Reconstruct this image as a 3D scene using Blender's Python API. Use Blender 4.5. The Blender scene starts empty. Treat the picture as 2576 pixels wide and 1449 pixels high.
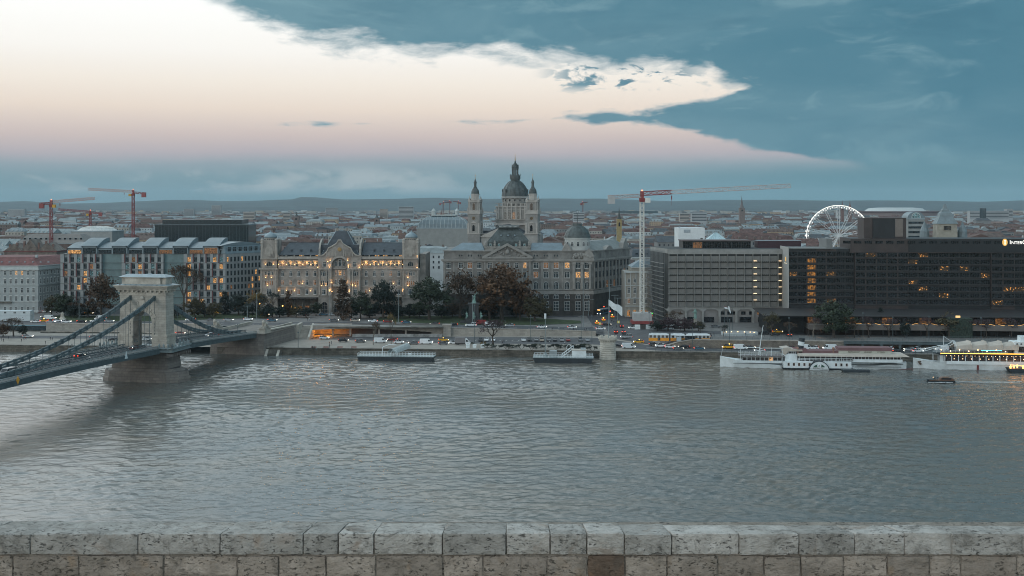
import bpy,bmesh,math,random
HAZE_D=0.000028
from mathutils import Vector,Matrix,noise
R=math.radians
PI=math.pi
random.seed(7)
scene=bpy.context.scene
COL=scene.collection

# ------------------------------------------------------------------ camera
CAMH=66.0
FPX=2900.0
cam=bpy.data.cameras.new('camera')
cam.sensor_width=36.0
cam.lens=36.0*FPX/2576.0
cam.shift_y=-(724.5-520.0)/2576.0
cam.clip_start=0.5
cam.clip_end=40000
camo=bpy.data.objects.new('camera',cam)
COL.objects.link(camo)
camo.location=(0,0,CAMH)
camo.rotation_euler=(R(90),0,0)
scene.camera=camo
scene.view_settings.view_transform='Standard'
scene.view_settings.look='None'
scene.view_settings.exposure=0.0
scene.view_settings.gamma=1.0
scene.cycles.volume_bounces=0
scene.cycles.max_bounces=5
scene.cycles.diffuse_bounces=2
scene.cycles.glossy_bounces=3
scene.cycles.use_fast_gi=False
scene.cycles.filter_width=1.0
scene.cycles.sample_clamp_indirect=2.0
scene.cycles.denoising_prefilter='ACCURATE'


def lin(c):
    return tuple((x/255/12.92) if x/255 <= 0.04045 else ((x/255+0.055)/1.055) ** 2.4 for x in c)+(1.0,)


# ------------------------------------------------------------------ world: dusk sky with cloud bank
world=bpy.data.worlds.new('World')
scene.world=world
world.use_nodes=True
wn=world.node_tree.nodes
wl=world.node_tree.links
wn.clear()


def WM(op,a,b=None,c=None,clamp=False):
    n=wn.new('ShaderNodeMath');n.operation=op;n.use_clamp=clamp
    for i,q in enumerate((a,b,c)):
        if q is None: continue
        if isinstance(q,(int,float)): n.inputs[i].default_value=q
        else: wl.new(q,n.inputs[i])
    return n.outputs[0]


def WMix(f,a,b):
    n=wn.new('ShaderNodeMix');n.data_type='RGBA'
    for k,q in ((0,f),(6,a),(7,b)):
        if isinstance(q,(int,float)): n.inputs[k].default_value=q
        elif isinstance(q,tuple): n.inputs[k].default_value=q
        else: wl.new(q,n.inputs[k])
    return n.outputs[2]


def WCurve(x,pts,lo=-0.6,hi=0.6,vmax=0.5):
    n=wn.new('ShaderNodeFloatCurve')
    t=WM('DIVIDE',WM('SUBTRACT',x,lo),hi-lo,clamp=True)
    wl.new(t,n.inputs['Value'])
    cu=n.mapping.curves[0]
    q=[((a-lo)/(hi-lo),v/vmax) for a,v in pts]
    q=[(min(max(a,0),1),min(max(v,0),1)) for a,v in q]
    cu.points[0].location=q[0];cu.points[1].location=q[-1]
    for p in q[1:-1]: cu.points.new(*p)
    for p in cu.points: p.handle_type='VECTOR'
    n.mapping.update()
    return WM('MULTIPLY',n.outputs[0],vmax)


def WSmooth(x,a,b):
    n=wn.new('ShaderNodeMapRange');n.interpolation_type='SMOOTHSTEP'
    wl.new(x,n.inputs[0]);n.inputs[1].default_value=a;n.inputs[2].default_value=b
    return n.outputs[0]


def azel(px,py):
    a=math.atan((px-1288)/2900.0)
    return a,math.atan((520-py)/2900.0*math.cos(a))


tc=wn.new('ShaderNodeTexCoord')
sx=wn.new('ShaderNodeSeparateXYZ');wl.new(tc.outputs['Generated'],sx.inputs[0])
X_,Y_,Z_=sx.outputs
AZ=WM('ARCTAN2',X_,Y_)
EL=WM('ARCSINE',Z_)
cmb=wn.new('ShaderNodeCombineXYZ')
wl.new(WM('MULTIPLY',AZ,1.0),cmb.inputs[0]);wl.new(WM('MULTIPLY',EL,3.2),cmb.inputs[1])


def WNoise(scale,detail,rough=0.55,dist=0.0,off=0.0,rot=0.0):
    m=wn.new('ShaderNodeMapping');wl.new(cmb.outputs[0],m.inputs[0])
    m.inputs['Location'].default_value=(off,off*0.7,off)
    m.inputs['Rotation'].default_value=(0,0,rot)
    n=wn.new('ShaderNodeTexNoise');n.inputs['Scale'].default_value=scale
    n.inputs['Detail'].default_value=detail;n.inputs['Roughness'].default_value=rough
    n.inputs['Distortion'].default_value=dist
    wl.new(m.outputs[0],n.inputs['Vector'])
    return WM('SUBTRACT',n.outputs[0],0.5)


nA=WNoise(9,8,0.6,0.4,3.1,0.12)
nB=WNoise(30,6,0.6,0.3,7.7,0.1)
nC=WNoise(5,6,0.55,0.6,1.3,-0.2)
# main cloud: everything above this line
A=[azel(*p) for p in ((-900,-900),(230,-420),(400,-10),(520,12),(615,58),(695,100),(800,128),(950,138),(1100,148),(1385,152),
                        (1480,176),(1560,190),(1640,196),(1700,184),(1790,190),(1830,232),(1900,250),(2000,300),(2040,396),(2140,430),(2300,560),(2800,600))]
cA=WCurve(AZ,A)
dA=WM('ADD',WM('SUBTRACT',EL,cA),WM('ADD',WM('MULTIPLY',nA,0.042),WM('MULTIPLY',nB,0.03)))
mA=WSmooth(dA,-0.0035,0.016)
# tongue of cloud reaching left under the gap
up=WCurve(AZ,[azel(*p) for p in ((-900,330),(1380,301),(1395,293),(1500,284),(1640,268),(1800,246),(1900,200),(2800,150))])
lo_=WCurve(AZ,[azel(*p) for p in ((-900,290),(1380,299),(1400,303),(1600,319),(1800,348),(1900,376),(1990,394),(2060,402),(2800,470))])
nT=WM('ADD',WM('MULTIPLY',nA,0.022),WM('MULTIPLY',nB,0.016))
dT=WM('MINIMUM',WM('ADD',WM('SUBTRACT',up,EL),nT),WM('ADD',WM('SUBTRACT',EL,lo_),nT))
mT=WSmooth(dT,-0.0012,0.0055)
mask=WM('MAXIMUM',mA,mT)
high=WM('MULTIPLY',WSmooth(EL,.24,.34),WM('SUBTRACT',1.0,WSmooth(AZ,.05,.42)))   # the bank thins out overhead to the left
mask=WM('MULTIPLY',mask,WM('SUBTRACT',1.0,WM('MULTIPLY',high,.9)))
# holes of bright sky in the bank near its rim
hx,hy=azel(1862,190)
# clear-sky gradient by elevation
ramp=wn.new('ShaderNodeValToRGB')
stops=[(0,(104,138,151)),(.010,(109,143,155)),(.026,(124,152,162)),(.036,(148,163,172)),(.046,(184,177,182)),
         (.060,(208,193,189)),(.083,(237,222,208)),(.105,(247,238,226)),(.130,(252,249,243)),(.175,(252,254,252)),(.30,(240,248,251)),(.7,(214,234,242))]
cr=ramp.color_ramp
while len(cr.elements) < len(stops): cr.elements.new(0.5)
for e,(p,c) in zip(cr.elements,stops):
    e.position=p/0.7;e.color=lin(c)
low_n=WM('MULTIPLY',WNoise(4,6,0.6,0.5,11.0,0.02),0.012)
lowfade=WM('SUBTRACT',1.0,WSmooth(EL,0.05,0.07))
wl.new(WM('DIVIDE',WM('ADD',EL,WM('MULTIPLY',low_n,lowfade)),0.7,clamp=True),ramp.inputs[0])
clear=ramp.outputs[0]
gain=WM('ADD',1.0,WM('MULTIPLY',WM('MULTIPLY',WM('ADD',WM('MULTIPLY',WSmooth(EL,.11,.17),.06),WM('MULTIPLY',WSmooth(EL,.172,.25),1.1)),1.0),WM('SUBTRACT',1.0,WSmooth(AZ,-.12,.16))))   # over-bright open sky
vs_=wn.new('ShaderNodeVectorMath');vs_.operation='SCALE';wl.new(clear,vs_.inputs[0]);wl.new(gain,vs_.inputs['Scale']);clear=vs_.outputs[0]
# soft pale puffs in the low band
pf=WM('MULTIPLY',WSmooth(WM('ADD',WNoise(9,8,0.62,0.4,23.0,0.05),0.0),-0.06,0.08),WM('MULTIPLY',WSmooth(EL,0.008,0.018),WM('SUBTRACT',1.0,WSmooth(EL,0.026,0.040))))
pf=WM('MULTIPLY',pf,WM('SUBTRACT',1.0,WSmooth(AZ,-0.12,0.02)))
clear=WMix(WM('MULTIPLY',pf,0.75),clear,lin((178,187,190)))
# cloud body colour
t=WM('ADD',WM('MULTIPLY',AZ,1.15),WM('ADD',WM('MULTIPLY',EL,2.2),WM('MULTIPLY',nC,1.0)))
t=WM('ADD',t,0.02)
t=WM('MULTIPLY',WSmooth(t,-0.15,0.75),1.0)
cloud=WMix(t,lin((124,160,172)),lin((80,127,146)))
streak=WSmooth(WM('ADD',WNoise(14,6,0.6,0.6,31.0,0.22),0),0.02,0.2)
cloud=WMix(WM('MULTIPLY',streak,0.6),cloud,lin((124,160,172)))
streak2=WSmooth(WM('ADD',WNoise(6,8,0.62,0.9,51.0,0.3),0),0.0,0.2)
cloud=WMix(WM('MULTIPLY',streak2,0.28),cloud,lin((60,106,128)))
lowc=WM('SUBTRACT',1.0,WSmooth(EL,0.0,0.06))
cloud=WMix(WM('MULTIPLY',lowc,0.8),cloud,lin((97,138,151)))
wsp=WM('MULTIPLY',WSmooth(WM('ADD',WNoise(26,7,0.65,0.5,41.0,0.1),0),0.01,0.09),WM('MULTIPLY',WM('MULTIPLY',WSmooth(AZ,.015,.06),WM('SUBTRACT',1.0,WSmooth(AZ,.13,.19))),WM('MULTIPLY',WSmooth(EL,.096,.106),WM('SUBTRACT',1.0,WSmooth(EL,.118,.135)))))
mask=WM('MAXIMUM',mask,wsp)
skyc=WMix(mask,clear,cloud)
# rim light where the bank thins
rim=WM('MULTIPLY',WM('MULTIPLY',mask,WM('SUBTRACT',1.0,mask)),1.3)
skyc=WMix(WM('MULTIPLY',WM('MULTIPLY',rim,.7),WSmooth(EL,.05,.09)),skyc,lin((206,214,216)))
lowcol=WMix(WSmooth(AZ,-.02,.3),clear,lin((94,137,151)))
skyc=WMix(WM('SUBTRACT',1.0,WSmooth(WM('ADD',EL,WM('MULTIPLY',nA,.02)),.018,.044)),skyc,lowcol)
# sky behind and overhead, from the physical sky
nish=wn.new('ShaderNodeTexSky');nish.sky_type='NISHITA';nish.sun_disc=False
SUN_EL,SUN_AZ=R(9),R(215)     # low sun glow behind the camera, to its left
nish.sun_elevation=SUN_EL;nish.sun_rotation=SUN_AZ
nsc=wn.new('ShaderNodeMix');nsc.data_type='RGBA';nsc.blend_type='MULTIPLY';nsc.inputs[0].default_value=1
wl.new(nish.outputs[0],nsc.inputs[6]);nsc.inputs[7].default_value=(0.07,0.07,0.07,1)
veil=WMix(0.75,nsc.outputs[2],(.90,1.10,1.22,1))
back=WSmooth(Y_,0.25,-0.35)
skyc=WMix(back,skyc,veil)
bg=wn.new('ShaderNodeBackground');wl.new(skyc,bg.inputs[0]);bg.inputs[1].default_value=1.0
wo=wn.new('ShaderNodeOutputWorld');wl.new(bg.outputs[0],wo.inputs[0])
world.cycles.sampling_method='MANUAL'
world.cycles.sample_map_resolution=512

# ------------------------------------------------------------------ the one sun: faint afterglow behind the camera
sl=bpy.data.lights.new('sun','SUN');sl.energy=0.45;sl.angle=R(14);sl.color=(1.0,0.93,0.86)
so=bpy.data.objects.new('sun',sl);COL.objects.link(so)
sd=Vector((math.sin(SUN_AZ)*math.cos(SUN_EL),math.cos(SUN_AZ)*math.cos(SUN_EL),math.sin(SUN_EL)))
so.rotation_euler=(-sd).to_track_quat('-Z','Y').to_euler()


# ------------------------------------------------------------------ helpers
MATS={}


def M(name,rgb=(.5,.5,.5),rough=.8,var=.12,scale=.6,metal=0,bump=0,bscale=None,emit=0,spec=None,tint=None,stretch=None):
    """Procedural material: base colour broken up by noise in object space, optional bump or emission."""
    if name in MATS: return MATS[name]
    m=bpy.data.materials.new(name);m.use_nodes=True
    nt=m.node_tree;N=nt.nodes;L=nt.links
    p=N['Principled BSDF']
    p.inputs['Roughness'].default_value=rough
    p.inputs['Metallic'].default_value=metal
    if spec is not None: p.inputs['Specular IOR Level'].default_value=spec
    c=tuple(rgb)+(1,)
    tcn=N.new('ShaderNodeTexCoord')
    mp=N.new('ShaderNodeMapping');L.new(tcn.outputs['Object'],mp.inputs[0])
    if stretch: mp.inputs['Scale'].default_value=stretch
    if var > 0:
        n=N.new('ShaderNodeTexNoise');n.inputs['Scale'].default_value=scale;n.inputs['Detail'].default_value=6
        n.inputs['Roughness'].default_value=.65
        L.new(mp.outputs[0],n.inputs['Vector'])
        r=N.new('ShaderNodeValToRGB');L.new(n.outputs[0],r.inputs[0])
        t2=tint or rgb
        r.color_ramp.elements[0].position=.3;r.color_ramp.elements[1].position=.7
        r.color_ramp.elements[0].color=tuple(max(0,x*(1-1.6*var)) for x in t2)+(1,)
        r.color_ramp.elements[1].color=tuple(min(1,x*(1+1.2*var)) for x in rgb)+(1,)
        L.new(r.outputs[0],p.inputs['Base Color'])
    else:
        p.inputs['Base Color'].default_value=c
    if bump:
        n2=N.new('ShaderNodeTexNoise');n2.inputs['Scale'].default_value=bscale or scale*4;n2.inputs['Detail'].default_value=8
        L.new(mp.outputs[0],n2.inputs['Vector'])
        b=N.new('ShaderNodeBump');b.inputs['Strength'].default_value=bump;b.inputs['Distance'].default_value=0.1
        L.new(n2.outputs[0],b.inputs['Height']);L.new(b.outputs[0],p.inputs['Normal'])
    if emit:
        p.inputs['Emission Color'].default_value=c
        p.inputs['Emission Strength'].default_value=emit
    MATS[name]=m
    return m


def G(X,Yv=None):
    pass


def px2x(px,Y): return (px-1288.0)/FPX*Y
def py2z(py,Y): return CAMH-(py-520.0)/FPX*Y
def ground_at(px,py,z):
    Y=(CAMH-z)*FPX/(py-520.0)
    return px2x(px,Y),Y


class MB:
    """collects boxes, prisms, tubes and lathes; build() links them as ONE mesh object"""
    def __init__(s): s.v=[];s.f=[];s.m=[];s.T=None;s.mi=0

    def _add(s,vs,fs):
        o=len(s.v)
        if s.T is not None: vs=[tuple(s.T @ Vector(p)) for p in vs]
        s.v += [tuple(p) for p in vs]
        s.f += [tuple(i+o for i in f) for f in fs]
        s.m += [s.mi]*len(fs)
        return s

    def box(s,x0,x1,y0,y1,z0,z1):
        return s._add([(x0,y0,z0),(x1,y0,z0),(x1,y1,z0),(x0,y1,z0),(x0,y0,z1),(x1,y0,z1),(x1,y1,z1),(x0,y1,z1)],
                      [(0,3,2,1),(4,5,6,7),(0,1,5,4),(1,2,6,5),(2,3,7,6),(3,0,4,7)])

    def frus(s,x0,x1,y0,y1,z0,X0,X1,Y0,Y1,z1):
        return s._add([(x0,y0,z0),(x1,y0,z0),(x1,y1,z0),(x0,y1,z0),(X0,Y0,z1),(X1,Y0,z1),(X1,Y1,z1),(X0,Y1,z1)],
                      [(0,3,2,1),(4,5,6,7),(0,1,5,4),(1,2,6,5),(2,3,7,6),(3,0,4,7)])

    def quad(s,a,b,c,d): return s._add([a,b,c,d],[(0,1,2,3)])

    def prism(s,poly,axis,a,b):
        """polygon extruded along axis: 'x' poly=(y,z), 'y' poly=(x,z), 'z' poly=(x,y)"""
        n=len(poly)
        def P(p,t):
            return (t,p[0],p[1]) if axis == 'x' else ((p[0],t,p[1]) if axis == 'y' else (p[0],p[1],t))
        vs=[P(p,a) for p in poly]+[P(p,b) for p in poly]
        fs=[tuple(range(n))[::-1],tuple(range(n,2*n))]+[(i,(i+1) % n,n+(i+1) % n,n+i) for i in range(n)]
        return s._add(vs,fs)

    def lathe(s,prof,cx=0,cy=0,n=12,sq=False,rot=0,sx=1,sy=1):
        vs=[];fs=[]
        if sq: n=4;rot=PI/4
        k=math.sqrt(2) if sq else 1
        for r,z in prof:
            for i in range(n):
                a=2*PI*i/n+rot
                vs.append((cx+r*k*sx*math.cos(a),cy+r*k*sy*math.sin(a),z))
        for j in range(len(prof)-1):
            for i in range(n):
                i2=(i+1) % n
                fs.append((j*n+i,j*n+i2,(j+1)*n+i2,(j+1)*n+i))
        fs.append(tuple(range(n))[::-1]);m=(len(prof)-1)*n
        fs.append(tuple(range(m,m+n)))
        return s._add(vs,fs)

    def cyl(s,cx,cy,z0,z1,r0,r1=None,n=10): return s.lathe([(r0,z0),(r0 if r1 is None else r1,z1)],cx,cy,n)

    def tube(s,p,q,r,r2=None,n=5):
        p=Vector(p);q=Vector(q);d=(q-p)
        if d.length < 1e-6: return s
        d.normalize();u=d.orthogonal().normalized();w=d.cross(u)
        r2=r if r2 is None else r2
        vs=[tuple(p+(u*math.cos(2*PI*i/n+PI/n)+w*math.sin(2*PI*i/n+PI/n))*r) for i in range(n)]
        vs += [tuple(q+(u*math.cos(2*PI*i/n+PI/n)+w*math.sin(2*PI*i/n+PI/n))*r2) for i in range(n)]
        return s._add(vs,[tuple(range(n))[::-1],tuple(range(n,2*n))]+[(i,(i+1) % n,n+(i+1) % n,n+i) for i in range(n)])

    def path(s,pts,r,n=5):
        for a,b in zip(pts,pts[1:]): s.tube(a,b,r,n=n)
        return s

    def ball(s,c,r,n=8,sz=1.0,m=5):
        return s.lathe([(max(.001,r*math.sin(PI*j/m)),c[2]-r*sz*math.cos(PI*j/m)) for j in range(m+1)],c[0],c[1],n)

    def mesh(s,name,mats,smooth=False):
        me=bpy.data.meshes.new(name)
        me.from_pydata(s.v,[],s.f)
        if not isinstance(mats,(list,tuple)): mats=[mats]
        for m in mats: me.materials.append(m)
        if len(mats) > 1: me.polygons.foreach_set('material_index',s.m)
        if smooth: me.polygons.foreach_set('use_smooth',[True]*len(me.polygons))
        me.update()
        return me

    def build(s,name,mats,parent=None,smooth=False,loc=None,rz=0,label=None):
        o=bpy.data.objects.new(name,s.mesh(name,mats,smooth));COL.objects.link(o)
        if parent is not None: o.parent=parent
        if loc is not None: o.location=loc
        if rz: o.rotation_euler[2]=rz
        if label: o['label']=label
        return o


def tag(o,label=None,cat=None,group=None,kind=None):
    if label: o['label']=label
    if cat: o['category']=cat
    if group: o['group']=group
    if kind: o['kind']=kind
    return o


def thing(name,label,cat,loc=(0,0,0),rz=0,group=None):
    o=bpy.data.objects.new(name,None);COL.objects.link(o)
    o.location=loc;o.rotation_euler=(0,0,rz);o.empty_display_size=.5
    return tag(o,label,cat,group)


def inst(me,name,parent=None,loc=(0,0,0),rz=0,sc=None):
    o=bpy.data.objects.new(name,me);COL.objects.link(o);o.parent=parent
    o.location=loc;o.rotation_euler=(0,0,rz)
    if sc: o.scale=(sc,sc,sc) if isinstance(sc,(int,float)) else sc
    return o


def copy_tree(o,parent=None):
    c=o.copy();COL.objects.link(c);c.parent=parent
    for ch in list(o.children): copy_tree(ch,c)
    return c


def lamp(name,parent,loc,energy,color=(1,.55,.2),size=.15,spot=None,rot=None):
    l=bpy.data.lights.new(name,'SPOT' if spot else 'POINT');l.energy=energy;l.color=color;l.shadow_soft_size=size
    if spot: l.spot_size=spot;l.spot_blend=.8
    o=bpy.data.objects.new(name,l);COL.objects.link(o);o.parent=parent;o.location=loc
    if rot: o.rotation_euler=rot
    return o
# ------------------------------------------------------------------ ground heights
def lerp_pts(x,pts):
    if x <= pts[0][0]: return pts[0][1]
    for (a,u),(b,v) in zip(pts,pts[1:]):
        if x <= b:
            k=(x-a)/(b-a);return u+(v-u)*k
    return pts[-1][1]


LZ=3.1                                           # lower quay level
def Yb(X): return 506.0-0.083*X                # river bank line
def Yf(X):                                         # front edge of the upper streets
    if X > 70: return Yb(X)+14
    return lerp_pts(X,[(-400,590),(-190,579),(-150,566),(-128,552),(-100,560),(-90,562),(41,562),(70,Yb(70)+14)])
ZF=[(-400,6.3),(-190,6.3),(-128,8.6),(-95,8.2),(-32,6.2),(25,5.0),(41,4.4),(47,LZ+.05),(66,LZ+.05),(73,5.6),(80,6.8),(400,6.8)]
ZB=[(-400,6.3),(-190,6.3),(-128,8.2),(-95,8.0),(-32,6.4),(30,5.6),(75,6.4),(90,6.8),(400,6.8)]
def gz(X,Y):
    d=Y-Yf(X)
    if d < -0.01: return LZ
    k=min(1,max(0,d/28.0));k=k*k*(3-2*k)
    return lerp_pts(X,ZF)*(1-k)+lerp_pts(X,ZB)*k


asphalt=M('asphalt',(.062,.064,.07),.75,.25,.15,bump=.1)
paving=M('paving',(.27,.245,.215),.85,.12,.25)
paving_grey=M('paving_grey',(.16,.155,.15),.85,.15,.25)
stone_lt=M('stone_light',(.36,.33,.29),.85,.18,.35,bump=.3,bscale=2,tint=(.30,.28,.25))
stone_dk=M('stone_dark',(.12,.115,.10),.9,.5,.35,bump=.4,bscale=2)
grass_m=M('grass',(.035,.055,.02),.95,.4,.5)
hillm=M('hill_woods',(.016,.034,.038),1,.45,.004,tint=(.02,.035,.036))
landm=M('far_land',(.055,.055,.055),1,.5,.012,tint=(.03,.04,.04))


def sheet(name,m,x0,x1,nx,yfn0,yfn1,ny,off,zf=gz):
    b=MB()
    for i in range(nx+1):
        X=x0+(x1-x0)*i/nx
        a,c=yfn0(X),yfn1(X)
        for j in range(ny+1):
            Y=a+(c-a)*j/ny
            b.v.append((X,Y,zf(X,Y)+off))
    for i in range(nx):
        for j in range(ny):
            q=i*(ny+1)+j
            b.f.append((q,q+ny+1,q+ny+2,q+1));b.m.append(0)
    return tag(b.build(name,m),kind='structure')


# river
def water_mat():
    m=bpy.data.materials.new('river_water');m.use_nodes=True
    N=m.node_tree.nodes;L=m.node_tree.links;p=N['Principled BSDF']
    p.inputs['IOR'].default_value=1.33
    t=N.new('ShaderNodeTexCoord')
    def noi(scale,det,st,rot=0,rough=.55,dist=0):
        mp=N.new('ShaderNodeMapping');L.new(t.outputs['Object'],mp.inputs[0]);mp.inputs['Scale'].default_value=st;mp.inputs['Rotation'].default_value=(0,0,rot)
        n=N.new('ShaderNodeTexNoise');n.inputs['Scale'].default_value=scale;n.inputs['Detail'].default_value=det;n.inputs['Roughness'].default_value=rough
        n.inputs['Distortion'].default_value=dist
        L.new(mp.outputs[0],n.inputs['Vector']);return n.outputs[0]
    def mth(op,a,b):
        n=N.new('ShaderNodeMath');n.operation=op
        for i,q in enumerate((a,b)):
            if isinstance(q,(int,float)): n.inputs[i].default_value=q
            else: L.new(q,n.inputs[i])
        return n.outputs[0]
    w1=noi(.30,3,(.55,1,1),.22,.5,.4)       # 3 m chop
    w2=noi(.085,2,(.6,1,1),-.1,.5,.3)       # broad swell
    w3=noi(1.1,4,(.6,1,1),.3,.6)             # small ripples
    patch=noi(.012,4,(.6,1,1),.1,.6,1.0)
    hgt=mth('ADD',mth('MULTIPLY',w1,.25),mth('MULTIPLY',w3,.22))
    r=N.new('ShaderNodeMapRange');L.new(patch,r.inputs[0]);r.inputs[1].default_value=.3;r.inputs[2].default_value=.7;r.inputs[3].default_value=.55;r.inputs[4].default_value=1.25
    b=N.new('ShaderNodeBump');b.inputs['Distance'].default_value=.6
    L.new(r.outputs[0],b.inputs['Strength']);L.new(hgt,b.inputs['Height']);L.new(b.outputs[0],p.inputs['Normal'])
    cr_=N.new('ShaderNodeValToRGB');L.new(mth('ADD',mth('MULTIPLY',patch,.6),mth('MULTIPLY',w2,.4)),cr_.inputs[0])
    cr_.color_ramp.elements[0].position=.38;cr_.color_ramp.elements[0].color=(.15,.135,.112,1)
    cr_.color_ramp.elements[1].position=.62;cr_.color_ramp.elements[1].color=(.118,.134,.136,1)
    L.new(cr_.outputs[0],p.inputs['Base Color'])
    p.inputs['Roughness'].default_value=.09
    return m


wm=water_mat()
import numpy as np
def river_mesh():
    ys=[226.0]
    while ys[-1] < 545: ys.append(ys[-1]+ys[-1]/520.0)
    ys=np.array(ys);us=np.linspace(-.56,.56,760)
    U,V=np.meshgrid(us,ys);Xg=U*V;Yg=V
    rs=np.random.RandomState(5);H=np.zeros_like(Xg);mod=np.zeros_like(Xg)
    for i in range(9):
        l=rs.uniform(45,190);a=rs.uniform(0,PI);mod += np.sin((Xg*.6*math.cos(a)+Yg*math.sin(a))*2*PI/l+rs.uniform(0,6.28))
    mod=np.clip(1+.26*mod,.5,2.0)
    for i in range(120):
        l=math.exp(rs.uniform(math.log(1.3),math.log(9)));a=rs.normal(R(98),R(34));k=2*PI/l
        sl=.0185*(1.0 if l < 4.5 else .6)
        H += sl/k*np.sin((Xg*math.cos(a)+Yg*math.sin(a))*k+rs.uniform(0,6.28))
    H=H*mod
    edge=np.clip((Yg-226)/6,0,1)*np.clip((545-Yg)/10,0,1);H *= edge
    n,m=Xg.shape;co=np.stack([Xg,Yg,H],-1).reshape(-1,3).astype(np.float32)
    idx=np.arange(n*m).reshape(n,m);f=np.stack([idx[:-1,:-1],idx[:-1,1:],idx[1:,1:],idx[1:,:-1]],-1).reshape(-1,4)
    big=np.array([(-1400,90,0),(1400,90,0),(1400,226,0),(-1400,226,0),(-1400,545,0),(1400,545,0),(1400,640,0),(-1400,640,0),(-.56*226,226,0),(.56*226,226,0),(.56*545,545,0),(-.56*545,545,0)],np.float32)
    o=len(co);co=np.concatenate([co,big]);ef=np.array([(0,1,2,3),(4,5,6,7),(3,8,11,4),(9,2,5,10)])+o;f=np.concatenate([f,ef]).astype(np.int32)
    me=bpy.data.meshes.new('river');me.vertices.add(len(co));me.vertices.foreach_set('co',co.ravel());me.loops.add(f.size);me.loops.foreach_set('vertex_index',f.ravel())
    me.polygons.add(len(f));me.polygons.foreach_set('loop_start',np.arange(0,f.size,4,dtype=np.int32));me.polygons.foreach_set('use_smooth',np.ones(len(f),bool));me.update(calc_edges=True);me.materials.append(wm)
    o_=bpy.data.objects.new('river',me);COL.objects.link(o_);return o_
tag(river_mesh(),kind='structure')
# near bank under the terrace, out of sight below the parapet
b=MB();b.frus(-80,80,-30,9.9,40,-80,80,-30,9.9,61.4);b.frus(-1400,1400,-60,150,-2,-300,300,-30,10.2,60.5)
tag(b.build('hillside',M('hill_soil',(.08,.09,.05),1,.3,.1)),kind='structure')

# plain, lower quay, upper streets
sheet('far_ground',landm,-9000,9000,30,lambda X: 660.0,lambda X: 10500.0,20,0,lambda X,Y: 5.0 if Y > 700 else 4.5)
sheet('lower_quay',paving,-420,420,120,lambda X: Yb(X),lambda X: Yf(X)+4,4,0,lambda X,Y: LZ-(0.0))
sheet('upper_ground',paving_grey,-420,420,210,lambda X: Yf(X),lambda X: Yf(X)+40,10,0)
sheet('city_ground',paving_grey,-420,420,60,lambda X: Yf(X)+40,lambda X: 700.0,6,-.01)
# hills
RIDGE=[(-200,508),(0,507),(60,505),(110,508),(160,512),(250,511),(330,507),(430,503),(500,503),(560,506),(640,505),(735,502),(755,496),(800,497),(860,502),(1000,500),(1100,497),(1200,500),(1300,500),(1500,500),
         (1600,503),(1700,506),(1800,503),(1870,503),(2000,503),(2100,505),(2200,504),(2350,505),(2450,507),(2576,504),(2800,506)]
b=MB();nX=150;rows=[(9800,0.0),(11000,.32),(11800,.30),(13000,.75),(14000,1.0),(15500,.6),(17000,0)]
for i in range(nX+1):
    px=-250+i*3080/nX
    zr=CAMH+(520-lerp_pts(px,RIDGE))/FPX*14000-5
    for (Y,k) in rows:
        X=px2x(px,Y);n_=noise.noise(Vector((X*.0006,Y*.0005,3)))*(22 if k < .9 else 7)+noise.noise(Vector((X*.003,Y*.001,9)))*4
        b.v.append((X,Y,5+zr*k+(n_ if k > 0 else -4)))
nr=len(rows)
for i in range(nX):
    for j in range(nr-1):
        q=i*nr+j;b.f.append((q,q+nr,q+nr+1,q+1));b.m.append(0)
tag(b.build('hills',hillm,smooth=True),kind='structure')

# roads on the lower quay and along the upper edge
def roadc(X): return lerp_pts(X,[(-420,562),(-150,554),(-90,553),(-60,547),(-30,540),(40,536),(66,Yb(66)+8),(420,Yb(420)+8)])
sheet('lower_road',asphalt,-420,420,160,lambda X: roadc(X)-lerp_pts(X,[(-90,6),(-30,9),(50,10),(70,6)]),lambda X: roadc(X)+lerp_pts(X,[(-90,6),(-30,17),(40,18),(55,14),(70,6)]),2,.02,lambda X,Y: LZ)
sheet('upper_road',asphalt,-420,41,130,lambda X: Yf(X)+3,lambda X: Yf(X)+19,6,.05)
sheet('junction_road',asphalt,41,78,40,lambda X: Yf(X)+.2,lambda X: 640+(X-41)*.8,30,.05)
sheet('side_street',asphalt,46,66,14,lambda X: 640+(X-46)*.8,lambda X: 700.0,6,.06)
sheet('promenade_road',asphalt,78,420,100,lambda X: Yf(X)+24,lambda X: Yf(X)+36,4,.05)
sheet('lawn',grass_m,-70,36,60,lambda X: 583+.004*(X+20) ** 2,lambda X: 628-.006*(X+20) ** 2,12,.12)
sheet('west_lawn',grass_m,-250,-128,60,lambda X: 600.0,lambda X: 630.0,8,.12)
sheet('hotel_drive',asphalt,-130,36,40,lambda X: 629.5,lambda X: 635.5,3,.05)
# painted markings: lane dashes and parking bay lines
wh=M('road_paint',(.62,.62,.6),.7,.1,2)
b=MB()
for k in range(34):
    X=-240+k*15
    if -160 < X < -90: continue
    yc=roadc(X)
    b.box(X,X+4,yc-.1,yc+.1,LZ+.024,LZ+.028)
for k in range(60): 
    X=75+k*6;b.box(X,X+3.4,Yb(X)+3.0,Yb(X)+3.12,LZ+.024,LZ+.028)
for k in range(22):
    X=-52+k*2.9+.0;b.T=Matrix.Translation((X,541.5,0)) @ Matrix.Rotation(R(-12),4,'Z');b.box(-.08,.08,-2.5,2.6,LZ+.03,LZ+.034);b.T=None
tag(b.build('lower_road_markings',wh),kind='structure')
b=MB()
for k in range(12):
    X=62+k*.9;Y=601;b.box(X,X+.5,Y,Y+4,gz(X,Y)+.07,gz(X,Y)+.1)
for k in range(40):
    X=-235+k*9;Y=Yf(X)+11; 
    if X < 38: b.box(X,X+3.5,Y-.07,Y+.07,gz(X,Y)+.06,gz(X,Y)+.09)
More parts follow.
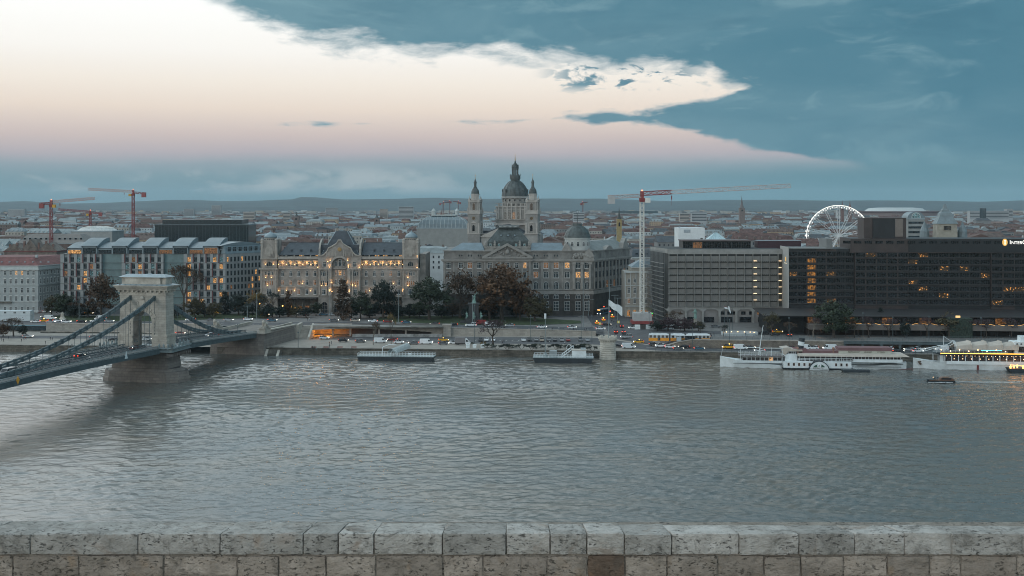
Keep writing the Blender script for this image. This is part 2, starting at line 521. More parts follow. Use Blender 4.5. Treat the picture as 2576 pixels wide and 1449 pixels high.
tag(b.build('street_markings',wh),kind='structure')
b=MB()
for yy in (4.2,5.7,8.2,9.7):
    for k in range(60):
        X=72+k*6;X2=X+6
        b.quad((X,Yf(X)+yy,gz(X,Yf(X)+yy)+.08),(X2,Yf(X2)+yy,gz(X2,Yf(X2)+yy)+.08),(X2,Yf(X2)+yy+.22,gz(X2,Yf(X2)+yy)+.08),(X,Yf(X)+yy+.22,gz(X,Yf(X)+yy)+.08))
tag(b.build('tram_tracks',M('rail_steel',(.25,.25,.25),.35,.1,1,metal=.8)),kind='structure')

# quay wall to the river, and the stone embankment walls
def wall_strip(name,label,m,x0,x1,n,yfn,ztop,zbot,thick=.8,cap=None,cat='wall',out=None):
    r=thing(name,label,cat,(x0,yfn(x0),zbot if not callable(zbot) else zbot(x0)))
    ox,oy,oz=r.location
    b=MB();c=MB()
    for i in range(n):
        Xa=x0+(x1-x0)*i/n;Xb_=x0+(x1-x0)*(i+1)/n
        ya,yb=yfn(Xa),yfn(Xb_)
        za,zb=(ztop(Xa),ztop(Xb_)) if callable(ztop) else (ztop,ztop)
        q0=(zbot(Xa) if callable(zbot) else zbot);q1=(zbot(Xb_) if callable(zbot) else zbot)
        def seg(mb,z00,z01,z10,z11,o,t):
            mb._add([(Xa-ox,ya-o-oy,z00-oz),(Xb_-ox,yb-o-oy,z01-oz),(Xb_-ox,yb+t-oy,z01-oz),(Xa-ox,ya+t-oy,z00-oz),
                     (Xa-ox,ya-o-oy,z10-oz),(Xb_-ox,yb-o-oy,z11-oz),(Xb_-ox,yb+t-oy,z11-oz),(Xa-ox,ya+t-oy,z10-oz)],
                    [(0,3,2,1),(4,5,6,7),(0,1,5,4),(1,2,6,5),(2,3,7,6),(3,0,4,7)])
        seg(b,q0,q1,za-(.3 if cap else 0),zb-(.3 if cap else 0),0,thick)
        if cap: seg(c,za-.3,zb-.3,za,zb,.18,thick+.18)
    b.build('wall_face',m,r)
    if cap: c.build('coping',cap,r)
    return r


def brickmat(name,c1,c2,mortar,sx,sy,bump=.6,var=.5):
    m=bpy.data.materials.new(name);m.use_nodes=True
    N=m.node_tree.nodes;L=m.node_tree.links;p=N['Principled BSDF'];p.inputs['Roughness'].default_value=.9
    t=N.new('ShaderNodeTexCoord');mp=N.new('ShaderNodeMapping');L.new(t.outputs['Object'],mp.inputs[0]);mp.inputs['Rotation'].default_value=(R(90),0,0)
    br=N.new('ShaderNodeTexBrick');L.new(mp.outputs[0],br.inputs['Vector'])
    br.inputs['Scale'].default_value=1;br.inputs['Brick Width'].default_value=sx;br.inputs['Row Height'].default_value=sy;br.inputs['Mortar Size'].default_value=.03
    br.inputs['Color1'].default_value=tuple(c1)+(1,);br.inputs['Color2'].default_value=tuple(c2)+(1,);br.inputs['Mortar'].default_value=tuple(mortar)+(1,)
    n=N.new('ShaderNodeTexNoise');n.inputs['Scale'].default_value=.3;n.inputs['Detail'].default_value=8;n.inputs['Roughness'].default_value=.7;L.new(t.outputs['Object'],n.inputs['Vector'])
    r=N.new('ShaderNodeMapRange');L.new(n.outputs[0],r.inputs[0]);r.inputs[1].default_value=.3;r.inputs[2].default_value=.7;r.inputs[3].default_value=1-var;r.inputs[4].default_value=1.15
    mx=N.new('ShaderNodeMix');mx.data_type='RGBA';mx.blend_type='MULTIPLY';mx.inputs[0].default_value=1
    L.new(br.outputs[0],mx.inputs[6]);L.new(r.outputs[0],mx.inputs[7]);L.new(mx.outputs[2],p.inputs['Base Color'])
    b=N.new('ShaderNodeBump');b.inputs['Strength'].default_value=bump;b.inputs['Distance'].default_value=.15;L.new(br.outputs['Fac'],b.inputs['Height']);b.invert=True;L.new(b.outputs[0],p.inputs['Normal'])
    MATS[name]=m
    return m


quaym=brickmat('quay_stone',(.13,.12,.10),(.20,.18,.15),(.05,.05,.045),2.2,.8,var=.65)
ashlar=brickmat('ashlar',(.36,.34,.30),(.31,.29,.26),(.22,.21,.19),2.4,.75,.3,.25)
pierst=brickmat('pier_stone',(.235,.212,.188),(.19,.17,.155),(.09,.085,.08),2.6,1.0,.5,.35)
rubble=brickmat('rubble_stone',(.27,.24,.20),(.20,.18,.155),(.11,.10,.09),.9,.4,.6,.5)
wall_strip('quay_wall','dark weathered stone quay wall along the river from under the bridge to the round turret',quaym,-132,60.2,60,lambda X: Yb(X)-.6,LZ,-2,1.2,quaym)
wall_strip('quay_wall','dark stained quay wall behind the moored white ships',quaym,60,420,60,lambda X: Yb(X)-.6,LZ,-2,1.2,stone_dk)
wall_strip('quay_wall','mossy stone quay wall beyond the chain bridge tower, under the strolling people',quaym,-420,-158,40,lambda X: Yb(X)-.6,LZ,-2,1.2,stone_dk)
wall_strip('embankment_wall','long pale stone wall between queueing traffic and the road behind the bridge tower',ashlar,-235,-150,20,lambda X: Yf(X),lambda X: gz(X,Yf(X)+.1)+1.0,LZ-.2,.9,stone_lt)
wall_strip('retaining_kerb','low grey stone wall under the long pale embankment wall behind the bridge tower',stone_dk,-235,-150,16,lambda X: Yf(X)-7,LZ+1.0,LZ-.2,.5,stone_lt)
wall_strip('embankment_wall','pale plain stone wall behind the parked cars, sinking towards the road junction',ashlar,-31,41,30,lambda X: Yf(X)-.8,lambda X: gz(X,Yf(X)+.1)+1.0,LZ-.2,.8,stone_lt)
wall_strip('platform_wall','patchy rubble retaining wall under the yellow tram stop',rubble,68,146,40,lambda X: Yf(X)-.3,lambda X: gz(X,Yf(X)+.1)+.1,LZ-.1,.6,stone_lt)
# tunnel front with lit portal, pillar beside it
tw=thing('tunnel_wall','long pale concrete flyover wall with an orange lit tunnel mouth','wall',(-96,555,LZ))
x1=-33.5
def tz(X): return gz(X,Yf(X)+.1)+1.1-LZ
b=MB();c=MB()
def tY(X): return lerp_pts(X,[(-100,-1.5),(-96,0),(-80,3.5),(-33,6.2)])
n=22
for i in range(n):
    Xa=-96+(x1+96)*i/n;Xb_=-96+(x1+96)*(i+1)/n
    for (mb,f0,f1,o) in ((b,0,None,0),(c,'cap',None,.2)):
        za0=0.0
        mid=(Xa+Xb_)/2
        opened=-94.8 < mid < -40
        zo=lerp_pts(mid,[(-95,3.6),(-75,3.9),(-60,3.3),(-48,2.6),(-40,1.9)])
        if f0 == 'cap': za0,za1,zb0,zb1=tz(Xa)-.5,tz(Xa),tz(Xb_)-.5,tz(Xb_)
        else: za0=zb0=(zo if opened else -.2);za1,zb1=tz(Xa)-.5,tz(Xb_)-.5
        mb._add([(Xa+96,tY(Xa)-o,za0),(Xb_+96,tY(Xb_)-o,zb0),(Xb_+96,tY(Xb_)+.9,zb0),(Xa+96,tY(Xa)+.9,za0),
                 (Xa+96,tY(Xa)-o,za1),(Xb_+96,tY(Xb_)-o,zb1),(Xb_+96,tY(Xb_)+.9,zb1),(Xa+96,tY(Xa)+.9,za1)],
                [(0,3,2,1),(4,5,6,7),(0,1,5,4),(1,2,6,5),(2,3,7,6),(3,0,4,7)])
b.build('wall_face',stone_lt,tw);c.build('coping',M('concrete_cap',(.40,.40,.38),.8,.1,.5),tw)
b=MB();b.box(-1,17,14.0,14.4,-.1,5.2);b.box(-1.2,-.8,0,14,-.1,5.2);b.build('tunnel_lining',M('tunnel_tile',(.42,.36,.30),.7,.2,.4),tw)
b=MB();b.box(-1,62.5,1.2,14,4.6,4.75);b.build('tunnel_ceiling',stone_dk,tw);MB().box(17,64,14.0,14.4,-.1,5.2).build('dimmed_lining',M('tunnel_painted_dim',(.12,.11,.11),.8,.2,.4),tw)  # rest of the lining coloured darker, painting the fade of the orange light
for X in (8.5,17,31,44): MB().box(X,X+.7,5.5,6.2,-.1,4.6).build('tunnel_column',M('tunnel_col',(.5,.45,.4),.7,.1,1),tw)
for X in (1.2,3.6,6.0,8.2):
    MB().box(X,X+1.0,6,6.4,4.3,4.5).build('tunnel_lamp',M('sodium',(1,.42,.06),emit=30),tw)
    lamp('lamp_light',tw,(X+.5,6,4.1),700,(1,.34,.04),.3)
lamp('lamp_light',tw,(14,6,4.1),60,(1,.34,.05),.3)
b=MB();b.box(19,62.4,1.0,1.5,-.1,1.5);b.build('parapet',M('painted_parapet',(.30,.30,.29),.8,.35,.4),tw)
pl=thing('stone_pillar','square pale stone pillar with a planted cap standing between the flyover and the plain wall','pillar',(-33.5,560.2,LZ))
MB().box(0,3.9,-1,2,-.2,5.2).build('shaft',ashlar,pl);MB().box(-.3,4.2,-1.3,2.3,5.2,5.8).build('cap',stone_lt,pl)
# quay stairs and promenade fittings come later
# ------------------------------------------------------------------ terrace parapet in front of the camera
def stone_mat(name,base,dark,pit,warm):
    m=bpy.data.materials.new(name);m.use_nodes=True
    N=m.node_tree.nodes;L=m.node_tree.links;p=N['Principled BSDF'];p.inputs['Roughness'].default_value=.88
    p.inputs['Specular IOR Level'].default_value=.25
    t=N.new('ShaderNodeTexCoord');oi=N.new('ShaderNodeObjectInfo')
    ad=N.new('ShaderNodeVectorMath');ad.operation='ADD';L.new(t.outputs['Object'],ad.inputs[0])
    ml=N.new('ShaderNodeVectorMath');ml.operation='SCALE';L.new(oi.outputs['Random'],ml.inputs['Scale']);ml.inputs[0].default_value=(37,53,11)
    L.new(ml.outputs[0],ad.inputs[1])
    def noi(s,d,r=.6,dist=0,st=None):
        v=ad.outputs[0]
        if st:
            mp=N.new('ShaderNodeMapping');L.new(v,mp.inputs[0]);mp.inputs['Scale'].default_value=st;mp.inputs['Rotation'].default_value=(0,R(35),0);v=mp.outputs[0]
        n=N.new('ShaderNodeTexNoise');n.inputs['Scale'].default_value=s;n.inputs['Detail'].default_value=d;n.inputs['Roughness'].default_value=r;n.inputs['Distortion'].default_value=dist
        L.new(v,n.inputs['Vector']);return n.outputs[0]
    def ramp(x,a,b,c0,c1):
        r=N.new('ShaderNodeValToRGB');L.new(x,r.inputs[0]);r.color_ramp.elements[0].position=a;r.color_ramp.elements[1].position=b
        r.color_ramp.elements[0].color=c0 if len(c0) == 4 else c0+(1,);r.color_ramp.elements[1].color=c1 if len(c1) == 4 else c1+(1,);return r.outputs[0]
    def mix(f,a,b,bt='MIX'):
        n=N.new('ShaderNodeMix');n.data_type='RGBA';n.blend_type=bt
        for k,q in ((0,f),(6,a),(7,b)):
            if isinstance(q,(int,float)): n.inputs[k].default_value=q
            elif isinstance(q,tuple): n.inputs[k].default_value=q
            else: L.new(q,n.inputs[k])
        return n.outputs[2]
    col=ramp(noi(5,7,.65),.32,.68,dark,base)
    rnd=ramp(oi.outputs['Random'],0,1,(.74,.73,.72),(1.14,1.12,1.11));col=mix(1,col,rnd,'MULTIPLY')
    col=mix(ramp(noi(2.2,5,.6,1.0),.58,.70,(0,0,0),(1,1,1)),col,tuple(warm)+(1,))
    stain=ramp(noi(3.4,8,.75,.8),.52,.68,(0,0,0),(.7,.7,.7));col=mix(stain,col,(.085,.08,.07,1))
    hole=noi(34,5,.7,.5,(.6,1,1.3));hm=ramp(hole,.36,.43,(1,1,1),(0,0,0));patchy=ramp(noi(3.5,3,.5),.4,.55,(.1,.1,.1),(1,1,1))
    hm2=mix(1,hm,patchy,'MULTIPLY');col=mix(hm2,col,tuple(pit)+(1,));L.new(col,p.inputs['Base Color'])
    h1=noi(22,8,.65,.3,(.6,1,1.2));h2=noi(8,6,.6)
    a=N.new('ShaderNodeMath');a.operation='MULTIPLY_ADD';L.new(h2,a.inputs[0]);a.inputs[1].default_value=.9;L.new(h1,a.inputs[2])
    s=N.new('ShaderNodeMath');s.operation='SUBTRACT';L.new(a.outputs[0],s.inputs[0]);L.new(hm2,s.inputs[1])
    b=N.new('ShaderNodeBump');b.inputs['Strength'].default_value=.75;b.inputs['Distance'].default_value=.035;L.new(s.outputs[0],b.inputs['Height']);L.new(b.outputs[0],p.inputs['Normal'])
    return m


def stone_block(name,m,parent,x0,x1,y0,y1,z0,z1,amp,seed,rad=.014,sk0=0,sk1=0):
    """one rough-hewn block: rounded box surface pushed about by noise"""
    st=.02
    b=MB();lo=Vector((x0+rad,y0+rad,z0+rad));hi=Vector((x1-rad,y1-rad,z1-rad));W=x1-x0
    def place(p):
        q=Vector((min(max(p.x,lo.x),hi.x),min(max(p.y,lo.y),hi.y),min(max(p.z,lo.z),hi.z)));d=p-q
        if d.length > 1e-6: p=q+d.normalized()*rad
        s=Vector((p.x*9+seed,p.y*9,p.z*9+seed*.37));s2=s*3.1
        n=noise.noise_vector(s)*amp+noise.noise_vector(s2)*amp*.55
        k=(p.x-x0)/W;tt=(p.y-y0)/(y1-y0)
        sk=(sk0*(1-k)+sk1*k)*tt
        return (p.x+n.x*.5+sk,p.y+n.y-(.0),p.z+n.z*.8)
    nx=max(2,int(W/st));ny=max(2,int((y1-y0)/st));nz=max(2,int((z1-z0)/st))
    def grid(na,nb,fn):
        o=len(b.v)
        for i in range(na+1):
            for j in range(nb+1): b.v.append(place(fn(i/na,j/nb)))
        for i in range(na):
            for j in range(nb):
                q=o+i*(nb+1)+j;b.f.append((q,q+nb+1,q+nb+2,q+1));b.m.append(0)
    grid(nx,nz,lambda u,v: Vector((x0+W*u,y0,z0+(z1-z0)*v)))
    grid(nx,ny,lambda u,v: Vector((x0+W*u,y0+(y1-y0)*v,z1)))
    grid(ny,nz,lambda u,v: Vector((x1,y0+(y1-y0)*u,z0+(z1-z0)*v)))
    grid(nz,ny,lambda u,v: Vector((x0,y0+(y1-y0)*v,z0+(z1-z0)*u)))
    return b.build(name,m,parent,smooth=True)


fm1=stone_mat('coping_limestone',(.47,.455,.43),(.30,.285,.262),(.11,.104,.096),(.30,.25,.21))
fm2=stone_mat('course_limestone',(.38,.33,.285),(.24,.207,.175),(.09,.08,.065),(.28,.21,.15))
fm3=stone_mat('rust_limestone',(.20,.145,.11),(.135,.098,.075),(.05,.03,.02),(.22,.14,.09))
pw=thing('stone_parapet','weathered limestone parapet wall of rough blocks running along the bottom of the view','wall',(0,10.57,61.6))
J1=[-160,-60,75,345,553,762,850,940,1113,1273,1384,1477,1571,1690,1860,2010,2150,2277,2395,2572,2700]
J2=[-140,30,197,410,596,700,820,945,1115,1215,1310,1376,1478,1573,1679,1806,1923,2015,2123,2233,2340,2418,2560,2700]
J3=[-150,60,260,470,620,790,960,1120,1290,1400,1520,1700,1850,1990,2160,2300,2480,2700]
k=10.57/FPX
rng=random.Random(3)
ZT=1.4
for i in range(len(J1)-1):
    x0,x1=(J1[i]-1288)*k,(J1[i+1]-1288)*k
    mid=(x0+x1)/2;dep=.47-(mid+5)*.022+rng.uniform(-.02,.02)
    cut=[.10,.10,.09,-.02,.0,.05,.08,.10,.1,.1,.08,.09,.1,.1,.12,.1,.1,.1,.1,.1]
    stone_block('coping_stone',fm1,pw,x0+.0035,x1-.0035,rng.uniform(-.012,.008),dep,ZT-.192,ZT+rng.uniform(-.006,.006),.007,i*7.3,.012,-mid*.03,-mid*.03)
for J,z0,z1,d in ((J2,ZT-.40,ZT-.205,.014),(J3,ZT-.62,ZT-.412,.02)):
    for i in range(len(J)-1):
        x0,x1=(J[i]-1288)*k,(J[i+1]-1288)*k
        m_=fm3 if (J is J2 and J[i] == 1478) else fm2
        stone_block('wall_stone',m_,pw,x0+.005,x1-.005,d+rng.uniform(-.01,.01),.3,z0+.004,z1-rng.uniform(.0,.008),.010,i*5.1+z0,.012)
MB().box(-6.2,6.2,.03,.44,0,ZT-.012).build('mortar_core',stone_mat('mortar',(.30,.27,.235),(.17,.15,.13),(.05,.045,.04),(.2,.17,.14)),pw)
# ------------------------------------------------------------------ chain bridge
iron=M('bridge_iron',(.075,.105,.115),.5,.2,.5)
iron_lt=M('bridge_rail',(.20,.25,.26),.5,.15,.6)
tstone=M('tower_stone',(.42,.395,.345),.85,.18,.35,bump=.25,bscale=1.2,tint=(.40,.37,.32))
tstone_d=M('tower_stone_brown',(.30,.26,.22),.9,.35,.3,bump=.4,bscale=1.5,tint=(.24,.20,.17))  # darker, browner copy of the tower stone for the arch reveal
zinc=M('zinc_roof',(.26,.32,.35),.5,.12,.3,metal=.2)
brz=-R(12)
bridge=thing('suspension_bridge','dark iron chain bridge with a square stone tower standing in the river','bridge',(-139.4,440,0),brz)
def bz(s): return 13.95-.00893*(s+99)-.000168*(s+99)*(s+15)


b=MB();st=6.0;s=-150
while s < 116:
    e=min(s+st,116)
    if not (-5 < s < 0): pass
    a0,a1=bz(max(s,-150)),bz(e)
    for (t0,t1,up,dn) in ((-9.5,9.5,0,.5),):
        b._add([(t0,s,a0-dn),(t1,s,a0-dn),(t1,e,a1-dn),(t0,e,a1-dn),(t0,s,a0+up),(t1,s,a0+up),(t1,e,a1+up),(t0,e,a1+up)],
               [(0,3,2,1),(4,5,6,7),(0,1,5,4),(1,2,6,5),(2,3,7,6),(3,0,4,7)])
    s=e
b.build('deck',asphalt,bridge)
def strip(mb,t0,t1,d0,d1,s0,s1,st=6.0):
    s=s0
    while s < s1-.01:
        e=min(s+st,s1);a0,a1=bz(s),bz(e)
        mb._add([(t0,s,a0+d0),(t1,s,a0+d0),(t1,e,a1+d0),(t0,e,a1+d0),(t0,s,a0+d1),(t1,s,a0+d1),(t1,e,a1+d1),(t0,e,a1+d1)],
                [(0,3,2,1),(4,5,6,7),(0,1,5,4),(1,2,6,5),(2,3,7,6),(3,0,4,7)])
        s=e
for sg in (-1,1):
    for (s0,s1) in ((-150,-8),(8,78)):
        b=MB();x0,x1=sorted((sg*9.55,sg*9.8));strip(b,x0,x1,-1.75,-.35,s0,s1);strip(b,x0-.12,x1+.12,-1.95,-1.75,s0,s1);strip(b,x0-.1,x1+.1,-.35,-.2,s0,s1)
        b.build('girder',iron,bridge)
        b=MB();strip(b,x0,x1,.98,1.1,s0,s1);strip(b,x0,x1,-.15,-.03,s0,s1)
        s=s0
        while s < s1:
            e=min(s+1.1,s1);xm=(x0+x1)/2
            b.tube((xm,s,bz(s)),(xm,e,bz(e)+1),.05,n=3);b.tube((xm,s,bz(s)+1),(xm,e,bz(e)),.05,n=3);b.tube((xm,s,bz(s)),(xm,s,bz(s)+1),.045,n=3)
            s=e
        b.build('railing',iron_lt,bridge)
        # stiffening truss beside the carriageway
        b=MB();x0,x1=sorted((sg*4.35,sg*4.65));strip(b,x0,x1,1.25,1.5,s0,s1);strip(b,x0,x1,.0,.25,s0,s1)
        s=s0
        while s < s1:
            e=min(s+1.8,s1);xm=sg*4.5
            b.tube((xm,s,bz(s)),(xm,e,bz(e)+1.4),.1,n=4);b.tube((xm,s,bz(s)+1.4),(xm,e,bz(e)),.1,n=4);b.tube((xm,s,bz(s)),(xm,s,bz(s)+1.4),.09,n=4)
            s=e
        b.build('truss',iron,bridge)
for t_ in (-9.4,5.4): b=MB();strip(b,t_,t_+4,.005,.14,-150,78);b.build('footway',paving_grey,bridge)
# chains
def chain_z(s):
    if s <= -3: return 14.9+16.6*(max(0,(s+101)/98.0)) ** 2 if s > -101 else 14.9+16.6*((-101-s)/98.0) ** 2
    return 10.9+20.4*max(0,(70-s)/67.0) ** 1.75
hang=0
for sg in (-1,1):
    for (s0,s1) in ((-150,-3.2),(3.2,70)):
        b=MB();n=int((s1-s0)/3.6);ds=(s1-s0)/n;j=MB()
        for i in range(n):
            a,c=s0+i*ds,s0+(i+1)*ds
            za,zc=chain_z(a),chain_z(c)
            for (dz0,dz1) in ((.12,.78),(-.78,-.12)):
                for xw in ((-.28,-.08),(.08,.28)):
                    x0,x1=sg*5+xw[0],sg*5+xw[1]
                    b._add([(x0,a,za+dz0),(x1,a,za+dz0),(x1,c,zc+dz0),(x0,c,zc+dz0),(x0,a,za+dz1),(x1,a,za+dz1),(x1,c,zc+dz1),(x0,c,zc+dz1)],
                           [(0,3,2,1),(4,5,6,7),(0,1,5,4),(1,2,6,5),(2,3,7,6),(3,0,4,7)])
            j.box(sg*5-.42,sg*5+.42,c-.35,c+.35,zc-.85,zc+.92);j.tube((sg*5,a,za+.85),(sg*5,c,zc+.85),.03,n=3)
            if c < 66 and not (c < -118):
                if zc-bz(c) > 1.8:
                    MB().tube((sg*5,c,bz(c)),(sg*5,c,zc-.4),.07,n=4).build('hanger',iron,bridge);hang += 1
                m_=c-ds/2;zm=(za+zc)/2
        ch=b.build('chain',M('chain_iron',(.10,.145,.16),.42,.2,.5),bridge)
        j.build('link_joint',iron,ch)
# river pier and tower
b=MB()
def hexp(tl,sl,nose,z0,z1,k=1.0):
    p0=[(-tl,-sl),(tl,-sl),(tl+nose*.6,-sl*.62),(tl+nose,0),(tl+nose*.6,sl*.62),(tl,sl),(-tl,sl),(-tl-nose*.6,sl*.62),(-tl-nose,0),(-tl-nose*.6,-sl*.62)]
    n=len(p0)
    return [(x,y,z0) for x,y in p0]+[(x*k,y*k,z1) for x,y in p0],[tuple(range(n))[::-1],tuple(range(n,2*n))]+[(i,(i+1) % n,n+(i+1) % n,n+i) for i in range(n)]
b._add(*hexp(12.2,7.3,6.2,-3,1.6,.985));b._add(*hexp(11.9,7.0,5.8,1.6,4.0,.97));b._add(*hexp(11.3,6.4,4.6,4.0,5.0,.86))
b.build('pier_footing',pierst,bridge)
b=MB();b.frus(-11.6,11.6,-5.3,5.3,4.8,-10.9,10.9,-4.8,4.8,11.1)
b.box(-12.2,12.2,-6.0,6.0,11.1,11.6)
for i in range(9):
    for t in (-15.0,-13.2,12.2): b.prism([(t,9.6),(t+2.6,9.9),(t+2.6,11.1),(t,11.1)] if t > 0 else [(t,9.9),(t+2.4,9.6),(t+2.4,11.1),(t,11.1)],'y',-7.3+i*1.7,-6.9+i*1.7)
b.build('pier_shaft',pierst,bridge)
# walk-around platform
b=MB();b.prism([(-15.0,-8),(15.0,-8),(14.4,8),(-14.4,8)],'z',11.6,12.0);b.prism([(-14.6,-7.6),(14.6,-7.6),(14.0,7.6),(-14.0,7.6)],'z',12.0,12.75)
b.build('platform',iron_lt,bridge)
for sg in (-1,1):
    b=MB()
    for (p,q) in (((9.6,-7.9),(14.9,-7.9)),((14.9,-7.9),(14.3,7.9)),((14.3,7.9),(9.6,7.9))):
        n=3 if abs(p[1]-q[1]) < 1 else 6
        for i in range(n+1):
            x=p[0]+(q[0]-p[0])*i/n;y=p[1]+(q[1]-p[1])*i/n;b.box(sg*x-.28,sg*x+.28,y-.28,y+.28,12.7,14.2);b.lathe([(.42,14.2),(.42,14.35),(.2,14.7),(.02,14.9)],sg*x,y,6)
        b.tube((sg*p[0],p[1],13.1),(sg*q[0],q[1],13.1),.32,n=4)
    b.build('platform_parapet',iron_lt,bridge)
tw_=[]
def archpoly(hw,zt,zb,hw_t,ah=3.9,zs=22.4,n=10):
    p=[(-hw,zb),(-hw_t,zt),(hw_t,zt),(hw,zb),(ah,zb),(ah,zs)]
    p += [(ah*math.cos(PI*i/n),zs+ah*math.sin(PI*i/n)) for i in range(1,n)]
    p += [(-ah,zs),(-ah,zb)]
    return p
b=MB();b.prism(archpoly(9.85,32.2,12.6,9.45),'y',-3.0,3.0);tower=b.build('tower',brickmat('tower_ashlar',(.43,.405,.355),(.36,.34,.30),(.25,.235,.21),2.2,.9,.3,.3),bridge)
b=MB()
for sg in (-1,1):
    x0,x1=sorted((sg*3.92,sg*10.3))
    for k in range(5): b.box(x0+(0 if k % 2 else .15),x1-(0 if k % 2 else .15),-3.5+.08*(k % 2),3.5-.08*(k % 2),12.62+k*.85,12.62+k*.85+.80)
    b.box(x0-.1,x1+.12,-3.65,3.65,16.9,17.25);b.box(x0-.1,x1+.05,-3.5,3.5,17.25,17.6)
    for k in range(8):
        w=1.35 if k % 2 else .9
        xa,xb_=sorted((sg*3.92,sg*(3.92+w)));b.box(xa,xb_,-3.25,3.25,17.7+k*.6,17.7+k*.6+.5)
for i in range(11):     # voussoirs
    a0=PI*(i+.08)/11;a1=PI*(i+.92)/11;r0=3.92;r1=6.0 if i % 2 else 5.2
    q=[(r0*math.cos(a0),22.4+r0*math.sin(a0)),(r1*math.cos(a0),22.4+r1*math.sin(a0)),(r1*math.cos(a1),22.4+r1*math.sin(a1)),(r0*math.cos(a1),22.4+r0*math.sin(a1))]
    b.prism(q,'y',-3.3,-2.9)
b.build('rustication',tstone,tower)
b=MB();b.box(-3.88,-3.80,-2.9,2.9,12.9,22.4);b.build('arch_lining',tstone_d,tower)
# crest over the arch
b=MB();b.prism([(-1.0,28.0),(1.0,28.0),(1.15,29.5),(.9,30.8),(-.9,30.8),(-1.15,29.5)],'y',-3.5,-2.95);b.lathe([(.9,30.9),(1.0,31.3),(.75,31.8),(.3,32.2)],0,-3.2,8)
for sg in (-1,1):
    for k in range(5): b.ball((sg*(1.5+.16*k),-3.1,27.6+k*.65),.5-.04*k,6)
b.ball((0,-3.4,26.9),.6,8);b.box(-2.3,2.3,-3.35,-2.95,27.5,27.8)
b.build('crest',tstone,tower)
b=MB();b.box(-9.6,9.6,-3.15,3.15,32.2,32.45);b.box(-9.8,9.8,-3.3,3.3,32.45,32.7);b.box(-9.45,9.45,-3.0,3.0,32.7,34.3)
for i in range(11):
    x=-9.4+i*1.88;b.box(x-.22,x+.22,-3.9,-3.0,33.6,34.3);b.box(x-.22,x+.22,3.0,3.9,33.6,34.3)
    if i < 10: b.T=Matrix.Translation((x+.94,-3.0,33.3)) @ Matrix.Rotation(R(90),4,'X');b.lathe([(.36,0),(.36,.12),(.18,.2)],0,0,10);b.T=None
for i in range(4):
    y=-2.8+i*1.87
    for sg in (-1,1):
        x0,x1=sorted((sg*9.45,sg*10.3));b.box(x0,x1,y-.22,y+.22,33.6,34.3)
b.build('frieze',tstone,tower)
b=MB();b.box(-10.4,10.4,-4.0,4.0,34.3,34.6);b.frus(-10.5,10.5,-4.1,4.1,34.9,-11.3,11.3,-4.9,4.9,35.9);b.box(-11.35,11.35,-4.95,4.95,35.9,36.25)
for i in range(44): b.box(-10.5+i*.485,-10.5+i*.485+.27,-4.25,-4.0,34.6,34.9)
b.box(-10.2,10.2,-3.9,3.9,34.6,34.9)
b.build('cornice',tstone,tower)
b=MB();b.frus(-11.4,11.4,-5.0,5.0,36.25,-9.3,9.3,-3.3,3.3,36.62)
for i in range(9): b.box(-9+i*2.2,-8.7+i*2.2,-4.7,-3.4,36.4,36.62)
b.build('ledge_roof',zinc,tower)
b=MB();b.box(-7.3,7.3,-3.1,3.1,36.6,39.0);b.box(-9.1,9.1,-2.2,2.4,36.6,38.9);b.box(-7.7,7.7,-3.5,3.5,39.0,39.25);b.box(-9.5,9.5,-2.6,2.8,38.9,39.2);b.build('attic',tstone,tower)
b=MB();b.frus(-9.9,9.9,-3.7,3.7,39.3,-7.8,7.8,-.6,.6,40.3)
for i in range(27): 
    x=-7.7+i*.59;b._add([(x,-3.6,39.36),(x+.08,-3.6,39.36),(x+.08,-.6,40.38),(x,-.6,40.38)],[(0,1,2,3)])
b.box(.6,1.9,-.5,.5,40.3,40.5)
b.build('roof',zinc,tower)
# Pest abutment
b=MB();b.frus(-12.6,14.0,76.2,112,-3,-11.9,13.2,77.2,112,9.0);b.box(-12.2,13.5,76.9,112,9.0,9.5);b.build('abutment',pierst,bridge)
b=MB();b.box(10.0,10.6,82,116,9.5,10.7);b.box(-10.6,-10.0,82,116,9.5,10.7);b.box(9.9,10.7,82,116,10.7,10.85);b.box(-10.7,-9.9,82,116,10.7,10.85);b.build('approach_parapet',tstone,bridge)
# lamps along the footways
for s in (-88,-64,-40,-18,22,44,66):
    for sg in (-1,1):
        b=MB();b.lathe([(.3,0),(.3,.5),(.12,.7),(.09,3.3),(.2,3.4),(.05,3.6)],0,0,6);b.tube((-.7,0,3.3),(.7,0,3.3),.05);b.tube((0,0,3.4),(0,0,3.9),.05)
        for x in (-.7,0,.7): b.lathe([(.1,3.35+(.6 if x == 0 else 0)),(.2,3.7+(.6 if x == 0 else 0)),(.05,3.95+(.6 if x == 0 else 0))],x,0,6)
        b.build('lamp_post',iron,bridge,loc=(sg*5.9,s,bz(s)+.1))
b=MB()
b.T=Matrix.Translation((9.9,-92.5,bz(-92)-.3)) @ Matrix.Rotation(R(90),4,'Z')
b.prism([(0,-1.25),(.75,0),(0,1.25),(-.75,0)],'y',-.1,.05)
b.build('navigation_marker',M('marker_yellow',(.75,.36,.04),.5,.1,1),bridge)
b=MB();b.T=Matrix.Translation((9.9,-31.5,bz(-31)-.2)) @ Matrix.Rotation(R(90),4,'Z');b.prism([(-.9,-1),(.9,-1),(0,1.6)],'y',-.1,.05)
b.build('navigation_marker',M('marker_white',(.6,.68,.7),.5,.1,1),bridge)
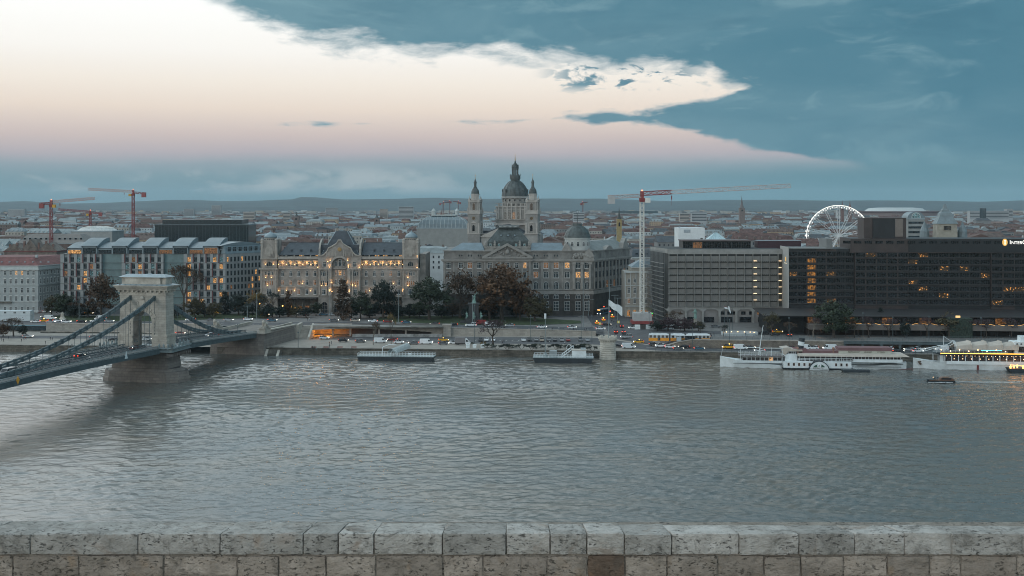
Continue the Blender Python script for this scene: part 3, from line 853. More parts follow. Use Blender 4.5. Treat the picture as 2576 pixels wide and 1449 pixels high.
# crouching lions on their pedestals
def lion(label,loc,rz):
    r=thing('stone_lion',label,'statue',loc,rz,'stone lions at the bridge end')
    b=MB()
    rings=[(-2.0,.9,.55,.55),(-1.7,1.15,.75,.85),(-1.0,1.25,.8,.95),(0,1.25,.75,.9),(.8,1.6,.85,1.2),(1.3,2.0,.9,1.3),(1.7,2.4,.8,.95),(2.1,2.5,.55,.6),(2.5,2.3,.35,.4)]
    n=10;vs=[];fs=[]
    for y,zc,rx,rzv in rings:
        for i in range(n): a=2*PI*i/n;vs.append((rx*math.cos(a),-y,zc+rzv*math.sin(a)))
    for j in range(len(rings)-1):
        for i in range(n): fs.append((j*n+i,j*n+(i+1) % n,(j+1)*n+(i+1) % n,(j+1)*n+i))
    fs.append(tuple(range(n)));fs.append(tuple(range(len(vs)-n,len(vs))));b._add(vs,fs)
    for sg in (-1,1):
        b.box(sg*.55-.22,sg*.55+.22,-3.2,-1.0,.05,.5);b.tube((sg*.55,-1.2,.4),(sg*.6,-1.2,1.9),.3,.45,6);b.box(sg*.8-.3,sg*.8+.3,.6,2.0,.05,.75);b.ball((sg*.5,-1.9,3.2),.2,6)
    b.box(-1,1,-3.3,2.3,-.2,.1);b.build('lion_body',tstone,r,smooth=False)
    b=MB();b.box(-1.5,1.5,-3.6,2.8,-2.2,-.2);b.box(-1.8,1.8,-3.9,3.1,-.5,-.2);b.box(-1.7,1.7,-3.8,3.0,-2.6,-2.2);b.build('pedestal',tstone,r)
def bw(t,s,z):
    v=Matrix.Rotation(brz,4,'Z') @ Vector((t,s,z));return (v.x-139.4,v.y+440,v.z)
lion('stone lion on a pedestal at the river corner nearer the stairs',bw(12.4,80.5,12.1),brz)
lion('stone lion on a pedestal at the bridge end, the one nearer the tower',bw(-11.2,80.5,12.1),brz)
# wing wall, stair and lower steps beside the abutment
ww=thing('wing_wall','tall pale stone wing wall with a small iron door beside the bridge abutment','wall',(-110.5,517,0))
b=MB();b._add([(0,0,-2),(7.5,32,2.6),(7.5,33,2.6),(-1,1,-2),(0,0,10.2),(7.5,32,9.6),(7.0,33,9.6),(-1,1,10.2)],[(0,3,2,1),(4,5,6,7),(0,1,5,4),(1,2,6,5),(2,3,7,6),(3,0,4,7)])
b.build('wall_face',ashlar,ww)
b=MB();b._add([(.35,-.3,10.2),(7.9,31.8,9.6),(7.2,33.3,9.6),(-1.2,1.3,10.2),(.35,-.3,10.7),(7.9,31.8,10.1),(7.2,33.3,10.1),(-1.2,1.3,10.7)],[(0,3,2,1),(4,5,6,7),(0,1,5,4),(1,2,6,5),(2,3,7,6),(3,0,4,7)])
b.build('coping',tstone,ww)
b=MB();b.T=Matrix.Translation((5.2,22.4,3.1)) @ Matrix.Rotation(math.atan2(32,7.5),4,'Z');b.box(-1.6,1.6,-.15,.1,0,3.4);b.build('door',M('steel_door',(.05,.07,.08),.6,.1,1),ww)
stt=thing('stone_stair','broad stone stair climbing from the sandy quay up to the bridge approach','stairs',(-101.5,547,LZ))
b=MB()
for i in range(28): b.box(0,4.6,i*.42,14,i*.19,(i+1)*.19)
b.build('step',stone_lt,stt)
b=MB();b._add([(4.6,-1,0),(5.6,-1,0),(5.6,12,0),(4.6,12,0),(4.6,-1,1.1),(5.6,-1,1.1),(5.6,12,6.4),(4.6,12,6.4)],[(0,3,2,1),(4,5,6,7),(0,1,5,4),(1,2,6,5),(2,3,7,6),(3,0,4,7)]);b.box(-1.3,0,2,12,0,6.8);b.build('stair_wall',tstone,stt)
ls=thing('landing_steps','short flight of stone steps between two sloping pale ramps going down into the river','stairs',(-108.5,511,0))
b=MB()
for i in range(9): b.box(0,6,-.2+i*.55,7,-.6+i*.42,-.18+i*.42)
b.build('step',stone_dk,ls)
b=MB()
for x in (-1.2,4.0): b._add([(x,-2,-1.5),(x+1.1,-2,-1.5),(x+1.1,5,-1.5),(x,5,-1.5),(x,-2,-.6),(x+1.1,-2,-.6),(x+1.1,5,3.3),(x,5,3.3)],[(0,3,2,1),(4,5,6,7),(0,1,5,4),(1,2,6,5),(2,3,7,6),(3,0,4,7)])
b.build('ramp',tstone,ls)
# ------------------------------------------------------------------ building kit
def glassmat(name,lit=0,col=(1,.5,.18),base=(.02,.028,.033),rough=.12,var=.6,scale=1.6,th=(.38,.66)):
    if name in MATS: return MATS[name]
    m=bpy.data.materials.new(name);m.use_nodes=True
    N=m.node_tree.nodes;L=m.node_tree.links;p=N['Principled BSDF']
    oi=N.new('ShaderNodeObjectInfo');t=N.new('ShaderNodeTexCoord')
    ad=N.new('ShaderNodeVectorMath');ad.operation='SCALE';ad.inputs[0].default_value=(71,23,41);L.new(oi.outputs['Random'],ad.inputs['Scale'])
    a2=N.new('ShaderNodeVectorMath');a2.operation='ADD';L.new(t.outputs['Object'],a2.inputs[0]);L.new(ad.outputs[0],a2.inputs[1])
    n=N.new('ShaderNodeTexNoise');n.inputs['Scale'].default_value=scale;n.inputs['Detail'].default_value=3;L.new(a2.outputs[0],n.inputs['Vector'])
    p.inputs['Roughness'].default_value=rough
    r=N.new('ShaderNodeValToRGB');L.new(n.outputs[0],r.inputs[0]);r.color_ramp.elements[0].position=th[0];r.color_ramp.elements[1].position=th[1]
    if lit:
        r.color_ramp.elements[0].color=(.10*col[0],.10*col[1],.10*col[2],1) if th[0] < .5 else (.006,.003,.001,1);r.color_ramp.elements[1].color=tuple(col)+(1,)
        p.inputs['Base Color'].default_value=(.05,.04,.03,1);L.new(r.outputs[0],p.inputs['Emission Color']);p.inputs['Emission Strength'].default_value=lit
    else:
        r.color_ramp.elements[0].color=tuple(x*.5 for x in base)+(1,);r.color_ramp.elements[1].color=tuple(min(1,x*(1+var*3)) for x in base)+(1,)
        L.new(r.outputs[0],p.inputs['Base Color'])
    MATS[name]=m
    return m


glass=glassmat('window_glass')
glass_lit=glassmat('lit_window',1.0,(1,.50,.17))
glass_dim=glassmat('dim_window',.30,(.9,.42,.18))
glass_teal=glassmat('teal_glass',0,base=(.10,.17,.18))
glass_bronze=glassmat('bronze_glass',0,base=(.012,.014,.016),rough=.06)
glass_amber=glassmat('amber_window',.42,(1,.40,.06),scale=.8,th=(.40,.60))
WINC={}


def window_mesh(w,h,style='rect',fm=None,gm=None,fw=.16,mull=(1,1),dep=.16,sur=None):
    key=(round(w,2),round(h,2),style,fm.name,gm.name,fw,mull,dep,sur)
    if key in WINC: return WINC[key]
    b=MB();b.mi=1
    n=8;hw=w/2
    if style == 'arch':
        zs=h-hw;pts=[(-hw,0),(hw,0),(hw,zs)]+[(hw*math.cos(PI*i/n),zs+hw*math.sin(PI*i/n)) for i in range(1,n)]+[(-hw,zs)]
        o=hw+fw;ptso=[(-o,-fw),(o,-fw),(o,zs)]+[(o*math.cos(PI*i/n),zs+o*math.sin(PI*i/n)) for i in range(1,n)]+[(-o,zs)]
    else:
        zs=h;pts=[(-hw,0),(hw,0),(hw,h),(-hw,h)];o=hw+fw;ptso=[(-o,-fw),(o,-fw),(o,h+fw),(-o,h+fw)]
    b._add([(x,-.04,z) for x,z in pts],[tuple(range(len(pts)))])
    b.mi=0;k=len(pts)
    vs=[(x,-dep,z) for x,z in ptso]+[(x,-dep,z) for x,z in pts]+[(x,-.0,z) for x,z in ptso]+[(x,-.0,z) for x,z in pts]
    fs=[]
    for i in range(k):
        j=(i+1) % k
        fs += [(i,j,k+j,k+i),(i,2*k+i,2*k+j,j),(k+i,k+j,3*k+j,3*k+i)]
    b._add(vs,fs)
    for i in range(1,mull[0]+1):
        x=-hw+w*i/(mull[0]+1);b.box(x-.05,x+.05,-.1,-.05,0,zs if style == 'rect' else h-.1)
    for i in range(1,mull[1]+1):
        z=h*(.68 if mull[1] == 1 else i/(mull[1]+1));b.box(-hw,hw,-.1,-.05,z-.05,z+.05)
    if sur == 'ped': b.prism([(-o-.25,h+.3),(o+.25,h+.3),(0,h+1.0)],'y',-.35,0);b.box(-o-.15,o+.15,-.3,0,-fw-.2,-fw)
    if sur == 'sill': b.box(-o-.15,o+.15,-.3,0,-fw-.2,-fw)
    if sur == 'hood': b.box(-o-.2,o+.2,-.35,0,h+.25,h+.45);b.box(-o-.15,o+.15,-.3,0,-fw-.2,-fw)
    me=b.mesh('window',[fm,gm]);WINC[key]=me
    return me


class Bld:
    def __init__(s,name,label,cat,loc,rz=0,group=None,cap=100):
        s.r=thing(name,label,cat,loc,rz,group);s.n=0;s.over=[];s.cap=cap;s.z0=loc[2]
        s.F=Matrix.Identity(4)
    def win(s,me,u,z,w=0,F=None,name='window'):
        Mx=(F or s.F) @ Matrix.Translation((u,w,z))
        if s.n < s.cap:
            o=bpy.data.objects.new(name,me);COL.objects.link(o);o.parent=s.r;o.matrix_local=Mx;s.n += 1;return o
        s.over.append((me,Mx))
    def finish(s):
        if not s.over: return
        vs=[];fs=[];mi=[];mats=[]
        for me,Mx in s.over:
            o=len(vs);vs += [tuple(Mx @ v.co) for v in me.vertices];idx=[]
            for m in me.materials:
                if m not in mats: mats.append(m)
                idx.append(mats.index(m))
            for p in me.polygons: fs.append(tuple(i+o for i in p.vertices));mi.append(idx[p.material_index])
        me=bpy.data.meshes.new('window');me.from_pydata(vs,[],fs)
        for m in mats: me.materials.append(m)
        me.polygons.foreach_set('material_index',mi)
        ob=bpy.data.objects.new('window_remainder' if False else 'window',me);COL.objects.link(ob);ob.parent=s.r;ob['kind']='stuff'
    def add(s,name,mb,mats,F=None,label=None,smooth=False):
        if F is not None: mb.v=[tuple(F @ Vector(p)) for p in mb.v]
        return mb.build(name,mats,s.r,smooth=smooth,label=label)


def sideframe(ox,oy,ex,ey):
    """facade frame in local coordinates from (ox,oy) to (ex,ey), outward side to the right-hand/front of travel"""
    a=math.atan2(ey-oy,ex-ox)
    return Matrix.Translation((ox,oy,0)) @ Matrix.Rotation(a,4,'Z'),math.hypot(ex-ox,ey-oy)


rg=random.Random(11)
cream=M('cream_stucco',(.34,.375,.38),.85,.12,.15,tint=(.29,.32,.32))
cream_tr=M('stucco_trim',(.42,.46,.46),.8,.08,.5)
redroof=M('red_roof',(.15,.055,.052),.8,.3,.4,bump=.3,bscale=3)
slate=M('slate_roof',(.050,.062,.075),.65,.2,.5,bump=.3,bscale=3)
wframe=M('white_frame',(.52,.54,.53),.6,.05,2)
dframe=M('dark_frame',(.05,.05,.05),.5,.1,1)

# --- 1 white classical palace at the far left
Yw=648.0;zb=5.5
def WX(px): return (px-96)*Yw/FPX
def WZ(py): return py2z(py,Yw)-zb
B=Bld('white_palace','long white classical office palace with a red tiled roof beside the finned office block','building',(px2x(96,Yw),Yw,zb))
xl=WX(-60);SF,SL=sideframe(0,0,6.5,28)
b=MB();b.prism([(xl,0),(0,0),(6.5,28),(6.5,40),(xl,40)],'z',0,WZ(677));B.add('wall',b,cream)
b=MB()
for (y0,y1,o) in ((679,676.5,.8),(718,716,.5),(758.5,756.5,.45),(670,668.3,.5),(786,780,.25)):
    z0,z1=WZ(y0),WZ(y1);b.box(xl,o,-o,.0,z0,z1)
    c=MB();c.box(-o,SL,-o-.01,0,z0+.01,z1-.01);c.v=[tuple(SF @ Vector(p)) for p in c.v];b._add(c.v,c.f)
b.box(xl,.15,-.2,.0,WZ(676.5),WZ(670));c=MB();c.box(0,SL,-.2,0,WZ(676.4),WZ(670.1));b._add([tuple(SF @ Vector(p)) for p in c.v],c.f)
B.add('cornice',b,cream_tr)
b=MB();b._add([(xl,.3,WZ(668.3)),(0,.3,WZ(668.3)),(6.2,28,WZ(668.3)),(6.2,40,WZ(668.3)),(xl,40,WZ(668.3)),(xl,9,WZ(648)),(-7,9,WZ(648)),(-2.5,28,WZ(648)),(-2.5,40,WZ(648)),(xl,40,WZ(648))],
       [(0,1,6,5),(1,2,7,6),(2,3,8,7),(5,6,7,8,9)]);rf=B.add('roof',b,redroof)
for k in range(9):
    x=xl+4+k*4.4;MB().box(x-.4,x+.4,3.2,4.2,WZ(661),WZ(658.5)).build('roof_hatch',zinc,rf)
MB().box(-6,-4.6,10,11,WZ(650),WZ(643)).build('chimney',cream,rf)
rows=[(686.6,2.1,'hood'),(708,2.4,'ped'),(730.3,2.6,'sill'),(752,3.0,'hood'),(777,2.1,'sill')]
for r_,(yc,h,su) in enumerate(rows):
    for k in range(11):
        u=WX(84.5-14.4*k);gm=glass
        if r_ == 0 and k in (2,3): gm=glass_lit
        B.win(window_mesh(1.15,h,'rect',wframe,gm,.15,(1,1),.16,su),u,WZ(yc)-h/2)
    for k in range(8):
        u=1.9+k*3.3
        B.win(window_mesh(1.15,h,'rect',wframe,glass,.15,(1,1),.16,su),u,WZ(yc)-h/2,F=SF)
b=MB();b.box(WX(30),WX(-20),-1.6,-.1,WZ(762),WZ(758));B.add('balcony',b,stone_dk)
B.finish()

# --- 2 office block with maroon fins and curved zinc roof
Ym=640.0
def OX(px): return (px-152)*Ym/FPX
def OZ(py): return py2z(py,Ym)-zb
B=Bld('finned_office','large pale office block with maroon fins and curved zinc attics behind the bridge tower','building',(px2x(152,Ym),Ym,zb))
om=M('office_stone',(.26,.28,.285),.8,.1,.4);fin=M('maroon_fin',(.10,.03,.035),.6,.1,1);spand=M('spandrel_grey',(.15,.17,.18),.6,.1,.4)
turq=M('turquoise_panel',(.12,.19,.20),.5,.12,.3);zinc2=M('zinc_sheet',(.16,.21,.235),.45,.1,.2,metal=.1)
W=OX(567);SF,SL=sideframe(W,0,W+17.5,24)
b=MB();b.prism([(0,.5),(OX(255),.5),(OX(255),2.5),(OX(306),2.5),(OX(306),.5),(OX(411),.5),(OX(411),2.5),(OX(462),2.5),(OX(462),.5),(W,.5),(W+17.5,24),(W+17.5,40),(0,40)],'z',0,OZ(638.6));B.add('wall',b,spand)
ylines=[638.6,661.2,678.7,696.1,713.6,731.1,748.6,766]
fb=MB();lb=MB()
for (g0,g1,off) in ((152,255,0),(306,411,1),(462,567,0)):
    b=MB();cols=[(g0+13.5+i*16.15) for i in range(6)]
    for r_ in range(7):
        z1,z0=OZ(ylines[r_]),OZ(ylines[r_+1]);hh=11.2*Ym/FPX
        edges=[g0]+[q for c in cols for q in (c-4.3,c+4.3)]+[g1]
        for i in range(0,len(edges),2): b.box(OX(edges[i]),OX(edges[i+1]),0,.49,z0+.12,z1-.1)
        for i,c in enumerate(cols):
            b.box(OX(c-4.3),OX(c+4.3),.1,.47,z0+.12,z0+.5)
            if (i+(r_ in (1,2,5,6))+off) % 2: fb.box(OX(c-4.3)-.55,OX(c-4.3)-.02,-.25,.02,z0+.1,z1-.1)
            rr=rg.random();gm=glass_lit if (rr < .05 or (g0 == 462 and rr < .24)) else (glass_dim if rr < .14 else (glass_teal if rr > .9 else glass))
            B.win(window_mesh(1.8,hh,'rect',dframe,gm,.04,(1,0),.06),OX(c),z0+.55,.48)
        lb.box(OX(g0)-.1,OX(g1)+.1,-.15,.3,z1-.1,z1+.1)
    B.add('pier',b,om)
B.add('fin',fb,fin)
for g0,g1 in ((255,306),(411,462)):
    tb=MB()
    for r_ in range(7):
        z1,z0=OZ(ylines[r_]),OZ(ylines[r_+1]);tb.box(OX(g0)+.02,OX(g1)-.02,1.9,2.48,z0,z0+1.3)
        for i,cx in enumerate((g0+15,g1-11)): B.win(window_mesh(3.1,1.9,'rect',dframe,glass_dim if rg.random() < .4 else glass,.05,(2,0),.08),OX(cx),z0+1.4,2.48)
        tb.box(OX(g0)+.02,OX(g1)-.02,2.2,2.46,z0+1.3,z1-.05)
        lb.box(OX(g0)+.02,OX(g1)-.02,-.1,.15,z1-.1,z1+.08)
    B.add('panel',tb,turq)
B.add('string_course',lb,dframe)
# side street front, cream stone with small windows
c=MB();c.box(0.02,SL,-.02,.5,0,OZ(637));B.add('side_wall',c,om,SF)
for r_ in range(8):
    z1=OZ(642+r_*17.6)
    for k in range(11):
        rr=rg.random();B.win(window_mesh(1.15,2.5,'rect',dframe,glass_lit if rr < .12 else (glass_dim if rr < .3 else glass),.05,(0,0),.05),1.6+k*2.55,z1-3.6,-.02,F=SF)
# attic bays with curved roofs
zp=OZ(638.6);at=[]
i=0;px=165.0
while px < 560:
    tall=i % 2 == 1;w=38.3;p1=min(px+w,566)
    x0,x1=OX(px),OX(p1);zt=OZ(619 if tall else 624.5);y0=1.2 if tall else 2.0
    f=MB();f.box(x0,x0+.55,y0,y0+14,zp,zt);f.box(x1-.55,x1,y0,y0+14,zp,zt);f.box(x0,x1,y0,y0+.8,zt-.9,zt)
    n=7;arc=[(y0+20*k/n,zt+4.2*math.sin(PI*.55*k/n)*(1 if tall else .72)) for k in range(n+1)]
    f.prism([(y0,zt-.3)]+[(a,z) for a,z in arc]+[(arc[-1][0],zt-.3)],'x',x0-(.3 if tall else 0),x1+(.3 if tall else 0))
    o=B.add('attic_bay',f,zinc2)
    gm=(glass_lit if i in (0,) else glass_dim if i in (6,8,9) else glass)
    g=window_mesh(x1-x0-1.2,zt-zp-1.1,'rect',dframe,gm,.03,(4,0),.1);q=inst(g,'attic_window',B.r,((x0+x1)/2,y0+.3,zp+.1))
    s_=MB()
    for k2 in range(14):
        xx=x0+.3+k2*(x1-x0)/14
        for (a,z),(a2,z2) in zip(arc,arc[1:]): s_.quad((xx,a,z+.03),(xx+.08,a,z+.09),(xx+.08,a2,z2+.09),(xx,a2,z2+.03))
    s_.build('roof_seam',zinc,o)
    px += w;i += 1
c=MB();c.frus(0,SL,-.2,12,zp,.5,SL,2.2,12,zp+4.5);n=10
c.prism([(-2+(SL+2)*k/n,zp+4.4+1.9*math.sin(PI*k/n)) for k in range(n+1)] ,'y',2.0,14)
B.add('side_attic',c,zinc2,SF)
for k in range(7): B.win(window_mesh(2.4,2.6,'rect',zinc,glass,.1,(1,1),.2),3+k*3.9,zp+1.0,.5,F=SF @ Matrix.Rotation(0,4,'X'),name='skylight')
B.finish()

# --- 3 the grand hotel palace with twin turrets
Yg=630.0;zg=6.0
gst=M('palace_stone',(.275,.255,.23),.85,.22,.22,bump=.3,bscale=1.0,tint=(.20,.185,.168));gst2=M('palace_trim',(.31,.29,.26),.85,.14,.5)
copper=M('turret_lead',(.20,.26,.29),.5,.12,.5,metal=.2)
def GX(px): return (px-855.3)*Yg/FPX
def GZ(py): return py2z(py,Yg)-zg
B=Bld('palace_hotel','pale stone palace hotel with twin domed turrets, curved centre gable and glowing top floor lights','building',(px2x(855.3,Yg),Yg,zg))
xL0,xL1,xC0,xC1,xR0,xR1=GX(656),GX(700),GX(802),GX(909),GX(1012),GX(1055)
zc=GZ(645)
for xa_,xb_ in ((xL1,xC0),(xC1,xR0)): b=MB();b.box(xa_,xb_,0,20,GZ(746),zc);b.box(xa_,xb_,5,20,0,GZ(746));B.add('wall',b,gst)
for x0,x1 in ((xL0,xL1),(xR0,xR1)): b=MB();b.box(x0,x1,-2.0,20,0,GZ(676));b.box(x0+.6,x1-.6,-1.2,12,GZ(676),GZ(604));B.add('turret_body',b,gst)
# centre block with the gable and the great arch cut right through its front sheet
half=[(0,604),(3.5,604.6),(8,613),(20,620),(28,624),(32,633),(40,641),(46,643),(54,641)]
top=[(GX(855.3+d),GZ(y)) for d,y in half];topL=[(-x,z) for x,z in top]
aw=4.35;zs=GZ(668);n=12
poly=[(xC0,0)]+topL[::-1]+top[1:]+[(xC1,0),(aw,0),(aw,zs)]+[(aw*math.cos(PI*k/n),zs+aw*math.sin(PI*k/n)) for k in range(1,n)]+[(-aw,zs),(-aw,0)]
poly[0]=(xC0,0);b=MB();b.prism(poly,'y',-1.6,.2);b.box(xC0+.01,xC1-.01,.2,20,0,zc-.2);ce=B.add('centre_block',b,gst)
b=MB()
for k in range(n):
    a0,a1=PI*k/n,PI*(k+1)/n;r0,r1=aw,aw+1.0
    b.prism([(r0*math.cos(a0),zs+r0*math.sin(a0)),(r1*math.cos(a0),zs+r1*math.sin(a0)),(r1*math.cos(a1),zs+r1*math.sin(a1)),(r0*math.cos(a1),zs+r0*math.sin(a1))],'y',-2.0,-1.55)
b.box(-aw-1,-aw,-2,-1.55,GZ(742),zs);b.box(aw,aw+1,-2,-1.55,GZ(742),zs)
allt=topL[::-1]+top[1:]
for (p,q) in zip(allt,allt[1:]): b.tube((p[0],-1.7,p[1]),(q[0],-1.7,q[1]),.42,n=5)
b.box(-.9,.9,-2.0,-1.4,GZ(604),GZ(602))
b.build('moulding',gst2,ce)
b=MB();b.T=Matrix.Translation((0,-1.62,GZ(627))) @ Matrix.Rotation(R(90),4,'X');b.lathe([(1.15,0),(1.15,.22),(.85,.3)],0,0,14);b.T=None;b.build('medallion',M('gilt',(.30,.19,.07),.5,.2,2),ce)
b=MB()
for sg in (-1,1):
    for d in (10,16,24,33): b.box(sg*d*.2172-.25,sg*d*.2172+.25,-1.85,-1.58,GZ(645),GZ(627+d*.25))
b.build('pilaster',gst2,ce)
# cornices, balconies
b=MB()
for x0,x1,yo in ((xL1,xC0,0),(xC1,xR0,0)):
    b.box(x0,x1,yo-1.1,yo,GZ(651.5),GZ(649));b.box(x0,x1,yo-.8,yo,GZ(649),GZ(645.5));b.box(x0,x1,yo-.25,yo,GZ(677),GZ(675));b.box(x0,x1,yo-1.0,yo,GZ(747),GZ(744.5));b.box(x0,x1,yo-.2,yo,GZ(722),GZ(720))
    for k in range(6):
        x=x0+(x1-x0)*k/5;b.box(x-.3,x+.3,-.9,0,GZ(645.5),GZ(641.5))
for x0,x1 in ((xL0,xL1),(xR0,xR1)): b.box(x0-.6,x1+.4,-2.9,0,GZ(677.5),GZ(675));b.box(x0-.1,x1+.1,-2.3,-1.9,GZ(750),GZ(748));b.box(x0,x1,-1.9,-1.1,GZ(652),GZ(650))
for sg in (-1,1):
    x0,x1=sorted((sg*(aw+1.0),sg*GX(909)));b.box(x0,x1,-2.8,-1.6,GZ(677.5),GZ(675));b.box(x0,x1,-2.2,-1.6,GZ(745),GZ(743))
b.box(-3.4,3.4,-1.2,.3,GZ(676),GZ(674.5));b.box(-3.6,3.6,-2.4,.3,GZ(720),GZ(718));b.box(-3.6,3.6,-2.4,-2.2,GZ(718),GZ(714))
B.add('cornice',b,gst2)
b=MB()
for sg in (-1,1):
    for d in (50,33,26):
        x=sg*d*.2172;b.cyl(x,-1.9,GZ(742),GZ(680),.5,.42,8);b.box(x-.7,x+.7,-2.5,-1.6,GZ(680),GZ(677.5))
for x0,x1 in ((xL0,xL1),(xR0,xR1)):
    for x in (x0+.8,x1-.8): b.cyl(x,-2.1,GZ(742),GZ(680),.45,.4,8)
B.add('column',b,gst2)
# turrets: little corner towers, drum and dome
for x0,x1 in ((xL0,xL1),(xR0,xR1)):
    xc=(x0+x1)/2;b=MB()
    for cx in (x0+.9,x1-.9):
        for cy in (-.9,7): b.lathe([(.75,GZ(650)),(.75,GZ(612)),(1.0,GZ(611)),(.8,GZ(607)),(.85,GZ(603)),(.4,GZ(600.5)),(.05,GZ(598.5))],cx,cy,8)
    b.build('corner_pinnacle',gst2,B.r)
    b=MB();b.prism([(xc-2.4,GZ(640)),(xc+2.4,GZ(640)),(xc+2,GZ(625)),(xc,GZ(612)),(xc-2,GZ(625))],'y',-1.6,-1.15);b.box(xc-1,xc+1,-1.75,-1.5,GZ(645),GZ(628));b.build('relief',gst2,B.r)
    b=MB();b.lathe([(3.3,GZ(606)),(3.3,GZ(599.5)),(3.55,GZ(599.2)),(3.55,GZ(598.4))],xc,3,16);dr=b.build('drum',gst2,B.r)
    for k in range(9):
        a=PI+PI*(k+.5)/9;b=MB();b.ball((xc+3.25*math.cos(a),3+3.25*math.sin(a),GZ(602.6)),.33,6,.8);b.build('oculus',dframe,dr)
    b=MB();b.lathe([(3.45,GZ(598.4)),(3.5,GZ(596)),(3.35,GZ(593.5)),(2.8,GZ(590.5)),(1.9,GZ(587.5)),(.9,GZ(585)),(.4,GZ(583)),(.12,GZ(580)),(.02,GZ(578.5))],xc,3,20);b.build('dome',copper,B.r,smooth=True)
# roofs
for x0,x1,h0,h1 in ((xL1,xC0-.2,1,0),(xC1+.2,xR0,0,1)):
    b=MB();b._add([(x0,.4,GZ(641.5)),(x1,.4,GZ(641.5)),(x1-h1*0,9,GZ(611.5)),(x0+h0*4.5,9,GZ(611.5)),(x0,18,GZ(641.5)),(x1,18,GZ(641.5))],[(0,1,2,3),(3,2,5,4),(0,3,4),(1,5,2)])
    b.box(x0+h0*4.5,x1,8.8,9.3,GZ(612),GZ(611));rf=B.add('roof',b,slate)
for x0,x1 in ((xL1,xC0),(xC1,xR0)):
    for k in (.3,.54,.78):
        x=x0+(x1-x0)*k;c=MB();c.prism([(x-.5,GZ(631)),(x+.5,GZ(631)),(x+.4,GZ(627.6)),(x-.4,GZ(627.6))],'y',2.6,5);c.build('roof_dormer',slate,rf)
b=MB();b._add([(GX(806),.3,GZ(643)),(GX(904.5),.3,GZ(643)),(GX(904.5),18,GZ(643)),(GX(806),18,GZ(643)),(GX(841),6,GZ(582)),(GX(870),6,GZ(582)),(GX(870),11,GZ(582)),(GX(841),11,GZ(582))],[(0,1,5,4),(1,2,6,5),(2,3,7,6),(3,0,4,7),(4,5,6,7)])
cr_=B.add('centre_roof',b,slate)
b=MB();b.box(GX(805.5),GX(905),1.5,17,GZ(643),GZ(616));b.build('roof_shoulder',slate,cr_)
for px in (843.5,868.5): MB().box(GX(px)-.5,GX(px)+.5,7,8,GZ(584),GZ(574)).build('chimney',gst,cr_)
b=MB();b.tube((GX(841),6,GZ(582)),(GX(806),.3,GZ(643)),.18,n=4);b.tube((GX(870),6,GZ(582)),(GX(904.5),.3,GZ(643)),.18,n=4);b.build('ridge_cap',zinc,cr_)
b=MB()
for px in (804.5,906): b.prism([(-1,GZ(645)),(-1,GZ(625)),(1.5,GZ(612)),(6,GZ(603)),(9,GZ(601)),(12,GZ(645))],'x',GX(px)-.45,GX(px)+.45)
B.add('gable_wall',b,gst2)
# windows
wf=wframe
for x0,x1,side in ((700,802,0),(909,1012,1)):
    for k in range(5):
        px=(x0+11+20.3*k) if side == 0 else (x0+12.5+20.4*k);x=GX(px)
        for dx in (-1.02,1.02): B.win(window_mesh(1.25,2.3,'rect',wf,glass_dim if rg.random() < .25 else glass,.08,(1,1),.12),x+dx,GZ(669.5))
        for yc,st_,h in ((694,'arch',2.7),(716.5,'rect',2.5),(740,'rect',2.6)):
            rr=rg.random();B.win(window_mesh(1.35,h,st_,wf,glass_dim if rr < .38 else glass,.1,(1,1),.14,'sill'),x,GZ(yc))
        if k % 2 == 0 or side: B.win(window_mesh(2.4,.7,'rect',dframe,glass_lit if k in (1,2,4) else glass,.05,(2,0),.08),x+1.5,GZ(644.6),-.1,name='attic_window')
        # glowing shallow vault and its lamps
        b=MB();b.prism([(x-2.0,GZ(657)),(x-1.7,GZ(655)),(x+1.7,GZ(655)),(x+2.0,GZ(657))],'y',-.55,-.02);b.build('vault_hood',gst2,B.r)
        for dx in (-2.15,2.15):
            b=MB();b.cyl(x+dx,-.5,GZ(665.6),GZ(664.4),.18,.26,6);b.build('wall_lamp',M('warm_lamp',(1,.55,.2),emit=3.5),B.r)
        lamp('lamp_light',B.r,(x,-.9,GZ(660.5)),190,(1,.5,.16),.3)
for xc,lights in ((GX(679),1),(GX(1033.5),1)):
    B.win(window_mesh(2.9,2.6,'arch',gst2,glass,.2,(2,1),.3),xc,GZ(669.5),-1.25)
    B.win(window_mesh(1.4,2.6,'arch',wf,glass,.1,(1,1),.16),xc,GZ(693),-2.02)
    for dx in (-1.9,1.9): B.win(window_mesh(.6,1.8,'rect',wf,glass,.08,(0,1),.1),xc+dx,GZ(692),-2.02)
    for dx in (-1.8,-.6,.6,1.8): B.win(window_mesh(.75,2.3,'rect',wf,glass_dim,.06,(0,1),.1),xc+dx,GZ(716),-2.02)
    B.win(window_mesh(2.2,2.6,'rect',wf,glass,.12,(2,1),.16,'sill'),xc,GZ(739),-2.02)
    B.win(window_mesh(4.4,7.0,'arch',stone_dk,glass_bronze,.2,(3,3),.2),xc,.1,-2.02,name='arched_window')
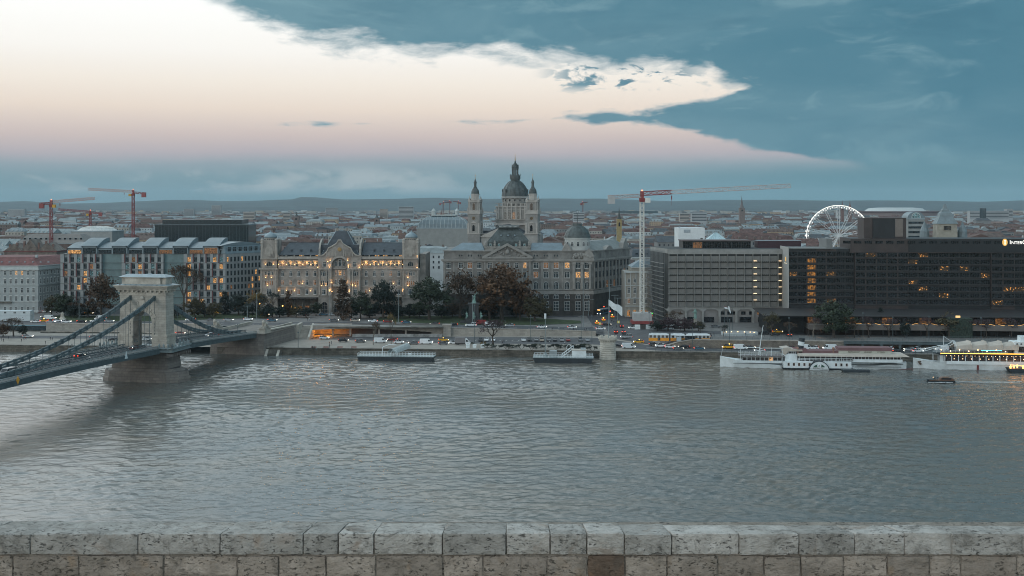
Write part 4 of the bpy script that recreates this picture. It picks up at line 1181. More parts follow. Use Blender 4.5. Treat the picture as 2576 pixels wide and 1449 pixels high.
for sg in (-1,1):
    xc=sg*38*.2172
    B.win(window_mesh(1.7,2.5,'rect',wf,glass,.1,(2,1),.14),xc,GZ(670.5),-1.62)
    B.win(window_mesh(1.5,2.7,'arch',wf,glass,.1,(1,1),.14),xc,GZ(694),-1.62)
    for dx in (-1.5,1.5): B.win(window_mesh(.55,1.8,'rect',wf,glass,.06,(0,1),.1),xc+dx,GZ(692),-1.62)
    for dx in (-1.7,-.6,.6,1.7): B.win(window_mesh(.75,2.4,'rect',wf,glass_dim if sg > 0 else glass,.06,(0,1),.1),xc+dx,GZ(716.5),-1.62)
    B.win(window_mesh(2.2,2.6,'rect',wf,glass,.12,(2,1),.16,'sill'),xc,GZ(740),-1.62)
    B.win(window_mesh(3.5,8.0,'arch',gst2,glass_bronze,.25,(3,3),.3),xc,.1,-1.62,name='arched_window')
for dx,w,h in ((0,1.5,3.4),(-2.2,1.0,2.4),(2.2,1.0,2.4)): B.win(window_mesh(w,h,'rect',wf,glass,.12,(1,1),.2),dx,GZ(669),.2)
for dx,w in ((0,1.5),(-2.3,.8),(2.3,.8)):
    B.win(window_mesh(w,2.7,'rect',wf,glass_lit if dx == 0 else glass_dim,.12,(1,1),.2),dx,GZ(692.5),.2);B.win(window_mesh(w,2.5,'rect',wf,glass,.12,(1,1),.2),dx,GZ(715),.2)
B.win(window_mesh(6.4,8.6,'arch',gst2,glass_bronze,.25,(5,3),.3),0,.1,.2,name='arched_window')
# shadowed shopfront under the balcony
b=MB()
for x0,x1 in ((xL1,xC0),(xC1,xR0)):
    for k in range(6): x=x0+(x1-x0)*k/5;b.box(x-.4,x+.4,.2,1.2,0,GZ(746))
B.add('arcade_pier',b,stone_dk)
for x0,x1 in ((xL1,xC0),(xC1,xR0)):
    for k in range(5): B.win(window_mesh(3.2,5.2,'rect',dframe,glass_dim if k in (2,3) else glass_bronze,.1,(2,1),.1),x0+(x1-x0)*(k+.5)/5,.3,5.0,name='shop_window')
b=MB();b.prism([(-4.5,GZ(750)),(0,GZ(747)),(0,GZ(746.5)),(-4.5,GZ(749.4))],'x',xL1+.3,xC0-.3);B.add('glass_canopy',b,glass_bronze)
# warm uplights seen on the front
wl_m=M('warm_lamp',(1,.55,.2),emit=3.5)
for px,py,e,yo in ((801,672,140,-2.2),(830,671,160,-2.2),(878.5,671,160,-2.2),(905,672,140,-2.2),(669,664,90,-1.7),(690,664,90,-1.7),(671,697,70,-2.6),(685,697,70,-2.6),(675,717,90,-2.6),
                      (836.5,710.5,190,-2.3),(873.5,711,190,-2.3),(811,717,80,-2.3),(821.5,717,80,-2.3),(888,718,130,-2.3),(896,718,130,-2.3),(830.5,732,150,-2.4),(837,732,140,-2.4),(880,733,120,-2.4),
                      (702,731,70,-.6),(721,730,70,-.6),(741,731,90,-.6),(782,731,60,-.6),(761,713,90,-.6),(1014,731,120,-2.4),(1027,697,90,-2.6),(1027,717,100,-2.6),(1050,672,120,-2.3),(1050,646,100,-1.5),(990,713,80,-.6),(930,731,80,-.6),(826,657,70,-2.0),(832,654,50,-2.0),(876,654,60,-2.0),(1066,695,0,-1)):
    if e == 0: continue
    x=GX(px);z=GZ(py);b=MB();b.lathe([(.12,z-.25),(.24,z),(.2,z+.12)],x,yo,6);b.build('wall_lamp',wl_m,B.r);lamp('lamp_light',B.r,(x,yo-.15,z+.75),e*.36,(1,.5,.17),.15)
# east flank in warm shade
B.add('flank_wall',MB().box(xR1-.01,xR1+3.0,4,40,0,GZ(640)),gst);B.add('flank_wall',MB().box(xL0-.0,xL1,20.02,34,0,GZ(655)),gst)
B.finish()
# --- 4 domed ministry palace with pediment
Yp=638.0;zp0=5.4
pst=M('ministry_stone',(.215,.212,.20),.88,.2,.18,bump=.3,bscale=1.0,tint=(.135,.132,.125));pst2=M('ministry_trim',(.25,.245,.23),.85,.15,.4)
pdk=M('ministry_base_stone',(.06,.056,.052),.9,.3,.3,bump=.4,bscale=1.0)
patina=M('dark_metal_dome',(.075,.092,.092),.5,.25,.4,metal=.15,tint=(.05,.06,.06));bluezinc=M('blue_zinc_roof',(.13,.18,.21),.5,.15,.3,metal=.1)
def PX(px): return (px-1276)*Yp/FPX
def PZ(py): return py2z(py,Yp)-zp0
B=Bld('domed_ministry','broad soot-stained stone ministry palace with a carved pediment and dark metal domes','building',(px2x(1276,Yp),Yp,zp0))
def CX(z): return PX(1069.1+.25*z)
def CZ(z): return PZ(377.4+.25*z)
xa,xb,xc_,xd,xe=CX(185),CX(593),CX(1065),CX(1490),CX(1690)
SF,SL=sideframe(xe,0,xe+25.5,46)
zco=CZ(1115)
b=MB();b.prism([(xa,0),(xb,0),(xb,-1.2),(xc_,-1.2),(xc_,0),(xe,0),(xe+25.5,46),(xe+25.5,60),(xa,60)],'z',CZ(1440),zco);B.add('wall',b,pst)
b=MB();b.prism([(xa+.3,.3),(xe-.2,.3),(xe+25,46),(xe+25,60),(xa+.3,60)],'z',zco,CZ(1012));B.add('attic_wall',b,pst)
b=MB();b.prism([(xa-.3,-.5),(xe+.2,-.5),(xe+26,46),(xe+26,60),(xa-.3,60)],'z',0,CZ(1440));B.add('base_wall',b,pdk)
b=MB()
def ring(mb,z0,z1,o):
    mb.prism([(xa-o,-o),(xb-o,-o),(xb-o,-1.2-o),(xc_+o,-1.2-o),(xc_+o,-o),(xe+o*.6,-o),(xe+25.5+o,46),(xe+25.5,46),(xe,0.01),(xc_,.01),(xc_,0),(xa,0)],'z',z0,z1)
ring(b,CZ(1128),CZ(1115),.5);ring(b,CZ(1115),CZ(1098),1.1);ring(b,CZ(1450),CZ(1418),.7);ring(b,CZ(1020),CZ(1010),.35);ring(b,CZ(1408),CZ(1400),.35)
B.add('cornice',b,pst2)
b=MB()
x=CX(1066)
while x < xe-1: b.box(x,x+.95,-.35,.0,CZ(1398),CZ(1128));x += 5.66
for z in (1500,1580,1660): b.cyl(CX(z),-1.0,CZ(1398),CZ(1150),.8,.7,10);b.box(CX(z)-1.0,CX(z)+1.0,-1.8,0,CZ(1150),CZ(1128))
for z in (196,290,385,480,575): b.box(CX(z)-.4,CX(z)+.4,-.35,0,CZ(1398),CZ(1128))
for z in (600,680,760,900,980,1055): b.box(CX(z)-.5,CX(z)+.5,-1.6,-1.2,CZ(1398),CZ(1128))
B.add('pilaster',b,pst2)
c=MB()
for k in range(11): c.box(1+k*4.9,2+k*4.9,-.5,0,CZ(1398),CZ(1128))
B.add('side_pilaster',c,pst2,SF)
for ri,(zz,h,w,st_) in enumerate(((1187,3.0,2.5,'rect'),(1284,3.1,2.5,'rect'),(1398,4.0,2.3,'arch'))):
    for k,z in enumerate((1115,1217,1320,1430,1540,1630)):
        gm=glass
        if (ri,k) in ((1,4),(1,5),(0,3)): gm=glass_lit
        elif (ri,k) in ((1,0),(0,1),(0,2)): gm=glass_dim
        B.win(window_mesh(w,h,st_,wframe,gm,.15,(2,1),.2,'sill' if ri < 2 else None),CX(z),CZ(zz),-.02)
    for z in (237,362,453,548): B.win(window_mesh(2.4,h,st_,wframe,glass_dim if z == 453 and ri == 0 else glass,.15,(2,1),.2,'sill'),CX(z),CZ(zz),-.02)
    for z in (655,740,828,915,1000): B.win(window_mesh(2.2,h,st_,wframe,glass_lit if (z == 1000 and ri == 0) else glass,.15,(2,1),.2),CX(z),CZ(zz),-1.22)
    for k in range(10): B.win(window_mesh(1.9,h,st_,dframe,glass_dim if rg.random() < .15 else glass,.15,(1,1),.2),3.9+k*4.9,CZ(zz),-.02,F=SF)
for z in (1100,1128,1201,1229,1303,1331,345,371,440,466,537,562): B.win(window_mesh(.7,1.1,'rect',pst2,glass,.12,(0,0),.12),CX(z),CZ(1072),.28)
for k,z in enumerate((1115,1217,1320,1430,1540,1630)):
    B.win(window_mesh(2.6,2.6,'arch',wframe,glass,.1,(2,1),.2),CX(z),PZ(751),-.52)
    B.win(window_mesh(2.6,5.0,'rect',wframe,glass,.12,(2,2),.2),CX(z),PZ(781),-.52)
# pediment with carving
ap=(CX(828),CZ(938));e0,e1=CX(575),CX(1085);zp_=CZ(1072)
b=MB();b.prism([(e0+1.2,zp_),(e1-1.2,zp_),(ap[0],ap[1]-1.2)],'y',-1.6,8);pd=B.add('pediment',b,pst)
b=MB();b.box(e0,e1,-2.9,0,zp_-1.0,zp_);L_=math.hypot(ap[0]-e0,ap[1]-zp_)
for sg,ex in ((-1,e0),(1,e1)):
    b.prism([(ex,zp_),(ap[0],ap[1]),(ap[0],ap[1]-1.35),(ex-sg*2.8,zp_)] if sg < 0 else [(ex,zp_),(ex-2.8,zp_),(ap[0],ap[1]-1.35),(ap[0],ap[1])],'y',-2.9,8)
b.box(xb-.0,xc_,-1.3,0,CZ(1120),zp_-1.0)
b.build('cornice',pst2,pd)
b=MB();r2=random.Random(5)
for k in range(46):
    x=ap[0]+r2.uniform(-10.5,10.5);mh=(1-abs(x-ap[0])/13.5)*5.6;z=zp_+.4+r2.uniform(0,max(.2,mh-.9));b.ball((x,-1.65,z),r2.uniform(.3,.75),6,1.2)
b.ball((ap[0],-1.7,zp_+2.6),1.3,8,1.2);b.build('relief',pst2,pd)
# roofs and domes
b=MB()
for x0,x1 in ((CX(240),CX(600)),(CX(1060),CX(1415))):
    b._add([(x0,.8,CZ(1016)),(x1,.8,CZ(1016)),(x1-2,9,CZ(938)),(x0+(7 if x0 < 0 else 1),9,CZ(938)),(x0,22,CZ(1016)),(x1,22,CZ(1016))],[(0,1,2,3),(3,2,5,4),(0,3,4),(1,5,2)])
B.add('roof',b,bluezinc)
b=MB();b.box(CX(600),CX(1062),.5,20,CZ(1072),CZ(985));b.box(CX(600)-.2,CX(1062)+.2,.3,.6,CZ(985),CZ(970));B.add('parapet',b,pst2)
for z in (610,703,955,1048):
    b=MB();b.box(CX(z)-.8,CX(z)+.8,-.2,1.2,CZ(985),CZ(975));b.lathe([(.5,CZ(975)),(.75,CZ(955)),(.6,CZ(940)),(.75,CZ(932)),(.35,CZ(920)),(.32,CZ(915)),(.1,CZ(908))],CX(z),.5,8);b.build('attic_statue',pst2,B.r)
b=MB();b.box(CX(628),CX(1052),2.0,20,CZ(985),CZ(922));B.add('mansard_base',b,patina)
for k in range(5): B.win(window_mesh(1.0,1.3,'rect',wframe,glass_teal,.1,(0,0),.12),CX(658+86*k),CZ(968),2.0)
b=MB();prof=[(CX(1052),922),(CX(1040),905),(CX(1010),870),(CX(975),832),(CX(945),795),(CX(942),785)]
xm=(CX(628)+CX(1052))/2
for (r0,y0),(r1,y1) in zip(prof,prof[1:]):
    h0,h1=r0-xm,r1-xm;d0,d1=9*h0/(prof[0][0]-xm),9*h1/(prof[0][0]-xm)
    b.frus(xm-h0,xm+h0,11-d0,11+d0,CZ(y0),xm-h1,xm+h1,11-d1,11+d1,CZ(y1))
md=B.add('mansard_dome',b,patina)
b=MB()
for k in range(26):
    t_=-1+2*(k+.5)/26
    for (r0,y0),(r1,y1) in zip(prof,prof[1:]):
        h0,h1=r0-xm,r1-xm;d0,d1=9*h0/(prof[0][0]-xm),9*h1/(prof[0][0]-xm)
        b.tube((xm+t_*h0,11-d0,CZ(y0)),(xm+t_*h1,11-d1,CZ(y1)),.07,n=3)
b.build('standing_seam',patina,md)
for z in (765,835,903):
    b=MB();b.T=Matrix.Translation((CX(z),4.0,CZ(863))) @ Matrix.Rotation(R(75),4,'X');b.lathe([(.5,0),(.5,.5),(.3,.6)],0,0,10);b.T=None;b.build('oculus',zinc2,md)
b=MB();b.box(CX(735),CX(950),5,17,CZ(785),CZ(762));cr_=B.add('crest',b,patina)
b=MB()
for k in range(16): b.box(CX(745+k*12.6),CX(751+k*12.6),4.9,5.0,CZ(778),CZ(768))
b.build('crest_panel',M('pale_panel',(.42,.46,.46),.6,.1,1),cr_)
# round dome on the corner
rc=CX(1541);cyd=8.5
b=MB();b.lathe([(7.3,CZ(1010)),(7.3,CZ(975)),(7.05,CZ(972)),(7.05,CZ(898)),(7.5,CZ(894)),(7.5,CZ(885))],rc,cyd,28);dr=B.add('dome_drum',b,M('white_drum',(.40,.42,.41),.8,.1,.4))
for k in range(7):
    a=-PI+PI*(k+.5)/7;F=Matrix.Translation((rc+7.1*math.cos(a),cyd+7.1*math.sin(a),0)) @ Matrix.Rotation(a+PI/2,4,'Z');B.win(window_mesh(1.3,2.3,'arch',wframe,glass,.15,(1,1),.2),0,CZ(968),0,F=F)
b=MB();b.lathe([(7.5,CZ(885)),(7.3,CZ(868)),(6.9,CZ(850)),(6.3,CZ(825)),(5.3,CZ(800)),(4.2,CZ(780)),(2.9,CZ(765)),(2.6,CZ(764)),(2.6,CZ(742)),(2.7,CZ(740))],rc,cyd,32);dm=B.add('round_dome',b,patina,smooth=False)
b=MB()
for k in range(16):
    a=2*PI*k/16;pr=[(7.5,885),(7.3,868),(6.9,850),(6.3,825),(5.3,800),(4.2,780),(2.9,765)]
    for (r0,y0),(r1,y1) in zip(pr,pr[1:]): b.tube((rc+r0*math.cos(a),cyd+r0*math.sin(a),CZ(y0)),(rc+r1*math.cos(a),cyd+r1*math.sin(a),CZ(y1)),.1,n=3)
b.build('dome_rib',patina,dm)
b=MB();b.cyl(rc,cyd,CZ(740),CZ(640),.22,.12,6);b.ball((rc,cyd,CZ(690)),.4,8);b.T=Matrix.Translation((rc,cyd,CZ(622))) @ Matrix.Rotation(R(90),4,'X')
for k in range(12): b.tube((.7*math.cos(2*PI*k/12),.95*math.sin(2*PI*k/12),0),(.7*math.cos(2*PI*(k+1)/12),.95*math.sin(2*PI*(k+1)/12),0),.09,n=4)
b.T=None;b.build('finial',patina,dm)
# sculpted corner gables and the side roof
b=MB();b.prism([(CX(1375),CZ(1020)),(CX(1480),CZ(1020)),(CX(1450),CZ(960)),(CX(1425),CZ(935)),(CX(1400),CZ(965))],'y',.2,7)
for k in range(26): b.ball((CX(1495+k*8),-.2+(k % 3)*.3,CZ(1085-30*abs(math.sin(k*.9)))),.75,6,1.4)
b.prism([(CX(1590),CZ(1100)),(CX(1700),CZ(1100)),(CX(1690),CZ(1040)),(CX(1645),CZ(990)),(CX(1600),CZ(1040))],'y',-.6,1.0);B.add('corner_gable',b,pst2)
c=MB();c.prism([(18,CZ(1012)),(20,CZ(985)),(23,CZ(972)),(26,CZ(985)),(28,CZ(1012))],'y',.2,3);c.prism([(42,CZ(1012)),(43,CZ(960)),(46,CZ(905)),(49,CZ(960)),(50,CZ(1012))],'y',.2,3);B.add('side_gable',c,pst2,SF)
c=MB();c.frus(2,SL-1,1.2,22,CZ(1014),8,SL-2,9,14,CZ(925));B.add('side_roof',c,M('grey_metal_roof',(.20,.215,.21),.6,.15,.3),SF)
B.finish()

# --- basilica behind
Yk=850.0
def KZ(z): return py2z(377.3+.1519*z,Yk)-6
kst=M('basilica_stone',(.285,.28,.265),.85,.14,.15,tint=(.21,.206,.196));kst2=M('basilica_trim',(.36,.345,.32),.85,.12,.3)
kroof=M('basilica_dome_metal',(.07,.085,.085),.5,.3,.3,metal=.15,tint=(.045,.055,.055));gilt=M('gilded',(.45,.28,.08),.35,.2,1,metal=.7)
u=.0445
krz=-R(13)
B=Bld('basilica','great basilica with a ribbed dark dome and two clock towers rising above the roofs','church',(px2x(1163.5+.1519*684,Yk),Yk,6),krz)
def towerp(cx):
    q=MB();hw=4.55
    q.box(cx-hw,cx+hw,-hw,hw,0,KZ(1380));q.box(cx-hw,cx+hw,-hw,hw,KZ(1380),KZ(1060));tb_=q.build('clock_stage',kst,B.r)
    q=MB();q.box(cx-3.9,cx+3.9,-3.9,3.9,KZ(1060),KZ(850));q.build('belfry_stage',kst,B.r)
    q=MB();q.box(cx-5.0,cx+5.0,-5.0,5.0,KZ(1062),KZ(1042));q.box(cx-4.5,cx+4.5,-4.5,4.5,KZ(1042),KZ(1000));q.box(cx-5.0,cx+5.0,-5.0,5.0,KZ(1390),KZ(1372));q.box(cx-4.5,cx+4.5,-4.5,4.5,KZ(862),KZ(830))
    for a in range(4):
        q.T=Matrix.Translation((cx,0,0)) @ Matrix.Rotation(a*PI/2,4,'Z');q.prism([(-2.6,KZ(832)),(2.6,KZ(832)),(0,KZ(800))],'y',-4.9,-3.5);q.prism([(-2.4,KZ(1212)),(2.4,KZ(1212)),(0,KZ(1178))],'y',-5.0,-4.4)
        for s_ in (-1,1):
            q.cyl(s_*3.3,-4.1,KZ(1000),KZ(862),.42,.38,8);q.box(s_*3.9-.5,s_*3.9+.5,-4.9,-4.2,KZ(1372),KZ(1212));q.box(s_*1.9-.3,s_*1.9+.3,-4.8,-4.5,KZ(1372),KZ(1212));q.lathe([(.35,KZ(1042)),(.5,KZ(1010)),(.2,KZ(985)),(.3,KZ(970)),(.05,KZ(950))],s_*4.6,-4.6,6)
            q.lathe([(.3,KZ(830)),(.4,KZ(790)),(.15,KZ(770)),(.05,KZ(752))],s_*3.4,-3.4,6)
    q.T=None;q.build('tower_trim',kst2,B.r)
    q=MB();q.lathe([(3.1,KZ(830)),(3.1,KZ(745)),(3.45,KZ(742)),(3.45,KZ(728)),(3.0,KZ(725))],cx,0,12);q.build('tower_neck',kst2,B.r)
    q=MB();q.lathe([(2.9,KZ(725)),(2.95,KZ(700)),(2.75,KZ(675)),(2.2,KZ(648)),(1.4,KZ(628)),(1.3,KZ(625)),(1.3,KZ(610)),(.95,KZ(605)),(.95,KZ(550)),(1.3,KZ(546)),(1.0,KZ(525)),(.55,KZ(500)),(.3,KZ(492)),(.35,KZ(480)),(.1,KZ(470)),(.08,KZ(440))],cx,0,16);cu_=q.build('cupola',kroof,B.r)
    q=MB();q.ball((cx,0,KZ(470)),.32,8);q.box(cx-.09,cx+.09,-.09,.09,KZ(440),KZ(403));q.box(cx-.42,cx+.42,-.08,.08,KZ(418),KZ(413));q.build('cross',gilt,B.r)
    for a in (0,1):
        F=Matrix.Translation((cx,0,0)) @ Matrix.Rotation(a*PI/2,4,'Z')
        B.win(window_mesh(1.9,5.1,'arch',kst2,glass_bronze,.3,(0,0),.4),0,KZ(998),-3.92,F=F,name='belfry_opening');B.win(window_mesh(2.0,4.6,'arch',kst2,glass_bronze,.3,(0,0),.4),0,KZ(1345),-4.58,F=F,name='belfry_opening')
    q=MB();q.T=Matrix.Translation((cx,-4.55,KZ(1130))) @ Matrix.Rotation(R(90),4,'X');q.lathe([(1.15,0),(1.15,.15)],0,0,20);ck=q.build('clock_face',M('clock_black',(.03,.03,.03),.5,.1,1),B.r)
    q=MB();q.T=Matrix.Translation((cx,-4.72,KZ(1130))) @ Matrix.Rotation(R(90),4,'X')
    for k in range(12): a=2*PI*k/12;q.tube((.78*math.cos(a),.78*math.sin(a),0),(1.02*math.cos(a),1.02*math.sin(a),0),.07,n=4)
    for k in range(20): a=2*PI*k/20;a2=a+2*PI/20;q.tube((1.12*math.cos(a),1.12*math.sin(a),0),(1.12*math.cos(a2),1.12*math.sin(a2),0),.07,n=4)
    q.tube((0,0,0),(.5,-.35,0),.06,n=4);q.tube((0,0,0),(-.2,.85,0),.05,n=4);q.build('dial',gilt,ck)
    q=MB();q.box(cx-1.5,cx+1.5,-4.62,-4.55,KZ(1163),KZ(1097));q.build('clock_surround',M('surround',(.22,.22,.21),.8,.1,1),B.r)
towerp(-21.8);towerp(21.8)
dc=33.0;dx0=1.05
q=MB();q.box(dx0-12.8,dx0+12.8,dc-11,dc+13,0,KZ(1150));q.prism([(dx0-12.8,dc-9),(dx0-10.4,dc-11.6),(dx0+10.4,dc-11.6),(dx0+12.8,dc-9),(dx0+12.8,dc+13),(dx0-12.8,dc+13)],'z',KZ(1150),KZ(930));B.add('drum_base',q,kst)
q=MB()
for (z0,z1,o) in ((1250,1220,1.1),(1160,1150,.4),(950,928,.7),(885,878,.4),(990,975,.25)): q.prism([(dx0-12.8-o,dc-9-o),(dx0-10.4-o,dc-11.6-o),(dx0+10.4+o,dc-11.6-o),(dx0+12.8+o,dc-9-o),(dx0+12.8+o,dc+13),(dx0-12.8-o,dc+13)],'z',KZ(z0),KZ(z1))
for k in range(23): x=dx0-10.3+k*.94;q.box(x-.18,x+.18,dc-11.9,dc-11.5,KZ(928),KZ(885))
for k in range(7): x=dx0-10.2+k*3.4;q.box(x-.5,x+.5,dc-12.2,dc-11.4,KZ(1150),KZ(950));q.box(x-.45,x+.45,dc-12.2,dc-11.3,KZ(928),KZ(878))
B.add('drum_cornice',q,kst2)
for k,gm in ((1,glass_teal),(2,glass_teal),(3,glass_lit),(4,glass_teal)): B.win(window_mesh(2.2,5.4,'arch',kst2,glassmat('amber_dim',.45,(.9,.45,.2)) if k == 3 else glassmat('stained',0,base=(.10,.10,.095)),.25,(3,5),.3),dx0-10.2+1.7+k*3.4,KZ(1148),dc-11.62)
for s_ in (-1,1):
    q=MB();x=dx0+s_*11.6;q.lathe([(.9,KZ(1148)),(.6,KZ(1120)),(.7,KZ(1090)),(.45,KZ(1070)),(.4,KZ(1055)),(.1,KZ(1045))],x,dc-11,8);q.build('niche_statue',kst2,B.r)
q=MB();q.lathe([(9.6,KZ(930)),(9.6,KZ(800)),(10.6,KZ(795)),(10.9,KZ(785)),(10.2,KZ(770)),(10.1,KZ(762))],dx0,dc,32);B.add('drum',q,kst)
for k in range(8):
    a=-PI/2+(k-3.5)*PI/8*1.02;F=Matrix.Translation((dx0+9.65*math.cos(a),dc+9.65*math.sin(a),0)) @ Matrix.Rotation(a+PI/2,4,'Z');B.win(window_mesh(1.3,1.8,'rect',kst2,glass_bronze,.2,(0,0),.3,'ped'),0,KZ(852),0,F=F)
dp=[(10.15,762),(9.95,730),(9.75,700),(9.2,655),(8.3,610),(7.3,575),(6.2,543),(5.0,518),(3.9,502)]
q=MB();q.lathe([(r,KZ(z)) for r,z in dp]+[(3.5,KZ(495)),(3.6,KZ(470)),(4.0,KZ(455))],dx0,dc,40);dm=B.add('great_dome',q,kroof,smooth=False)
q=MB()
for k in range(16):
    a=2*PI*(k+.5)/16
    for (r0,z0),(r1,z1) in zip(dp,dp[1:]): q.tube((dx0+r0*math.cos(a),dc+r0*math.sin(a),KZ(z0)),(dx0+r1*math.cos(a),dc+r1*math.sin(a),KZ(z1)),.26-.01*k*0,n=4)
q.build('dome_rib',kroof,dm)
for k in range(8):
    a=2*PI*k/8+.2;q=MB();q.T=Matrix.Translation((dx0+9.2*math.cos(a),dc+9.2*math.sin(a),KZ(690))) @ Matrix.Rotation(a+PI/2,4,'Z');q.prism([(-.9,0),(.9,0),(.9,1.8),(0,2.4),(-.9,1.8)],'y',-.9,1.2);q.build('dome_dormer',kroof,dm)
q=MB();q.lathe([(4.1,KZ(460)),(4.1,KZ(405)),(3.9,KZ(404)),(3.9,KZ(402))],dx0,dc,16)
for k in range(10): a=2*PI*k/10;q.lathe([(.25,KZ(405)),(.3,KZ(390)),(.05,KZ(380))],dx0+4*math.cos(a),dc+4*math.sin(a),5)
for k in range(8): a=2*PI*(k+.5)/8;q.cyl(dx0+2.2*math.cos(a),dc+2.2*math.sin(a),KZ(402),KZ(275),.36,.33,6)
q.lathe([(2.7,KZ(300)),(2.7,KZ(268)),(2.9,KZ(262)),(2.4,KZ(245)),(2.1,KZ(222)),(1.6,KZ(205)),(.9,KZ(190)),(.6,KZ(180)),(.7,KZ(170)),(.3,KZ(155)),(.2,KZ(150))],dx0,dc,16)
for k in range(8): a=2*PI*k/8;q.lathe([(.14,KZ(262)),(.14,KZ(222)),(.02,KZ(212))],dx0+2.6*math.cos(a),dc+2.6*math.sin(a),5)
B.add('lantern',q,kroof)
q=MB();q.lathe([(.25,KZ(150)),(.45,KZ(135)),(.2,KZ(118)),(.3,KZ(105)),(.1,KZ(80)),(.08,KZ(70))],dx0,dc,8);q.box(dx0-.1,dx0+.1,dc-.1,dc+.1,KZ(72),KZ(42));q.box(dx0-.45,dx0+.45,dc-.08,dc+.08,KZ(55),KZ(50));B.add('cross',q,gilt)
q=MB();q.box(-27,27,0,12,0,KZ(1400));q.box(-17,17,-2.5,1,0,KZ(1440));q.box(-17,17,12,dc+20,0,KZ(1400));B.add('nave_wall',q,kst)
q=MB();q.prism([(-17,KZ(1400)),(17,KZ(1400)),(0,KZ(1235))],'y',0,dc-8);q.prism([(-26,KZ(1400)),(26,KZ(1400)),(20,KZ(1340)),(-20,KZ(1340))],'y',10,dc-8);B.add('nave_roof',q,slate)
q=MB();q.prism([(-18,KZ(1440)),(18,KZ(1440)),(0,KZ(1260))],'y',-3.2,0);q.box(-28,28,-.7,0,KZ(1400),KZ(1385));B.add('front_gable',q,kst2)
B.finish()

# --- 5 corner house by the crane
Yc=625.0;zc0=6
def HX(px): return (px-1610)*Yc/FPX
def HZ(py): return py2z(py,Yc)-zc0
B=Bld('corner_house','cream four-storey corner house with arched windows behind the crane mast','building',(px2x(1610,Yc),Yc,zc0))
hm=M('house_cream',(.30,.29,.26),.85,.12,.3)
x0,x1=HX(1573),HX(1652)
b=MB();b.box(x0,x1,0,22,0,HZ(684));b.box(x0+3.5,x1,1,20,HZ(684),HZ(672));B.add('wall',b,hm)
b=MB()
for y0,y1,o in ((686,682.5,1.0),(719,717.5,.4),(751,749,.4),(771,769,.5),(674,672,.6)): b.box(x0-o*.5+(3.5 if y0 < 680 else 0),x1,-o+(1 if y0 < 680 else 0),0+(1 if y0 < 680 else 0),HZ(y0),HZ(y1))
for k in range(7): b.box(x0+k*2.9-.2,x0+k*2.9+.2,-.25,0,HZ(749),HZ(686))
B.add('cornice',b,cream_tr)
b=MB();b.frus(x0+3.2,x1+.5,.6,20,HZ(672),x0+9,x1-2,8,12,HZ(655));B.add('roof',b,bluezinc)
for ri,(yc,h,st_,lit) in enumerate(((711,2.3,'arch',0),(737,2.8,'rect',0),(763,2.9,'rect',1),(796,3.6,'arch',2))):
    for k in range(5):
        px=(1581.5,1596.5,1611.5,1626,1640.5)[k]
        gm=glass if lit == 0 else (glass_dim if lit == 1 and k in (0,4) else glass if lit == 1 else glass_amber)
        B.win(window_mesh(1.1 if ri < 3 else 1.6,h,st_,wframe,gm,.12,(1,1),.16,'sill' if ri in (0,) else ('hood' if ri < 3 else None)),HX(px),HZ(yc))
b=MB();b.box(HX(1646),HX(1651),-1.6,-1.2,HZ(800),HZ(762));sg_=B.add('neon_sign',b,dframe)
b=MB();b.path([(HX(1647),-1.7,HZ(800)),(HX(1647),-1.7,HZ(764)),(HX(1650.5),-1.7,HZ(768)),(HX(1650.5),-1.7,HZ(800))],.16);b.build('neon_tube',M('neon_blue',(.12,.6,1),emit=5),sg_)
b=MB();b.box(HX(1637),HX(1643),-1.7,-1.5,HZ(789),HZ(786));b.build('neon_tube',M('neon_green',(.1,1,.1),emit=3),sg_)
b=MB();b.box(HX(1640),HX(1648),-1.7,-1.5,HZ(794),HZ(791.5));b.build('neon_tube',M('neon_red',(1,.12,.03),emit=3),sg_)
B.finish()
# houses down the side street
for k,(pxa,pxb,Y,ytop,lab,mm,rm) in enumerate(((1556,1600,735,655,'tall grey house with a brown attic roof next to the domed ministry',M('grey_house',(.26,.25,.235),.85,.2,.3),M('brown_roof',(.11,.08,.075),.8,.2,.4)),
                                                     (1590,1660,790,628,'pale house with a dark tiled roof above the cream corner house',M('pale_house',(.38,.38,.355),.85,.12,.3),slate))):
    z0=5.5;Bq=Bld('street_house',lab,'building',(px2x(pxa,Y),Y,z0));w=(pxb-pxa)*Y/FPX;h=py2z(ytop,Y)-z0-5
    Bq.add('wall',MB().box(0,w,0,24,0,h),mm);Bq.add('roof',MB().frus(-.4,w+.4,-.4,24,h,1,w-1,4.5,18,h+5),rm);Bq.add('cornice',MB().box(-.4,w,-.7,0,h-1,h-.1),cream_tr)
    for r_ in range(6):
        for c_ in range(int(w/3)): Bq.win(window_mesh(1.1,1.9,'rect',wframe,glass,.1,(1,1),.12),1.5+c_*3,h-4-r_*3.9)
    for c_ in range(3): Bq.add('skylight',MB().box(2.5+c_*3.6,4+c_*3.6,1.0,1.5,h+1.6,h+2.8),glass)

